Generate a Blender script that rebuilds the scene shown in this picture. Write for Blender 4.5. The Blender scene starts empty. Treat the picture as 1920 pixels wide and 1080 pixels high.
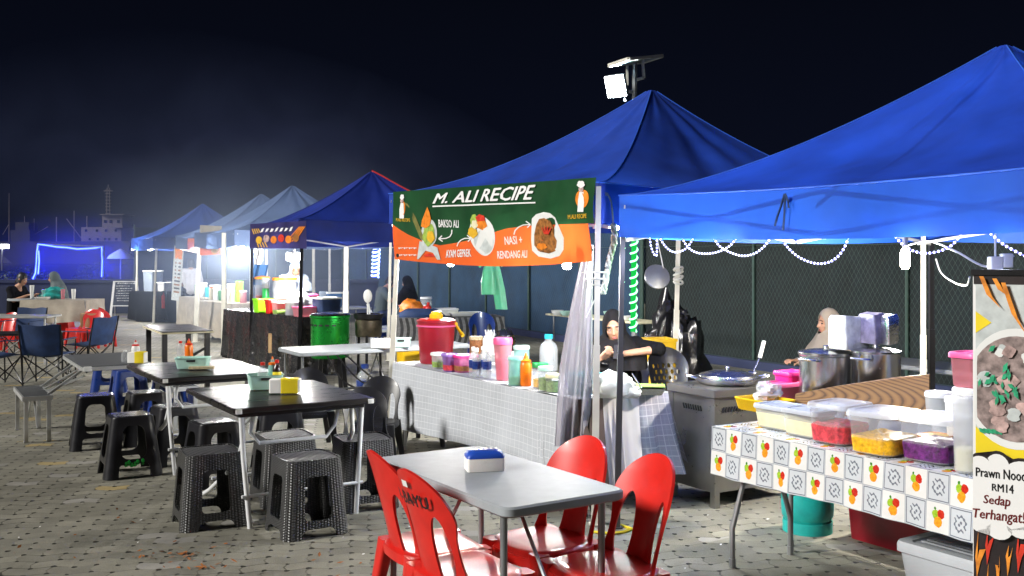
import bpy, bmesh, math, random
from mathutils import Vector, Matrix, noise
R = math.radians
random.seed(7)
sc = bpy.context.scene
COL = sc.collection

# ---------------------------------------------------------------- camera
FPX, HOR, CH = 1900.0, 480.0, 1.70          # focal length in photo pixels, horizon row, eye height
cam_d = bpy.data.cameras.new('camera')
cam_d.sensor_width = 36.0
cam_d.lens = 36.0 * FPX / 1920.0
cam_d.shift_y = (HOR - 540.0) / 1920.0
cam_d.clip_start = 0.05
cam_d.clip_end = 4000
cam = bpy.data.objects.new('camera', cam_d)
COL.objects.link(cam)
cam.location = (0, 0, CH)
cam.rotation_euler = (R(90), 0, 0)
sc.camera = cam

# ---------------------------------------------------------------- night sky
w = bpy.data.worlds.new('World')
sc.world = w
w.use_nodes = True
nt = w.node_tree
nt.nodes.clear()
wo = nt.nodes.new('ShaderNodeOutputWorld')
bg = nt.nodes.new('ShaderNodeBackground')
tc = nt.nodes.new('ShaderNodeTexCoord')
sx = nt.nodes.new('ShaderNodeSeparateXYZ')
mr = nt.nodes.new('ShaderNodeMapRange')
rp = nt.nodes.new('ShaderNodeValToRGB')
nt.links.new(tc.outputs['Generated'], sx.inputs[0])
nt.links.new(sx.outputs['Z'], mr.inputs['Value'])
mr.inputs['From Min'].default_value = -0.02
mr.inputs['From Max'].default_value = 0.35
nt.links.new(mr.outputs[0], rp.inputs[0])
rp.color_ramp.elements[0].color = (0.0026, 0.0036, 0.0095, 1)
rp.color_ramp.elements[1].color = (0.0009, 0.0012, 0.0023, 1)
nt.links.new(rp.outputs[0], bg.inputs['Color'])
bg.inputs['Strength'].default_value = 1.0
nt.links.new(bg.outputs[0], wo.inputs[0])

# ---------------------------------------------------------------- the car-park floodlight off to the left (one distant lamp)
sun_d = bpy.data.lights.new('floodlight_glow', 'SUN')
sun_d.energy = 3.3
sun_d.angle = R(13)
sun_d.color = (1.0, 0.97, 0.91)
sun = bpy.data.objects.new('floodlight_glow', sun_d)
COL.objects.link(sun)
sun.rotation_euler = Vector((0.80, 0.34, -0.45)).to_track_quat('-Z', 'Y').to_euler()

sc.view_settings.view_transform = 'Standard'
sc.view_settings.look = 'None'
sc.view_settings.exposure = 0.50
sc.view_settings.gamma = 1.0
sc.render.engine = 'CYCLES'
sc.cycles.use_denoising = True
sc.cycles.max_bounces = 7
sc.cycles.diffuse_bounces = 3
sc.cycles.glossy_bounces = 3
sc.cycles.transmission_bounces = 4
sc.cycles.transparent_max_bounces = 12
sc.cycles.volume_bounces = 0
sc.cycles.volume_step_rate = 4.0
sc.cycles.volume_max_steps = 64
sc.cycles.sample_clamp_indirect = 4.0
sc.cycles.caustics_reflective = False
sc.cycles.caustics_refractive = False

# ---------------------------------------------------------------- places
def G(px, py, z=0.0):
    """a point of the photo at a known height"""
    d = FPX * (CH - z) / (py - HOR)
    return Vector(((px - 960) / FPX * d, d, z))
def D(px, d, z=0.0):
    return Vector(((px - 960) / FPX * d, d, z))
def Z(py, d):
    return CH - (py - HOR) * d / FPX
ROW = R(32.1)                                # the stalls' row: local x to the fence, local y away
def vu(a):
    return Vector((math.cos(a), math.sin(a), 0)), Vector((-math.sin(a), math.cos(a), 0))

# ---------------------------------------------------------------- materials
class V:
    """a socket one can calculate with"""
    def __init__(s, nt, o): s.nt, s.o = nt, o
    def op(s, kind, *a):
        n = s.nt.nodes.new('ShaderNodeMath'); n.operation = kind
        for i, x in enumerate((s,) + a):
            if isinstance(x, V): s.nt.links.new(x.o, n.inputs[i])
            else: n.inputs[i].default_value = x
        return V(s.nt, n.outputs[0])
    def __add__(s, b): return s.op('ADD', b)
    def __sub__(s, b): return s.op('SUBTRACT', b)
    def __mul__(s, b): return s.op('MULTIPLY', b)
    def __truediv__(s, b): return s.op('DIVIDE', b)
    def __lt__(s, b): return s.op('LESS_THAN', b)
    def __gt__(s, b): return s.op('GREATER_THAN', b)
    def sin(s): return s.op('SINE')
    def abs(s): return s.op('ABSOLUTE')
    def frac(s): return s.op('FRACT')
    def floor(s): return s.op('FLOOR')
    def mod2(s): return s.op('FLOORED_MODULO', 2.0)
    def max(s, b): return s.op('MAXIMUM', b)
    def min(s, b): return s.op('MINIMUM', b)
    def sqrt(s): return s.op('SQRT')
    def tri(s, b=1.0): return s.op('PINGPONG', b)

class MT:
    """small node-material writer"""
    def __init__(s, name):
        s.m = bpy.data.materials.new(name); s.m.use_nodes = True
        s.nt = s.m.node_tree; s.nt.nodes.clear()
        s.out = s.nt.nodes.new('ShaderNodeOutputMaterial')
        s.bsdf = s.nt.nodes.new('ShaderNodeBsdfPrincipled')
        s.nt.links.new(s.bsdf.outputs[0], s.out.inputs[0])
    def set(s, k, v):
        if isinstance(v, V): s.nt.links.new(v.o, s.bsdf.inputs[k])
        elif isinstance(v, bpy.types.NodeSocket): s.nt.links.new(v, s.bsdf.inputs[k])
        else:
            if hasattr(v, '__len__') and len(v) == 3: v = (*v, 1)
            s.bsdf.inputs[k].default_value = v
        return s
    def coord(s, kind='Object'):
        n = s.nt.nodes.new('ShaderNodeTexCoord'); return n.outputs[kind]
    def sep(s, o):
        n = s.nt.nodes.new('ShaderNodeSeparateXYZ'); s.nt.links.new(o, n.inputs[0])
        return [V(s.nt, x) for x in n.outputs]
    def comb(s, x, y, z=0.0):
        n = s.nt.nodes.new('ShaderNodeCombineXYZ')
        for i, q in enumerate((x, y, z)):
            if isinstance(q, V): s.nt.links.new(q.o, n.inputs[i])
            else: n.inputs[i].default_value = q
        return n.outputs[0]
    def noise(s, scale, vec=None, detail=3, rough=0.55, dist=0.0):
        n = s.nt.nodes.new('ShaderNodeTexNoise')
        n.inputs['Scale'].default_value = scale; n.inputs['Detail'].default_value = detail
        n.inputs['Roughness'].default_value = rough; n.inputs['Distortion'].default_value = dist
        s.nt.links.new(vec if vec is not None else s.coord(), n.inputs['Vector'])
        return V(s.nt, n.outputs['Fac'])
    def ramp(s, fac, stops):
        n = s.nt.nodes.new('ShaderNodeValToRGB'); cr = n.color_ramp
        while len(cr.elements) < len(stops): cr.elements.new(0.5)
        for e, (p, c) in zip(cr.elements, stops):
            e.position = p; e.color = (*c, 1) if hasattr(c, '__len__') else (c, c, c, 1)
        s.nt.links.new(fac.o, n.inputs[0]); return n.outputs[0]
    def mix(s, fac, a, b):
        n = s.nt.nodes.new('ShaderNodeMix'); n.data_type = 'RGBA'
        for k, q in ((0, fac), (6, a), (7, b)):
            if isinstance(q, V): s.nt.links.new(q.o, n.inputs[k])
            elif isinstance(q, bpy.types.NodeSocket): s.nt.links.new(q, n.inputs[k])
            elif k == 0: n.inputs[0].default_value = q
            else: n.inputs[k].default_value = (*q, 1)
        return n.outputs[2]
    def bump(s, h, strength=0.3, dist=0.01):
        n = s.nt.nodes.new('ShaderNodeBump'); n.inputs['Strength'].default_value = strength
        n.inputs['Distance'].default_value = dist
        s.nt.links.new(h.o, n.inputs['Height']); s.nt.links.new(n.outputs[0], s.bsdf.inputs['Normal'])
        return s
    def translucent(s, fac, col):
        t = s.nt.nodes.new('ShaderNodeBsdfTranslucent'); x = s.nt.nodes.new('ShaderNodeMixShader')
        if isinstance(col, bpy.types.NodeSocket): s.nt.links.new(col, t.inputs[0])
        else: t.inputs[0].default_value = (*col, 1)
        x.inputs[0].default_value = fac
        s.nt.links.new(s.bsdf.outputs[0], x.inputs[1]); s.nt.links.new(t.outputs[0], x.inputs[2])
        s.nt.links.new(x.outputs[0], s.out.inputs[0]); return s
    def see_through(s, fac, col=(1, 1, 1)):
        t = s.nt.nodes.new('ShaderNodeBsdfTransparent'); x = s.nt.nodes.new('ShaderNodeMixShader')
        t.inputs[0].default_value = (*col, 1)
        src = s.out.inputs[0].links[0].from_socket
        if isinstance(fac, V): s.nt.links.new(fac.o, x.inputs[0])
        else: x.inputs[0].default_value = fac
        s.nt.links.new(src, x.inputs[1]); s.nt.links.new(t.outputs[0], x.inputs[2])
        s.nt.links.new(x.outputs[0], s.out.inputs[0]); return s

def mat(name, col, rough=0.5, metal=0.0, var=0.18, vs=6.0, bump=0.0, bs=60.0, coat=0.0, trans=0.0, clear=0.0, spec=0.5):
    t = MT(name)
    dk = tuple(c * (1 - var) for c in col); lt = tuple(min(1, c * (1 + var)) for c in col)
    n = t.noise(vs)
    c = t.ramp(n, [(0.3, dk), (0.7, lt)])
    t.set('Base Color', c).set('Metallic', metal).set('Specular IOR Level', spec)
    rr = t.noise(vs * 2.3) * 0.16 + (rough - 0.08)
    t.set('Roughness', rr)
    if coat: t.set('Coat Weight', coat).set('Coat Roughness', 0.06)
    if bump: t.bump(t.noise(bs), bump, 0.03 if name == 'tarp_black' else 0.004)
    if trans: t.translucent(trans, c)
    if clear: t.see_through(clear, tuple(0.5 + 0.5 * q for q in lt))
    return t.m
def glow(name, col, strength):
    m = bpy.data.materials.new(name); m.use_nodes = True; nt = m.node_tree; nt.nodes.clear()
    o = nt.nodes.new('ShaderNodeOutputMaterial'); e = nt.nodes.new('ShaderNodeEmission')
    e.inputs[0].default_value = (*col, 1); e.inputs[1].default_value = strength
    nt.links.new(e.outputs[0], o.inputs[0]); return m

M = {}
def reg(name, *a, **k): M[name] = mat(name, *a, **k)
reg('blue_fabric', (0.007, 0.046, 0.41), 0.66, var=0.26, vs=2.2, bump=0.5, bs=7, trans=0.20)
reg('lit_blue_valance', (0.016, 0.105, 0.60), 0.62, var=0.16, vs=2.2, bump=0.5, bs=6, trans=0.50)  # lighter copy of the roof fabric, light from within put into the colour
reg('navy_fabric', (0.005, 0.022, 0.22), 0.66, var=0.26, vs=2.2, bump=0.5, bs=7, trans=0.05)
reg('royal_fabric', (0.006, 0.040, 0.32), 0.66, var=0.26, vs=2.2, bump=0.5, bs=7, trans=0.03)
reg('hazy_fabric', (0.11, 0.17, 0.33), 0.7, var=0.14, vs=1.6, bump=0.2, bs=9, trans=0.3)  # haze over the far stalls put into a paler fabric colour
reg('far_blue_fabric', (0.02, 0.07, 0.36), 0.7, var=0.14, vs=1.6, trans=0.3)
reg('cream_metal', (0.62, 0.60, 0.52), 0.4, 0.0, var=0.12)
reg('white_metal', (0.74, 0.76, 0.78), 0.35, 0.0, var=0.06, coat=0.2)
reg('black_metal', (0.012, 0.012, 0.014), 0.35, 0.3, var=0.2)
reg('grey_metal', (0.28, 0.29, 0.30), 0.38, 0.6, var=0.15)
reg('steel', (0.62, 0.62, 0.63), 0.24, 1.0, var=0.08)
reg('pole_grey', (0.06, 0.06, 0.066), 0.4, 0.3, var=0.2)
reg('dull_steel', (0.36, 0.35, 0.33), 0.30, 0.9, var=0.2, vs=3)
reg('aluminium', (0.66, 0.67, 0.67), 0.38, 0.7, var=0.1)
reg('table_white', (0.31, 0.335, 0.36), 0.55, var=0.05, vs=14, bump=0.08, bs=260)
reg('red_plastic', (0.62, 0.020, 0.014), 0.34, var=0.16, coat=0.28, spec=.4)
reg('dark_red_plastic', (0.30, 0.010, 0.022), 0.35, var=0.12)
reg('black_plastic', (0.012, 0.012, 0.015), 0.32, var=0.3, coat=0.05, spec=.4)
reg('blue_plastic', (0.010, 0.036, 0.20), 0.3, var=0.12, coat=0.3)
reg('yellow_plastic', (0.78, 0.48, 0.008), 0.4, var=0.07)
reg('lime_plastic', (0.25, 0.72, 0.01), 0.38, var=0.06)
reg('pink_plastic', (0.74, 0.10, 0.26), 0.35, var=0.06)
reg('magenta_plastic', (0.62, 0.015, 0.19), 0.35, var=0.06)
reg('cyan_plastic', (0.02, 0.42, 0.58), 0.35, var=0.06)
reg('mint_plastic', (0.42, 0.66, 0.58), 0.42, var=0.05)
reg('white_plastic', (0.74, 0.75, 0.74), 0.4, var=0.05)
reg('cream_plastic', (0.72, 0.66, 0.44), 0.4, var=0.05)
reg('teal_paint', (0.010, 0.34, 0.31), 0.42, var=0.18, vs=9, bump=0.1, bs=40)
reg('orange_sauce', (0.80, 0.17, 0.006), 0.3, var=0.1)
reg('chilli_sauce', (0.60, 0.02, 0.01), 0.3, var=0.1)
reg('soy_sauce', (0.02, 0.008, 0.006), 0.2, var=0.1)
reg('green_lid', (0.01, 0.30, 0.06), 0.4, var=0.08)
reg('clear_plastic', (0.78, 0.80, 0.82), 0.2, var=0.05, clear=0.80)
reg('cloudy_plastic', (0.76, 0.78, 0.80), 0.3, var=0.04, clear=0.62)
reg('pink_clear', (0.78, 0.30, 0.36), 0.3, var=0.05, clear=0.48)
reg('purple_clear', (0.36, 0.20, 0.60), 0.3, var=0.05, clear=0.55)
reg('magenta_clear', (0.72, 0.14, 0.40), 0.3, var=0.05, clear=0.55)
reg('aqua_clear', (0.36, 0.68, 0.64), 0.3, var=0.05, clear=0.55)
reg('box_grey', (0.50, 0.53, 0.57), 0.35, var=0.05, clear=0.12)
reg('bag_white', (0.74, 0.75, 0.73), 0.4, var=0.08, bump=0.5, bs=22, trans=0.25)
reg('bag_green', (0.10, 0.40, 0.24), 0.4, var=0.08, bump=0.5, bs=20, trans=0.4, clear=0.12)
reg('bag_black', (0.010, 0.010, 0.012), 0.22, var=0.2, bump=0.8, bs=18)
reg('tarp_black', (0.016, 0.016, 0.018), 0.26, var=0.25, bump=0.9, bs=9, coat=0.2)
reg('sheer_cloth', (0.40, 0.38, 0.43), 0.8, var=0.06, vs=5, trans=0.35, clear=0.10)
reg('white_cloth', (0.62, 0.61, 0.64), 0.8, var=0.06, bump=0.2, bs=30)
reg('beige_cloth', (0.36, 0.32, 0.26), 0.85, var=0.15, bump=0.3, bs=20)
reg('gap_brown', (0.12, 0.085, 0.075), 0.85, var=0.15)
reg('camp_fabric', (0.010, 0.032, 0.105), 0.75, var=0.28, vs=7, bump=0.4, bs=25)
reg('foil', (0.80, 0.80, 0.82), 0.26, 1.0, var=0.1, bump=1.0, bs=35)
reg('foil_bag', (0.78, 0.79, 0.74), 0.38, var=0.25, vs=22, bump=0.9, bs=40)
reg('purple_bag', (0.28, 0.25, 0.36), 0.3, var=0.35, vs=18, bump=0.9, bs=40)
reg('cardboard', (0.42, 0.27, 0.13), 0.85, var=0.1)
reg('skin', (0.50, 0.27, 0.17), 0.5, var=0.07, vs=20)
reg('skin_dark', (0.36, 0.19, 0.12), 0.5, var=0.07, vs=20)
reg('lip', (0.40, 0.11, 0.10), 0.45, var=0.05)
reg('hair', (0.010, 0.008, 0.007), 0.45, var=0.3, vs=30)
reg('black_cloth', (0.007, 0.007, 0.008), 0.9, var=0.25, spec=0.1)
reg('charcoal_cloth', (0.014, 0.0135, 0.0145), 0.9, var=0.15, bump=0.2, bs=40, spec=0.1)
reg('beige_hijab', (0.34, 0.29, 0.235), 0.85, var=0.08)
reg('pale_blue_cloth', (0.42, 0.50, 0.62), 0.85, var=0.08)
reg('grey_cloth', (0.10, 0.13, 0.13), 0.85, var=0.12)
reg('blue_cloth', (0.04, 0.12, 0.28), 0.85, var=0.12)
reg('denim', (0.04, 0.06, 0.12), 0.85, var=0.2)
reg('rubber', (0.015, 0.015, 0.015), 0.7, var=0.2)
reg('sticker', (0.72, 0.74, 0.72), 0.5, var=0.1)
reg('green_tape', (0.01, 0.55, 0.06), 0.45, var=0.1)
reg('yellow_tape', (0.66, 0.50, 0.02), 0.5, var=0.1)
reg('rope_white', (0.66, 0.66, 0.62), 0.8, var=0.1)
reg('cable', (0.60, 0.60, 0.60), 0.5, var=0.1)
reg('cable_dark', (0.02, 0.02, 0.025), 0.5, var=0.1)
reg('red_cord', (0.5, 0.03, 0.03), 0.6, var=0.1)
reg('net_dark', (0.0035, 0.008, 0.009), 0.9, var=0.3, vs=3)
reg('net_blue_lit', (0.013, 0.040, 0.085), 0.9, var=0.25, vs=2)  # blue light and haze put into the dark netting's colour
reg('fence_wire', (0.038, 0.068, 0.058), 0.5, 0.3, var=0.1)
reg('fence_post', (0.022, 0.055, 0.042), 0.5, var=0.2)
reg('sea_wall', (0.020, 0.028, 0.072), 0.9, var=0.25, vs=1.2, bump=0.4, bs=8)
reg('ship_paint', (0.12, 0.105, 0.115), 0.7, var=0.15, vs=0.25)
reg('ship_hull', (0.006, 0.008, 0.016), 0.8, var=0.3, vs=0.2)  # darkness of the night put into the hull and boat colour
reg('window_dark', (0.006, 0.007, 0.01), 0.15, var=0.1)
reg('tissue', (0.80, 0.79, 0.76), 0.8, var=0.05, bump=0.3, bs=80)
reg('tissue_blue', (0.02, 0.08, 0.48), 0.35, var=0.1)
reg('tissue_yellow', (0.80, 0.62, 0.02), 0.4, var=0.08)
reg('straw_mat', (0.40, 0.33, 0.20), 0.8, var=0.35, vs=60)
reg('red_food', (0.52, 0.045, 0.06), 0.45, var=0.5, vs=45, bump=0.9, bs=60)
reg('yellow_food', (0.78, 0.40, 0.008), 0.45, var=0.35, vs=45, bump=0.9, bs=60)
reg('purple_food', (0.10, 0.012, 0.12), 0.45, var=0.6, vs=45, bump=0.9, bs=60)
reg('cream_food', (0.74, 0.70, 0.48), 0.5, var=0.08, vs=20)
reg('brown_food', (0.22, 0.08, 0.02), 0.6, var=0.5, vs=60, bump=0.9, bs=60)
reg('green_food', (0.22, 0.34, 0.07), 0.6, var=0.4, vs=60)
reg('water', (0.74, 0.78, 0.80), 0.1, var=0.03, clear=0.72)
reg('red_drink', (0.36, 0.008, 0.014), 0.12, var=0.1)
reg('leaf', (0.035, 0.06, 0.045), 0.7, var=0.5, vs=9)
reg('dry_leaf', (0.30, 0.10, 0.02), 0.8, var=0.4, vs=9)
reg('bark', (0.10, 0.07, 0.05), 0.9, var=0.3)
reg('chalkboard', (0.020, 0.026, 0.045), 0.8, var=0.2)
reg('chalk', (0.62, 0.64, 0.66), 0.9, var=0.1)
reg('pale_wood', (0.55, 0.46, 0.32), 0.6, var=0.15)
reg('ink', (0.008, 0.008, 0.01), 0.5, var=0.1)
reg('paper_white', (0.78, 0.78, 0.78), 0.45, var=0.03)
reg('banner_green', (0.012, 0.062, 0.022), 0.34, var=0.3, vs=2.5, bump=0.3, bs=5, trans=0.1)
reg('banner_orange', (0.70, 0.115, 0.022), 0.34, var=0.10, vs=2.5, bump=0.3, bs=5, trans=0.1)
reg('art_yellow', (0.72, 0.42, 0.03), 0.4, var=0.15, vs=20)
reg('art_brown', (0.30, 0.12, 0.03), 0.4, var=0.6, vs=38)
reg('art_red', (0.62, 0.04, 0.02), 0.4, var=0.25, vs=30)
reg('art_green', (0.32, 0.46, 0.08), 0.4, var=0.35, vs=30)
reg('art_orange', (0.76, 0.22, 0.02), 0.4, var=0.3, vs=24)
reg('art_grey', (0.52, 0.56, 0.56), 0.4, var=0.15, vs=20)
reg('art_olive', (0.18, 0.17, 0.05), 0.4, var=0.35, vs=14)
reg('art_meat', (0.46, 0.32, 0.30), 0.4, var=0.55, vs=26)
reg('art_noodle', (0.26, 0.20, 0.19), 0.4, var=0.6, vs=30)
reg('art_scallion', (0.03, 0.34, 0.17), 0.4, var=0.4, vs=40)
reg('art_black', (0.022, 0.015, 0.016), 0.4, var=0.5, vs=8)
reg('art_flame', (0.82, 0.26, 0.03), 0.4, var=0.4, vs=24)
reg('art_navy', (0.035, 0.03, 0.12), 0.34, var=0.4, vs=5, trans=0.1)
reg('maroon_print', (0.24, 0.02, 0.02), 0.5, var=0.2)
reg('pot_green', (0.02, 0.38, 0.05), 0.28, 0.75, var=0.45, vs=3)
reg('soot_metal', (0.10, 0.085, 0.06), 0.45, 0.7, var=0.5, vs=8)
reg('dish_white', (0.76, 0.77, 0.76), 0.25, var=0.04)
reg('solar', (0.10, 0.14, 0.16), 0.3, 0.4, var=0.2)

def planks(name, col, dark, rough):
    t = MT(name); o = t.coord()
    x, y, z = t.sep(o)
    st = t.noise(1.0, t.comb(x * 3.0, y * 40.0, z), detail=5, rough=0.6)
    seam = ((y * 9.5).frac() - 0.5).abs() > 0.487
    c = t.ramp(st, [(0.3, dark), (0.72, col)])
    t.set('Base Color', t.mix(seam, c, (0.003, 0.003, 0.003)))
    t.set('Roughness', st * 0.42 + rough).set('Specular IOR Level', 0.55)
    t.bump(st * 0.4 - seam, 0.35, 0.004)
    return t.m
M['dark_wood'] = planks('dark_wood', (0.013, 0.010, 0.010), (0.004, 0.0035, 0.004), 0.10)
M['grey_top'] = planks('grey_top', (0.06, 0.066, 0.072), (0.03, 0.033, 0.037), 0.55)

def wood_board():
    t = MT('oak_print'); x, y, z = t.sep(t.coord())
    n = t.noise(2.2, t.comb(x, z * 2.0, y), detail=2)
    q = (x + 0.05) * 0.24
    ring = (((q * q + (z - 0.115) * (z - 0.115)).sqrt() + n * 0.045) * 520.0)
    s = ring.sin() * 0.5 + 0.5
    fine = t.noise(1.0, t.comb(x * 6.0, z * 160.0, y), detail=3)
    f = s * 0.72 + fine * 0.28
    t.set('Base Color', t.ramp(f, [(0.10, (0.06, 0.026, 0.008)), (0.30, (0.17, 0.080, 0.024)), (0.8, (0.23, 0.115, 0.036))]))
    t.set('Roughness', 0.45); return t.m
M['oak_print'] = wood_board()

def check_cloth(name, base, line, size, lw=0.09, var=0.12, trans=0.08):
    t = MT(name); u, v, _ = t.sep(t.coord('UV'))
    a = (u / size).frac() < lw; b = (v / size).frac() < lw
    a2 = ((u / size + 0.5).frac() < lw * 0.5) * 0.35; b2 = ((v / size + 0.5).frac() < lw * 0.5) * 0.35
    k = a.max(b).max(a2).max(b2)
    n = t.noise(3.0, detail=4)
    c = t.ramp(n, [(0.3, tuple(q * (1 - var) for q in base)), (0.7, tuple(q * (1 + var) for q in base))])
    c2 = t.mix(k, c, line)
    t.set('Base Color', c2).set('Roughness', 0.8)
    t.bump(t.noise(7.0, detail=2), 0.35, 0.02)
    t.translucent(trans, c2); return t.m
M['grey_check'] = check_cloth('grey_check', (0.45, 0.475, 0.52), (0.62, 0.64, 0.67), 0.052, .08)
M['blue_check'] = check_cloth('blue_check', (0.42, 0.44, 0.54), (0.68, 0.69, 0.74), 0.072)

def wave_cloth():
    t = MT('wave_cloth'); u, v, _ = t.sep(t.coord('UV'))
    k = ((v * 11.0 + ((u * 9.0).sin()) * 0.35).frac()) < 0.5
    n = t.noise(30.0)
    t.set('Base Color', t.mix(k, t.ramp(n, [(0.3, 0.03), (0.7, 0.06)]), t.ramp(n, [(0.3, 0.16), (0.7, 0.24)]))).set('Roughness', 0.8)
    return t.m
M['wave_cloth'] = wave_cloth()

def fruit_cloth():
    t = MT('fruit_cloth'); u, v, _ = t.sep(t.coord('UV'))
    U = u / 0.113; W = v / 0.130
    par = (U.floor() + W.floor()).mod2()
    x = U.frac() - 0.5; y = W.frac() - 0.5
    wob = (t.noise(60.0) - 0.5) * 0.10
    def disc(cx, cy, r):
        dx = x - cx; dy = y - cy
        return (((dx * dx + dy * dy).sqrt() + wob) < r)
    fn = t.noise(90.0)
    c = t.mix(disc(-0.10, 0.10, 0.150), (0.72, 0.73, 0.72), t.ramp(fn, [(0.3, (0.22, 0.42, 0.02)), (0.7, (0.42, 0.62, 0.05))]))
    c = t.mix(disc(0.12, 0.13, 0.155), c, t.ramp(fn, [(0.3, (0.42, 0.01, 0.01)), (0.7, (0.66, 0.05, 0.02))]))
    c = t.mix(disc(0.0, -0.15, 0.175), c, t.ramp(fn, [(0.3, (0.70, 0.22, 0.01)), (0.7, (0.80, 0.42, 0.03))]))
    c = t.mix(disc(-0.13, 0.29, 0.05), c, (0.05, 0.22, 0.02))
    r = (x * x + y * y).sqrt()
    petal = (((r * 34.0).sin() + (x * 30.0).sin() * (y * 30.0).sin() * 1.5) > 0.55) * (r < 0.33)
    edge = (x.abs().max(y.abs()) - 0.44).abs() < 0.018
    orn = t.mix(petal.max(edge), (0.56, 0.60, 0.64), (0.16, 0.18, 0.22))
    col = t.mix(par, c, orn)
    line = x.abs().max(y.abs()) > 0.485
    col = t.mix(line, col, (0.35, 0.38, 0.42))
    t.set('Base Color', col).set('Roughness', 0.16).set('Coat Weight', 0.3)
    t.bump(t.noise(9.0, detail=3), 0.35, 0.02); return t.m
M['fruit_cloth'] = fruit_cloth()

def rattan():
    t = MT('rattan_plastic'); u, v, _ = t.sep(t.coord('UV'))
    a = u / 0.020; b = v / 0.016
    off = (a.floor()).mod2() * 0.5
    h = ((a.frac() - 0.5).abs() * -2.0 + 1.0) * (((b + off).frac() - 0.5).abs() * -2.0 + 1.0)
    n = t.noise(12.0)
    t.set('Base Color', t.mix(h.sqrt(), (0.003, 0.003, 0.004), t.ramp(n, [(0.3, 0.05), (0.7, 0.075)])))  # shade between strands and highlights on them put into the colour
    t.set('Roughness', 0.34).set('Coat Weight', 0.12)
    t.bump(h.sqrt(), 1.0, 0.006); return t.m
M['rattan_plastic'] = rattan()
def rattan_top():
    t = MT('rattan_top'); u, v, _ = t.sep(t.coord('UV'))
    h = ((((u + v) / 0.030).frac() - 0.5).abs() * -2.0 + 1.0)
    h = h * (((((u - v) / 0.05).frac() - 0.5).abs() * -1.0) + 1.0)
    t.set('Base Color', t.mix(h > 0.42, (0.004, 0.004, 0.005), (0.17, 0.17, 0.18)))
    t.set('Roughness', 0.55).set('Specular IOR Level', 0.25); t.bump(h, 1.0, 0.006); return t.m
M['rattan_top'] = rattan_top()
def stool_top():
    t = MT('stool_top'); x, y, z = t.sep(t.coord())
    n = t.noise(16.0, detail=2, dist=2.5)
    k = (n - 0.5).abs() < 0.035
    t.set('Base Color', t.mix(k, (0.014, 0.014, 0.018), (0.42, 0.42, 0.44))).set('Roughness', 0.25); return t.m
M['stool_top'] = stool_top()

def pavers():
    t = MT('pavers'); x, y, z = t.sep(t.coord())
    a = R(9); ca, sa = math.cos(a), math.sin(a)
    X = x * ca + y * sa; Y = y * ca - x * sa
    wob = (t.noise(2.4, detail=2) - 0.5) * 0.035
    zz = (X / 0.115).tri(1.0)
    rowc = (Y + zz * 0.034 + wob) / 0.125
    row = rowc.floor()
    colc = (X + (rowc * 2.0).tri(1.0) * 0.02 + row.mod2() * 0.115 + wob) / 0.23
    fr = (rowc.frac() - 0.5).abs(); fc = (colc.frac() - 0.5).abs()
    n9 = t.noise(7.0, detail=4)
    open_j = t.noise(1.6, detail=3)
    j1 = fr > (n9 * -0.05 + 0.488)
    j2 = fc > (n9 * -0.03 + 0.494)
    lat = (((colc * 2.0).frac() - 0.5).abs() - 0.5)
    rad = (fr - 0.5) * (fr - 0.5) * 0.0156 + lat * lat * 0.0132
    hole = (rad.sqrt() < (n9 * 0.024 + 0.0020))
    joint = (j1.max(j2) * ((open_j - 0.40) * 2.6).min(0.8).max(0.05)).max(hole)
    wn = t.nt.nodes.new('ShaderNodeTexWhiteNoise'); wn.noise_dimensions = '2D'
    t.nt.links.new(t.comb(row, colc.floor()), wn.inputs['Vector'])
    tone = V(t.nt, wn.outputs['Value'])
    big = t.noise(0.55, detail=4); mid = t.noise(5.0, detail=5, rough=0.65); fine = t.noise(120.0, detail=3)
    f = tone * 0.13 + big * 0.32 + mid * 0.30 + fine * 0.30
    c = t.ramp(f, [(0.30, (0.118, 0.114, 0.095)), (0.52, (0.215, 0.207, 0.168)), (0.72, (0.325, 0.31, 0.25))])
    odd = (tone > 0.955) * (big > 0.42)
    c = t.mix(odd * 0.5, c, (0.33, 0.32, 0.31))
    lw = ((Y * 0.35 + X * 0.02 + 0.1).frac() - 0.5).abs() < 0.018
    paint = (lw * (t.noise(6.0, detail=5, rough=0.7) > 0.57) * (X < -2.0)).max((tone > 0.93) * (tone < 0.95) * (X < -1.5))
    c = t.mix(paint * 0.6, c, (0.42, 0.30, 0.09))
    stain = t.ramp(t.noise(0.9, detail=5, rough=0.7), [(0.34, 0.42), (0.50, 0.9), (0.6, 1.0)])
    mm = t.nt.nodes.new('ShaderNodeMix'); mm.data_type = 'RGBA'; mm.blend_type = 'MULTIPLY'; mm.inputs[0].default_value = 0.6
    t.nt.links.new(c, mm.inputs[6]); t.nt.links.new(stain, mm.inputs[7])
    t.set('Base Color', t.mix(joint, mm.outputs[2], (0.022, 0.020, 0.016)))
    t.set('Roughness', mid * 0.3 + 0.55).set('Specular IOR Level', 0.35)
    t.bump(fine * 0.16 + mid * 0.25 + tone * 0.18 - joint, 0.8, 0.012)
    return t.m
M['pavers'] = pavers()
def sea():
    t = MT('sea_water'); t.set('Base Color', (0.004, 0.007, 0.016)).set('Roughness', 0.12)
    t.bump(t.noise(0.8, detail=4), 0.6, 0.3); return t.m
M['sea_water'] = sea()
M['bulb_glow'] = glow('bulb_glow', (1.0, 0.98, 0.92), 40)
M['warm_bulb'] = glow('warm_bulb', (1.0, 0.90, 0.70), 40)
M['tube_glow'] = glow('tube_glow', (0.98, 1.0, 0.98), 14)
M['flood_glow'] = glow('flood_glow', (0.86, 0.95, 1.0), 25)
M['led_white'] = glow('led_white', (0.66, 0.70, 1.0), 4.2)
M['led_halo'] = glow('led_halo', (0.22, 0.22, 1.0), 1.3)
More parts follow.
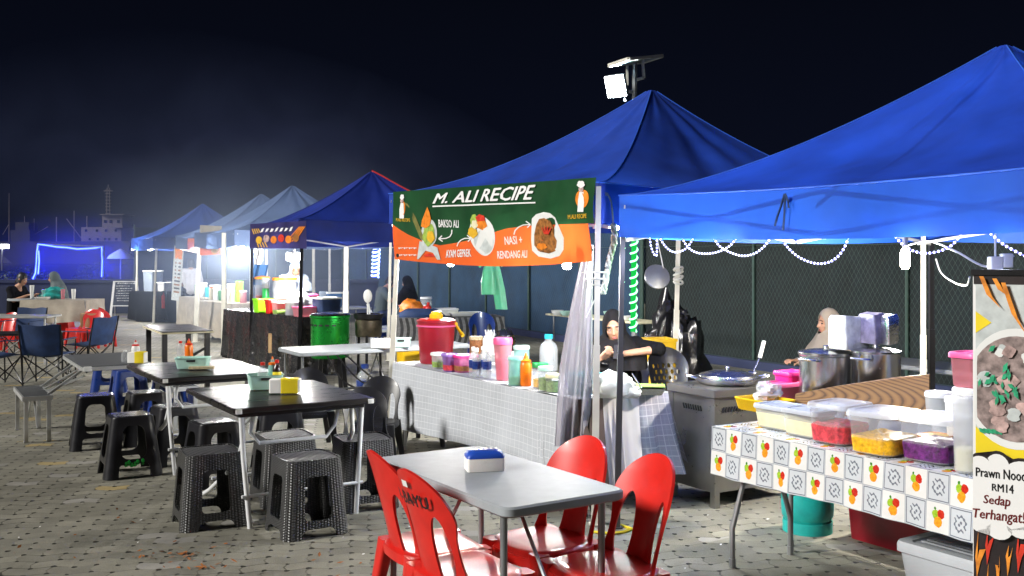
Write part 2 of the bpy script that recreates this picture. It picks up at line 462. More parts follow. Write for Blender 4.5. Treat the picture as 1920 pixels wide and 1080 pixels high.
M['led_frame'] = glow('led_frame', (0.07, 0.12, 1.0), 6.0)
M['seam_blue'] = mat('seam_blue', (0.03, 0.12, 0.60), 0.6)
M['led_green'] = glow('led_green', (0.30, 1.0, 0.50), 3.2)
M['led_green_deep'] = glow('led_green_deep', (0.01, 0.50, 0.07), 0.9)
M['led_blue'] = glow('led_blue', (0.35, 0.50, 1.0), 4.5)
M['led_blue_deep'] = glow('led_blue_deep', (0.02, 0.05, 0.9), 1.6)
# ---------------------------------------------------------------- mesh builder
def frame(d, up=Vector((0, 0, 1))):
    d = Vector(d).normalized()
    if abs(d.dot(up)) > 0.98: up = Vector((0, 1, 0))
    a = d.cross(up).normalized(); b = a.cross(d).normalized()
    return a, b, d
class MB:
    def __init__(s):
        s.bm = bmesh.new(); s.mi = 0; s.mats = []; s.uvs = {}; s.T = None
    def use(s, m):
        m = M[m] if isinstance(m, str) else m
        if m not in s.mats: s.mats.append(m)
        s.mi = s.mats.index(m); return s
    def v(s, p):
        p = Vector(p)
        return s.bm.verts.new(s.T @ p if s.T is not None else p)
    def f(s, vs):
        try:
            q = s.bm.faces.new(vs); q.material_index = s.mi; return q
        except ValueError: return None
    def uv(s, vert, u, v): s.uvs[vert] = (u, v)
    def loft(s, rings, cap0=True, cap1=True, closed=True):
        L = [[s.v(p) for p in r] for r in rings]
        n = len(L[0])
        for a, b in zip(L, L[1:]):
            for i in range(n if closed else n - 1):
                j = (i + 1) % n; s.f((a[i], a[j], b[j], b[i]))
        if cap0: s.f(L[0][::-1])
        if cap1: s.f(L[-1])
        return L
    def box(s, c, sz, rz=0.0, bev=0.0, rot=None):
        c = Vector(c); mx = rot if rot is not None else Matrix.Rotation(rz, 3, 'Z')
        x, y, z = (q / 2 for q in sz)
        if bev <= 0:
            P = [Vector((i * x, j * y, k * z)) for k in (-1, 1) for j in (-1, 1) for i in (-1, 1)]
            q = [s.v(c + mx @ p) for p in P]
            for f in ((0, 2, 3, 1), (4, 5, 7, 6), (0, 1, 5, 4), (2, 6, 7, 3), (0, 4, 6, 2), (1, 3, 7, 5)): s.f([q[i] for i in f])
        else:
            b = min(bev, x * .9, y * .9, z * .9)
            rings = [[c + mx @ p for p in rrect(2 * (x - b + bb), 2 * (y - b + bb), b, zz, 3)] for zz, bb in ((-z, 0.3 * b), (-z + 0.3 * b, b), (z - 0.3 * b, b), (z, 0.3 * b))]
            s.loft(rings)
        return s
    def tube(s, pts, r, n=8, cap=True, r1=None, up=Vector((0, 0, 1))):
        pts = [Vector(p) for p in pts]; rings = []
        k = len(pts)
        for i, p in enumerate(pts):
            d = (pts[min(i + 1, k - 1)] - pts[max(i - 1, 0)])
            a, b, _ = frame(d, up)
            rr = r if r1 is None else r + (r1 - r) * i / (k - 1)
            rings.append([p + (a * math.cos(2 * math.pi * j / n) + b * math.sin(2 * math.pi * j / n)) * rr for j in range(n)])
        s.loft(rings, cap, cap); return s
    def bar(s, p0, p1, wx, wy, up=Vector((0, 0, 1))):
        p0, p1 = Vector(p0), Vector(p1); a, b, d = frame(p1 - p0, up)
        s.loft([[p + a * i * wx / 2 + b * j * wy / 2 for i, j in ((-1, -1), (1, -1), (1, 1), (-1, 1))] for p in (p0, p1)]); return s
    def lathe(s, prof, c=(0, 0, 0), n=20, axis=None, cap0=True, cap1=True):
        c = Vector(c)
        a, b, d = (Vector((1, 0, 0)), Vector((0, 1, 0)), Vector((0, 0, 1))) if axis is None else frame(axis)
        rings = [[c + d * z + (a * math.cos(2 * math.pi * j / n) + b * math.sin(2 * math.pi * j / n)) * max(r, 1e-4) for j in range(n)] for r, z in prof]
        s.loft(rings, cap0, cap1); return s
    def ball(s, c, r, n=12, m=8, rot=None):
        c = Vector(c); r = (r, r, r) if not hasattr(r, '__len__') else r
        mx = rot if rot is not None else Matrix.Identity(3)
        rings = []
        for i in range(m + 1):
            t = math.pi * (i + 0.02) / (m + 0.04) - math.pi / 2
            rings.append([c + mx @ Vector((math.cos(t) * math.cos(2 * math.pi * j / n) * r[0], math.cos(t) * math.sin(2 * math.pi * j / n) * r[1], math.sin(t) * r[2])) for j in range(n)])
        s.loft(rings); return s
    def limb(s, p0, p1, r0, r1, n=12):
        p0, p1 = Vector(p0), Vector(p1); a, b, d = frame(p1 - p0); rings = []
        for t in (-80, -50, -20): rings.append([p0 + d * r0 * math.sin(R(t)) + (a * math.cos(2 * math.pi * j / n) + b * math.sin(2 * math.pi * j / n)) * r0 * math.cos(R(t)) for j in range(n)])
        for t in (20, 50, 80): rings.append([p1 + d * r1 * math.sin(R(t)) + (a * math.cos(2 * math.pi * j / n) + b * math.sin(2 * math.pi * j / n)) * r1 * math.cos(R(t)) for j in range(n)])
        s.loft(rings); return s
    def grid(s, fn, nu, nv, uvfn=None, flip=False):
        g = [[None] * (nv + 1) for _ in range(nu + 1)]
        for i in range(nu + 1):
            for j in range(nv + 1):
                u, v = i / nu, j / nv
                q = s.v(fn(u, v)); g[i][j] = q
                if uvfn: s.uv(q, *uvfn(u, v))
        for i in range(nu):
            for j in range(nv):
                q = (g[i][j], g[i + 1][j], g[i + 1][j + 1], g[i][j + 1])
                s.f(q[::-1] if flip else q)
        return g
    def sheet(s, f, mp, x0, x1, nx, y0, y1, ny, uv=False):
        """the region f<0 of a rectangle (clean outline), bent into space by mp"""
        xs = [x0 + (x1 - x0) * i / nx for i in range(nx + 1)]; ys = [y0 + (y1 - y0) * j / ny for j in range(ny + 1)]
        F = [[f(x, y) for y in ys] for x in xs]; cache = {}
        def corner(i, j):
            k = (i, j)
            if k not in cache:
                cache[k] = s.v(mp(xs[i], ys[j]))
                if uv: s.uv(cache[k], xs[i], ys[j])
            return cache[k]
        def cut(a, b):
            k = (a, b) if a < b else (b, a)
            if k not in cache:
                (i, j), (p, q) = k; fa, fb = F[i][j], F[p][q]; t = fa / (fa - fb)
                t = min(0.97, max(0.03, t))
                x = xs[i] + (xs[p] - xs[i]) * t; y = ys[j] + (ys[q] - ys[j]) * t
                cache[k] = s.v(mp(x, y))
                if uv: s.uv(cache[k], x, y)
            return cache[k]
        for i in range(nx):
            for j in range(ny):
                c = ((i, j), (i + 1, j), (i + 1, j + 1), (i, j + 1)); out = []
                for k in range(4):
                    a, b = c[k], c[(k + 1) % 4]; fa, fb = F[a[0]][a[1]], F[b[0]][b[1]]
                    if fa < 0: out.append(corner(*a))
                    if (fa < 0) != (fb < 0): out.append(cut(a, b))
                if len(out) > 2: s.f(out)
        return s
    def thick(s, t):
        bmesh.ops.recalc_face_normals(s.bm, faces=s.bm.faces[:])
        old = [(q, q.co.copy()) for q in s.uvs] if s.uvs else []
        bmesh.ops.solidify(s.bm, geom=s.bm.faces[:], thickness=t)
        if old:
            from mathutils.kdtree import KDTree
            kd = KDTree(len(old))
            for i, (q, c) in enumerate(old): kd.insert(c, i)
            kd.balance()
            for q in s.bm.verts:
                if q not in s.uvs: s.uvs[q] = s.uvs[old[kd.find(q.co)[1]][0]]
        return s
    def poly(s, pts, mp, off=0.0):
        q = [s.v(mp(x, y, off)) for x, y in pts]; s.f(q); return s
    def weld(s, d=1e-4):
        bmesh.ops.remove_doubles(s.bm, verts=s.bm.verts[:], dist=d)
        s.uvs = {k: q for k, q in s.uvs.items() if k.is_valid}
        return s
    def build(s, name, parent=None, m=None, smooth=True, angle=38, norm=True):
        if m is not None and not s.mats: s.use(m)
        if norm: bmesh.ops.recalc_face_normals(s.bm, faces=s.bm.faces[:])
        if s.uvs:
            lay = s.bm.loops.layers.uv.new('UVMap')
            for f in s.bm.faces:
                for l in f.loops:
                    if l.vert in s.uvs: l[lay].uv = s.uvs[l.vert]
        me = bpy.data.meshes.new(name); s.bm.to_mesh(me); s.bm.free()
        for q in s.mats: me.materials.append(q)
        if smooth:
            me.polygons.foreach_set('use_smooth', [True] * len(me.polygons))
            me.set_sharp_from_angle(angle=R(angle))
        o = bpy.data.objects.new(name, me); COL.objects.link(o)
        if parent is not None: o.parent = parent
        return o
def rrect(w, d, r, z, n=4, cx=0, cy=0):
    r = min(r, w * .499, d * .499); P = []
    for k, (sx, sy) in enumerate(((1, 1), (-1, 1), (-1, -1), (1, -1))):
        for i in range(n + 1):
            a = math.pi / 2 * (k + i / n)
            P.append(Vector((cx + sx * (w / 2 - r) + r * math.cos(a), cy + sy * (d / 2 - r) + r * math.sin(a), z)))
    return P
def tag(o, label=None, cat=None, group=None, kind=None):
    if label: o['label'] = label
    if cat: o['category'] = cat
    if group: o['group'] = group
    if kind: o['kind'] = kind
    return o
def thing(name, label, cat, loc=(0, 0, 0), rz=0.0, group=None):
    o = bpy.data.objects.new(name, None); COL.objects.link(o)
    o.empty_display_size = 0.1
    o.location = loc; o.rotation_euler = (0, 0, rz)
    return tag(o, label, cat, group)
def kids(o): return [c for c in bpy.data.objects if c.parent == o]
KC = {}
def dup(root, loc, rz, label, group=None, name=None):
    def cp(o, par):
        c = o.copy(); COL.objects.link(c)
        if par is not None: c.parent = par
        if o not in KC: KC[o] = kids(o)
        for k in KC[o]: cp(k, c)
        return c
    r = cp(root, None); r.location = loc; r.rotation_euler = (0, 0, rz); r['label'] = label
    if group: r['group'] = group
    return r
def lamp(name, loc, power, size=0.05, col=(1, 1, 1), parent=None, kind='POINT', rot=None, spot=None):
    l = bpy.data.lights.new(name, kind); l.energy = power; l.color = col
    if kind == 'AREA': l.size = size
    else: l.shadow_soft_size = size
    if spot: l.spot_size = spot; l.spot_blend = 0.6
    o = bpy.data.objects.new(name, l); COL.objects.link(o); o.location = loc
    if rot: o.rotation_euler = rot
    if parent is not None: o.parent = parent
    return o
_tx = {}
def text_mesh(txt, shear=0.0, bold=0.0):
    k = (txt, shear, bold)
    if k in _tx: return _tx[k]
    c = bpy.data.curves.new('lettering', 'FONT'); c.body = txt; c.shear = shear; c.resolution_u = 2
    o = bpy.data.objects.new('lettering', c); COL.objects.link(o)
    me = o.to_mesh()
    vs = [(v.co.x, v.co.y) for v in me.vertices]; fs = [tuple(p.vertices) for p in me.polygons]
    o.to_mesh_clear(); bpy.data.objects.remove(o); bpy.data.curves.remove(c)
    x0 = min(v[0] for v in vs); x1 = max(v[0] for v in vs); y0 = min(v[1] for v in vs); y1 = max(v[1] for v in vs)
    vs = [((x - x0) / (x1 - x0), (y - y0) / (y1 - y0)) for x, y in vs]
    _tx[k] = (vs, fs, x1 - x0, y1 - y0); return _tx[k]
def put_text(mb, txt, mp, off, shear=0.0, bold=0.0):
    """mp takes x,y in 0..1 of the lettering's own box"""
    vs, fs, w_, h_ = text_mesh(txt, shear, 0.0)
    b = bold * 1.6
    for n, (dx, dy) in enumerate(((0, 0), (b, 0), (-b, 0), (0, b * .6), (0, -b * .6)) if bold else ((0, 0),)):
        q = []
        for x, y in vs:
            p = mp(x + dx / w_, y + dy / h_, off); q.append(mb.v(p))
        for f in fs: mb.f([q[i] for i in f])

# ---------------------------------------------------------------- containers and small goods
def tub(name, label, cat, loc, sz, rz=0.0, body='cloudy_plastic', lid=None, fill=None, fh=0.5, group=None, taper=0.9, rad=0.03, lid_h=0.015, wavy=False, lid_over=0.008):
    """an open or lidded box with rounded corners, loc = centre of its base"""
    w_, d_, h_ = sz
    t = thing(name, label, cat, loc, rz, group)
    m = MB(); rr = [rrect(w_ * k, d_ * k, rad, z) for k, z in ((taper * .94, 0.0), (taper, 0.006), (1, h_ - 0.01), (1.02, h_ - 0.008), (1.02, h_))]
    seethru = any(q in body for q in ('clear', 'cloudy', 'box_grey', 'water'))
    inn = [] if seethru else [rrect(w_ * k - 0.006, d_ * k - 0.006, rad, z) for k, z in ((1.0, h_), (taper, 0.008))]
    m.loft(rr + inn, True, not seethru); m.build('body', t, body)
    if lid:
        m = MB(); m.loft([rrect(w_ * k + o, d_ * k + o, rad, z) for k, o, z in ((1.0, lid_over * 2, h_ - lid_h * .6), (1.0, lid_over * 2, h_ + lid_h * .5), (1.0, lid_over, h_ + lid_h), (0.86, 0, h_ + lid_h), (0.84, 0, h_ + lid_h * .7))])
        m.build('lid', t, lid)
    if fill:
        m = MB(); k = taper + (1 - taper) * fh
        R_ = [rrect(w_ * q + .0015, d_ * q + .0015, rad * 1.02, z, 6) for q, z in ((taper * .95, .006), (taper, .012), (k, h_ * fh * .9))]
        for ii, e in enumerate((1, .8, .55, .3, .1)): R_.append([Vector((p.x, p.y, h_ * fh * (1 + .30 * noise.noise(Vector((p.x * 26, p.y * 26, w_ * 40))) * (1 if e < 1 else .6)))) for p in rrect((w_ * k - .006) * e, (d_ * k - .006) * e, rad * .9 * e, 0, 6)])
        m.loft(R_)
        m.build('filling', t, fill)
    return t
def jar(name, label, cat, loc, r, h, body='cloudy_plastic', lid=None, fill=None, fh=0.6, lid_h=0.02, group=None, taper=1.0, neck=None, handle=False, rz=0.0):
    t = thing(name, label, cat, loc, rz, group)
    m = MB(); pr = [(r * taper * .94, 0), (r * taper, .006), (r, h * .9)]
    pr += [(neck or r, h)]
    m.lathe(pr); m.build('body', t, body)
    if lid:
        m = MB(); q = (neck or r) * 1.06; m.lathe([(q, h - lid_h * .4), (q, h + lid_h * .6), (q * .93, h + lid_h)]); m.build('lid', t, lid)
    if fill:
        m = MB(); m.lathe([(r * taper * .9, .008), (r * (taper + (1 - taper) * fh) * .93, h * fh)]); m.build('filling', t, fill)
    if handle:
        m = MB(); m.tube([(r * .98, 0, h * .25), (r * 1.5, 0, h * .35), (r * 1.5, 0, h * .75), (r * .98, 0, h * .85)], .008, 6); m.build('handle', t, body)
    return t
def bottle(label, loc, r, h, body, cap, group=None, label_band=None, nozzle=False, neck=0.4, name='sauce_bottle', cat='bottle'):
    t = thing(name, label, cat, loc, 0, group)
    m = MB(); m.lathe([(r * .9, 0), (r, .01), (r, h * .62), (r * .8, h * .74), (r * neck, h * .83), (r * neck, h * .9)], n=14); m.build('body', t, body)
    m = MB()
    if nozzle: m.lathe([(r * .9, h * .72), (r * .92, h * .78), (r * .35, h * .82), (r * .12, h)], n=12)
    else: m.lathe([(r * neck * 1.15, h * .88), (r * neck * 1.15, h * .99), (r * neck, h)], n=12)
    m.build('cap', t, cap)
    if label_band:
        m = MB(); m.lathe([(r * 1.01, h * .28), (r * 1.02, h * .285), (r * 1.02, h * .55), (r * 1.01, h * .555)], n=14); m.build('label', t, label_band)
    return t
def blob(mb, c, r, seed=0, amp=0.25, n=20, m=12, fr=2.0, flat=True):
    c = Vector(c); rings = []
    for i in range(m + 1):
        th = math.pi * (i + .03) / (m + .06) - math.pi / 2; ring = []
        for j in range(n):
            ph = 2 * math.pi * j / n
            d = Vector((math.cos(th) * math.cos(ph), math.cos(th) * math.sin(ph), math.sin(th)))
            k = 1 + amp * noise.noise(d * fr + Vector((seed, 0, 0))) + amp * .4 * noise.noise(d * fr * 3 + Vector((0, seed, 0)))
            p = Vector((d.x * r[0], d.y * r[1], d.z * r[2])) * k
            if flat and p.z < -r[2] * .72: p.z = -r[2] * .72
            ring.append(c + p)
        rings.append(ring)
    mb.loft(rings)
# ---------------------------------------------------------------- canopies
def canopy(label, FL, FR, BR, BL, ez, peak, vh, fabric, poles, p=1.55, sag=0.05, truss=True, seed=1, group='pop-up market canopies', cord=False, n=18, wr=0.017):
    cs = [Vector((c[0], c[1], z)) for c, z in zip((FL, FR, BR, BL), ez)]
    pk = Vector(peak)
    base = Vector((pk.x, pk.y, 0))
    t = thing('market_canopy', label, 'canopy', base, 0, group)
    loc = [c - base for c in cs]; pz = pk.z
    def edge(k, s):
        a, b = loc[k], loc[(k + 1) % 4]; q = a.lerp(b, s)
        return q
    m = MB()
    for k in range(4):
        def fn(u, v, k=k):
            e = edge(k, u); tt = max(v, 0.012)
            z = e.z + (pz - e.z) * (1 - tt) ** p - sag * math.sin(math.pi * u) * tt
            q = Vector((e.x * tt, e.y * tt, z))
            a = math.sin(math.pi * u) * math.sin(math.pi * min(1, tt))
            q.z += a * wr * (math.sin(u * 31 + 6 * tt + seed + k) * 0.5 + 1.1 * (1 - tt) * math.sin(u * 23 + seed + 2 * k) + 2.2 * noise.noise(q * 1.8 + Vector((seed, k, 0))) + 1.0 * noise.noise(q * 5.5 + Vector((seed, k, 3))))
            return q
        m.grid(fn, n * 2, n, flip=True)
    m.weld(1e-3)
    m.build('roof', t, fabric, angle=24)
    m = MB()
    for k in range(4):
        def fn(u, v, k=k):
            e = edge(k, u); a, b = loc[k], loc[(k + 1) % 4]
            nrm = Vector((b.y - a.y, a.x - b.x, 0)).normalized()
            z = e.z - sag * math.sin(math.pi * u) - vh * v
            wv = v * (0.02 * math.sin(u * 17 + seed * 3 + k) + 0.012 * math.sin(u * 41 + k)) * math.sin(math.pi * u)
            q = Vector((e.x, e.y, 0)) + nrm * (wv - 0.004); q.z = z - 0.002
            return q
        m.grid(fn, 30, 5)
    m.build('valance', t, 'lit_blue_valance' if fabric == 'blue_fabric' else fabric, angle=60)
    m = MB()
    for k in range(4):
        P = []
        for i in range(19):
            tt = max(.02, i / 18); e = loc[k]
            P.append(Vector((e.x * tt, e.y * tt, e.z + (pz - e.z) * (1 - tt) ** p + .003)))
        m.tube(P, .0042, 5)
        m.tube([edge(k, i / 20) + Vector((0, 0, -sag * math.sin(math.pi * i / 20) + .002)) for i in range(21)], .0042, 5)
    m.build('seam', t, 'seam_blue' if fabric in ('blue_fabric', 'royal_fabric') else fabric)
    for (px, py, lx, ly, zt, mt, wd) in poles:
        m = MB(); tp = Vector((px, py, zt)) - base; bt = Vector((lx, ly, 0.004)) - base
        md = tp.lerp(bt, 0.47)
        m.bar(md, tp, wd * .82, wd * .82); m.bar(bt + Vector((0, 0, .006)), md, wd, wd)
        po = m.build('pole', t, mt, smooth=False)
        m = MB(); m.box(bt + Vector((0, 0, .004)), (wd * 1.8, wd * 1.8, .008)); m.build('foot', po, mt, smooth=False)
    if truss:
        m = MB()
        for k in range(4):
            a, b = loc[k] * 1.0, loc[(k + 1) % 4] * 1.0
            ins = Vector((-(b.y - a.y), b.x - a.x, 0)).normalized() * 0.06
            N = 2
            for i in range(N):
                p0 = a.lerp(b, i / N) + ins; p1 = a.lerp(b, (i + 1) / N) + ins
                lo, hi = Vector((0, 0, -vh * 1.08)), Vector((0, 0, -0.07))
                m.bar(p0 + lo, p1 + hi, .010, .022); m.bar(p0 + hi + ins * .25, p1 + lo + ins * .25, .010, .022)
        c0 = Vector((0, 0, loc[0].z - 0.12))
        for k in range(4):
            mid = edge(k, .5); mid = Vector((mid.x * .98, mid.y * .98, loc[0].z - .1))
            P = []
            for i in range(11):
                tt = 1 - i / 10; e = edge(k, .5)
                P.append(Vector((e.x * tt * .98, e.y * tt * .98, e.z + (pz - e.z) * (1 - tt) ** p - sag * tt - .10 - .05 * (1 - tt))))
            m.tube(P, .011, 5)
        m.tube([(0, 0, loc[0].z - 0.05), (0, 0, pz - 0.06)], .018, 8)
        m.build('truss', t, 'aluminium', smooth=False)
    if cord:
        m = MB(); P = []
        for i in range(13):
            tt = i / 12; e = loc[2]
            P.append(Vector((e.x * tt, e.y * tt, e.z + (pz - e.z) * (1 - max(tt, .012)) ** p + .02)))
        m.tube(P, .012, 5); m.build('cord', t, 'red_cord')
    return t
# ---------------------------------------------------------------- stools and chairs
def wrap(h, w0, w1, rad=0.05):
    """maps perimeter position s (metres on a unit-4 square 0..4) and height z to a tapered rounded square"""
    N = 200; base = []
    P = rrect(1, 1, 0.14, 0, 8); P.append(P[0]); L = [0]
    for a, b in zip(P, P[1:]): L.append(L[-1] + (b - a).length)
    def mp(s, z):
        k = (s % 4.0) / 4.0 * L[-1] + 1e-9
        i = 0
        lo, hi = 0, len(L) - 1
        while hi - lo > 1:
            mid = (lo + hi) // 2
            if L[mid] <= k: lo = mid
            else: hi = mid
        q = P[lo].lerp(P[lo + 1], (k - L[lo]) / max(1e-9, L[lo + 1] - L[lo]))
        wd = w0 + (w1 - w0) * z / h
        return Vector((q.x * wd, q.y * wd, z))
    return mp
def rbox(x, y, cx, cy, hx, hy, r):
    qx, qy = abs(x - cx) - hx + r, abs(y - cy) - hy + r
    return math.hypot(max(qx, 0), max(qy, 0)) + min(max(qx, qy), 0) - r
def square_stool(label, loc, rz, kind, group, sticker=False):
    t = thing('plastic_stool', label, 'stool', loc, rz, group)
    h = 0.465
    m = MB()
    if kind == 'rattan':
        mp = wrap(h, 0.400, 0.325)
        def f(s, z):
            x = ((s - 0.117) % 1.0) - 0.5; x *= 0.37
            hole = -rbox(x, z, 0, 0.235, 0.090, 0.130, 0.03)
            arch = -rbox(x, z, 0, -0.02, 0.112, 0.075, 0.045)
            return max(hole, arch)
        m.sheet(f, mp, 0, 4, 112, 0, h, 44, uv=True)
        m.uvs = {k: (u * 0.37, v) for k, (u, v) in m.uvs.items()}
        m.weld(2e-4); m.thick(-0.010).build('body', t, 'rattan_plastic', angle=50)
        m = MB()
        def top(u, v):
            x, y = u * 2 - 1, v * 2 - 1
            k = 1 - 0.12 * (abs(x) * abs(y)) ** 3
            e = max(abs(x), abs(y))
            return Vector((x * k * .162, y * k * .162, h - 0.006 + 0.008 * (1 - e ** 4)))
        m.grid(top, 16, 16, uvfn=lambda u, v: (u * .27, v * .27)); m.build('seat', t, 'rattan_top')
        if sticker:
            m = MB(); m.box((-.1665, -.128, .425), (.004, .018, .032)); m.build('sticker', t, 'sticker')
    else:
        mp = wrap(h, 0.415, 0.285)
        def f(s, z):
            x = ((s - 0.117) % 1.0) - 0.5; x *= 0.35
            o = -rbox(x, z, 0, 0.27, 0.096 , 0.125, 0.06)
            a = -rbox(x, z, 0, 0.0, 0.105, 0.105, 0.02)
            return max(o, a)
        m.sheet(f, mp, 0, 4, 112, 0, h - .012, 40); m.weld(2e-4); m.thick(-0.012)
        m.build('legs', t, {'black': 'black_plastic', 'blue': 'blue_plastic'}[kind], angle=50)
        m = MB()
        m.loft([rrect(.292, .292, .04, h - .022), rrect(.30, .30, .045, h - .014), rrect(.292, .292, .045, h - .004), rrect(.262, .262, .04, h), rrect(.252, .252, .04, h - .003)])
        m.build('seat', t, {'black': 'black_plastic', 'blue': 'blue_plastic'}[kind])
        m = MB(); m.loft([rrect(.250, .250, .038, h - .001), rrect(.250, .250, .038, h + .001)]); m.build('seat_pattern', t, 'stool_top' if kind == 'black' else 'blue_plastic')
    return t
def plastic_chair(label, loc, rz, col, group, text=None, solid=False):
    """one-piece plastic chair, +y is forward"""
    t = thing('plastic_chair', label, 'chair', loc, rz, group)
    def back(a, b, off=0.0):
        k = max(0, (b - 0.40) / 0.46)
        y = -0.175 - 0.115 * k ** 1.15 + 0.075 * (a / .2) ** 2 * (1 - .35 * k)
        z = b - (0.035 * max(0, k - .8) / .2 * (1 if k > .8 else 0)) * 0.3
        return Vector((a * (1 + 0.0 * k), y + off, z))
    def f(a, b):
        if b > 0.66: wd = 0.205 * math.sqrt(max(0, 1 - ((b - .66) / .205) ** 2)) if b < .865 else -0.05
        else: wd = .205 - 0.02 * math.sin((b - .4) / .26 * math.pi)
        o = abs(a) - wd
        if b > .66: o = math.hypot(a, b - .66) - .205
        if solid:
            hl = 1.0
            for i in range(-2, 3):
                for j in range(4):
                    hl = min(hl, rbox(a, b, i * .055 + (.027 if j % 2 else 0), .52 + j * .055, .014, .02, .012))
            return max(o, -hl) if b < .75 else o
        e = lambda c: (math.hypot((abs(a) - c) / .044, (b - .530) / .152) - 1) * .044
        return max(o, -e(.117))
    m = MB(); m.sheet(f, back, -.24, .24, 48, .375, .90, 54); m.thick(0.012); bk = m.build('backrest', t, col, angle=50)
    if text:
        m = MB()
        put_text(m, text, lambda x, y, o: back(-0.125 + 0.25 * x, .715 + .05 * y, -.0155), 0, bold=.016)
        m.build('lettering', bk, 'ink')
        m = MB(); m.grid(lambda u, v: back(.02 - .04 * u, .79 + .03 * v, -.0155), 3, 2); m.build('sticker', bk, 'sticker')
    m = MB()
    def sf(a, b): return (abs(a / .215) ** 3.2 + abs(b / .205) ** 3.2) ** (1 / 3.2) * .21 - .21
    def sm(a, b):
        e = min(1, (abs(a / .215) ** 3.2 + abs(b / .205) ** 3.2) ** (1 / 3.2))
        z = .435 - .018 * (1 - e ** 3) + (-.030 * max(0, (b - .12) / .085) ** 2 if b > .12 else 0) - (.02 * max(0, e - .88) / .12)
        return Vector((a, b + .01, z))
    m.sheet(sf, sm, -.22, .22, 30, -.21, .21, 30); m.thick(.012); m.build('seat', t, col, angle=60)
    m = MB(); n = 28; rings = []
    for k, z in ((1.0, .418), (1.012, .400), (1.0, .375)):
        rings.append([Vector((abs(math.cos(q)) ** .625 * (1 if math.cos(q) > 0 else -1) * .214 * k, abs(math.sin(q)) ** .625 * (1 if math.sin(q) > 0 else -1) * .204 * k + .01, z - (.02 if math.sin(q) > .6 else 0))) for q in [2 * math.pi * i / n for i in range(n)]])
    m.loft(rings, False, False); m.thick(.008); m.build('apron', t, col, angle=60)
    for sxx, syy in ((-1, 1), (1, 1), (-1, -1), (1, -1)):
        m = MB(); rings = []
        for q, z in ((0, .42), (.35, .27), (.7, .13), (1, 0.0)):
            wd = .085 - .035 * q; cx = sxx * (.165 + .05 * q); cy = .01 + syy * (.160 + (.035 if syy > 0 else .075) * q)
            rings.append(rrect(wd, wd * .8, .018, z, 3, cx, cy))
        m.loft(rings); m.build('leg', t, col, angle=50)
    return t
def camp_chair(label, loc, rz, group):
    t = thing('camp_chair', label, 'camp chair', loc, rz, group)
    m = MB(); m.grid(lambda u, v: Vector(((u - .5) * .52, -.24 - .10 * v - .05 * math.sin(math.pi * u), .40 + .40 * v + .01 * math.sin(u * 9))), 14, 8); m.thick(.008); m.build('backrest', t, 'camp_fabric')
    m = MB(); m.grid(lambda u, v: Vector(((u - .5) * .52, -.24 + .44 * v, .41 - .05 * math.sin(math.pi * u) * math.sin(math.pi * v))), 12, 8); m.thick(.008); m.build('seat', t, 'camp_fabric')
    m = MB()
    for s_ in (-1, 1):
        m.tube([(s_ * .26, -.22, 0.0), (s_ * .26, -.27, .42), (s_ * .265, -.35, .81)], .010, 6)
        m.tube([(s_ * .26, .22, 0.0), (s_ * .26, .21, .41), (s_ * .26, .22, .58)], .010, 6)
        m.tube([(s_ * .26, -.22, .02), (-s_ * .26, -.235 - .01 * s_, .40)], .009, 6); m.tube([(s_ * .26, .22, .02), (-s_ * .26, .21 + .01 * s_, .40)], .009, 6)
        m.tube([(s_ * (.26 + .012), -.22, .02), (s_ * (.26 + .012), .21, .40)], .009, 6); m.tube([(s_ * (.26 - .012), .22, .02), (s_ * (.26 - .012), -.24, .40)], .009, 6)
    m.build('folding_frame', t, 'black_metal')
    for s_ in (-1, 1):
        m = MB(); m.box((s_ * .262, -.04, .60), (.045, .50, .012), bev=.005); m.build('armrest', t, 'camp_fabric')
    return t
# ---------------------------------------------------------------- tables
def tabletop(L, W, h, th, rad, m, t, lip=True):
    b = MB(); b.loft([rrect(W - .02, L - .02, rad, h - th), rrect(W, L, rad, h - th * .8), rrect(W, L, rad, h - .008), rrect(W - .016, L - .016, rad, h)])
    return b.build('tabletop', t, m, angle=30)
def blow_table(label, loc, rz, W, L, h=.76, group=None, legm='grey_metal', bent=False, topm='table_white'):
    """folding plastic table; local x = width W, local y = length L"""
    t = thing('folding_table', label, 'table', loc, rz, group)
    tabletop(L, W, h, .042, .045, topm, t)
    for s_ in (-1, 1):
        y = s_ * (L / 2 - .10)
        if bent:
            P = lambda x_: [(x_ * .55, y, h - .05), (x_ * .55, y, h * .62), (x_ * .9, y + .0 * s_, h * .28), (x_ * .9, y, 0)]
            for x_ in (-W / 2, W / 2):
                b = MB(); b.tube(P(x_), .015, 8); b.lathe([(.019, 0), (.019, .05)], P(x_)[-1], 8); b.build('leg', t, legm)
            b = MB(); b.tube([(-W * .275, y, h * .60), (W * .275, y, h * .60)], .012, 6); b.tube([(0, y, h * .6), (0, y - s_ * .32, h - .05)], .010, 6); b.build('brace', t, legm)
        else:
            for x_ in (-1, 1):
                b = MB(); b.tube([(x_ * (W / 2 - .055), y, h - .04), (x_ * (W / 2 - .055), y, 0)], .0145, 10); b.lathe([(.018, 0), (.018, .04)], (x_ * (W / 2 - .055), y, 0), 8); b.build('leg', t, legm)
            b = MB(); b.tube([(-(W / 2 - .055), y, .30), ((W / 2 - .055), y, .30)], .010, 6); b.tube([(0, y, .30), (0, y, .34), (0, y - s_ * .30, h - .05)], .009, 6); b.build('brace', t, legm)
    return t
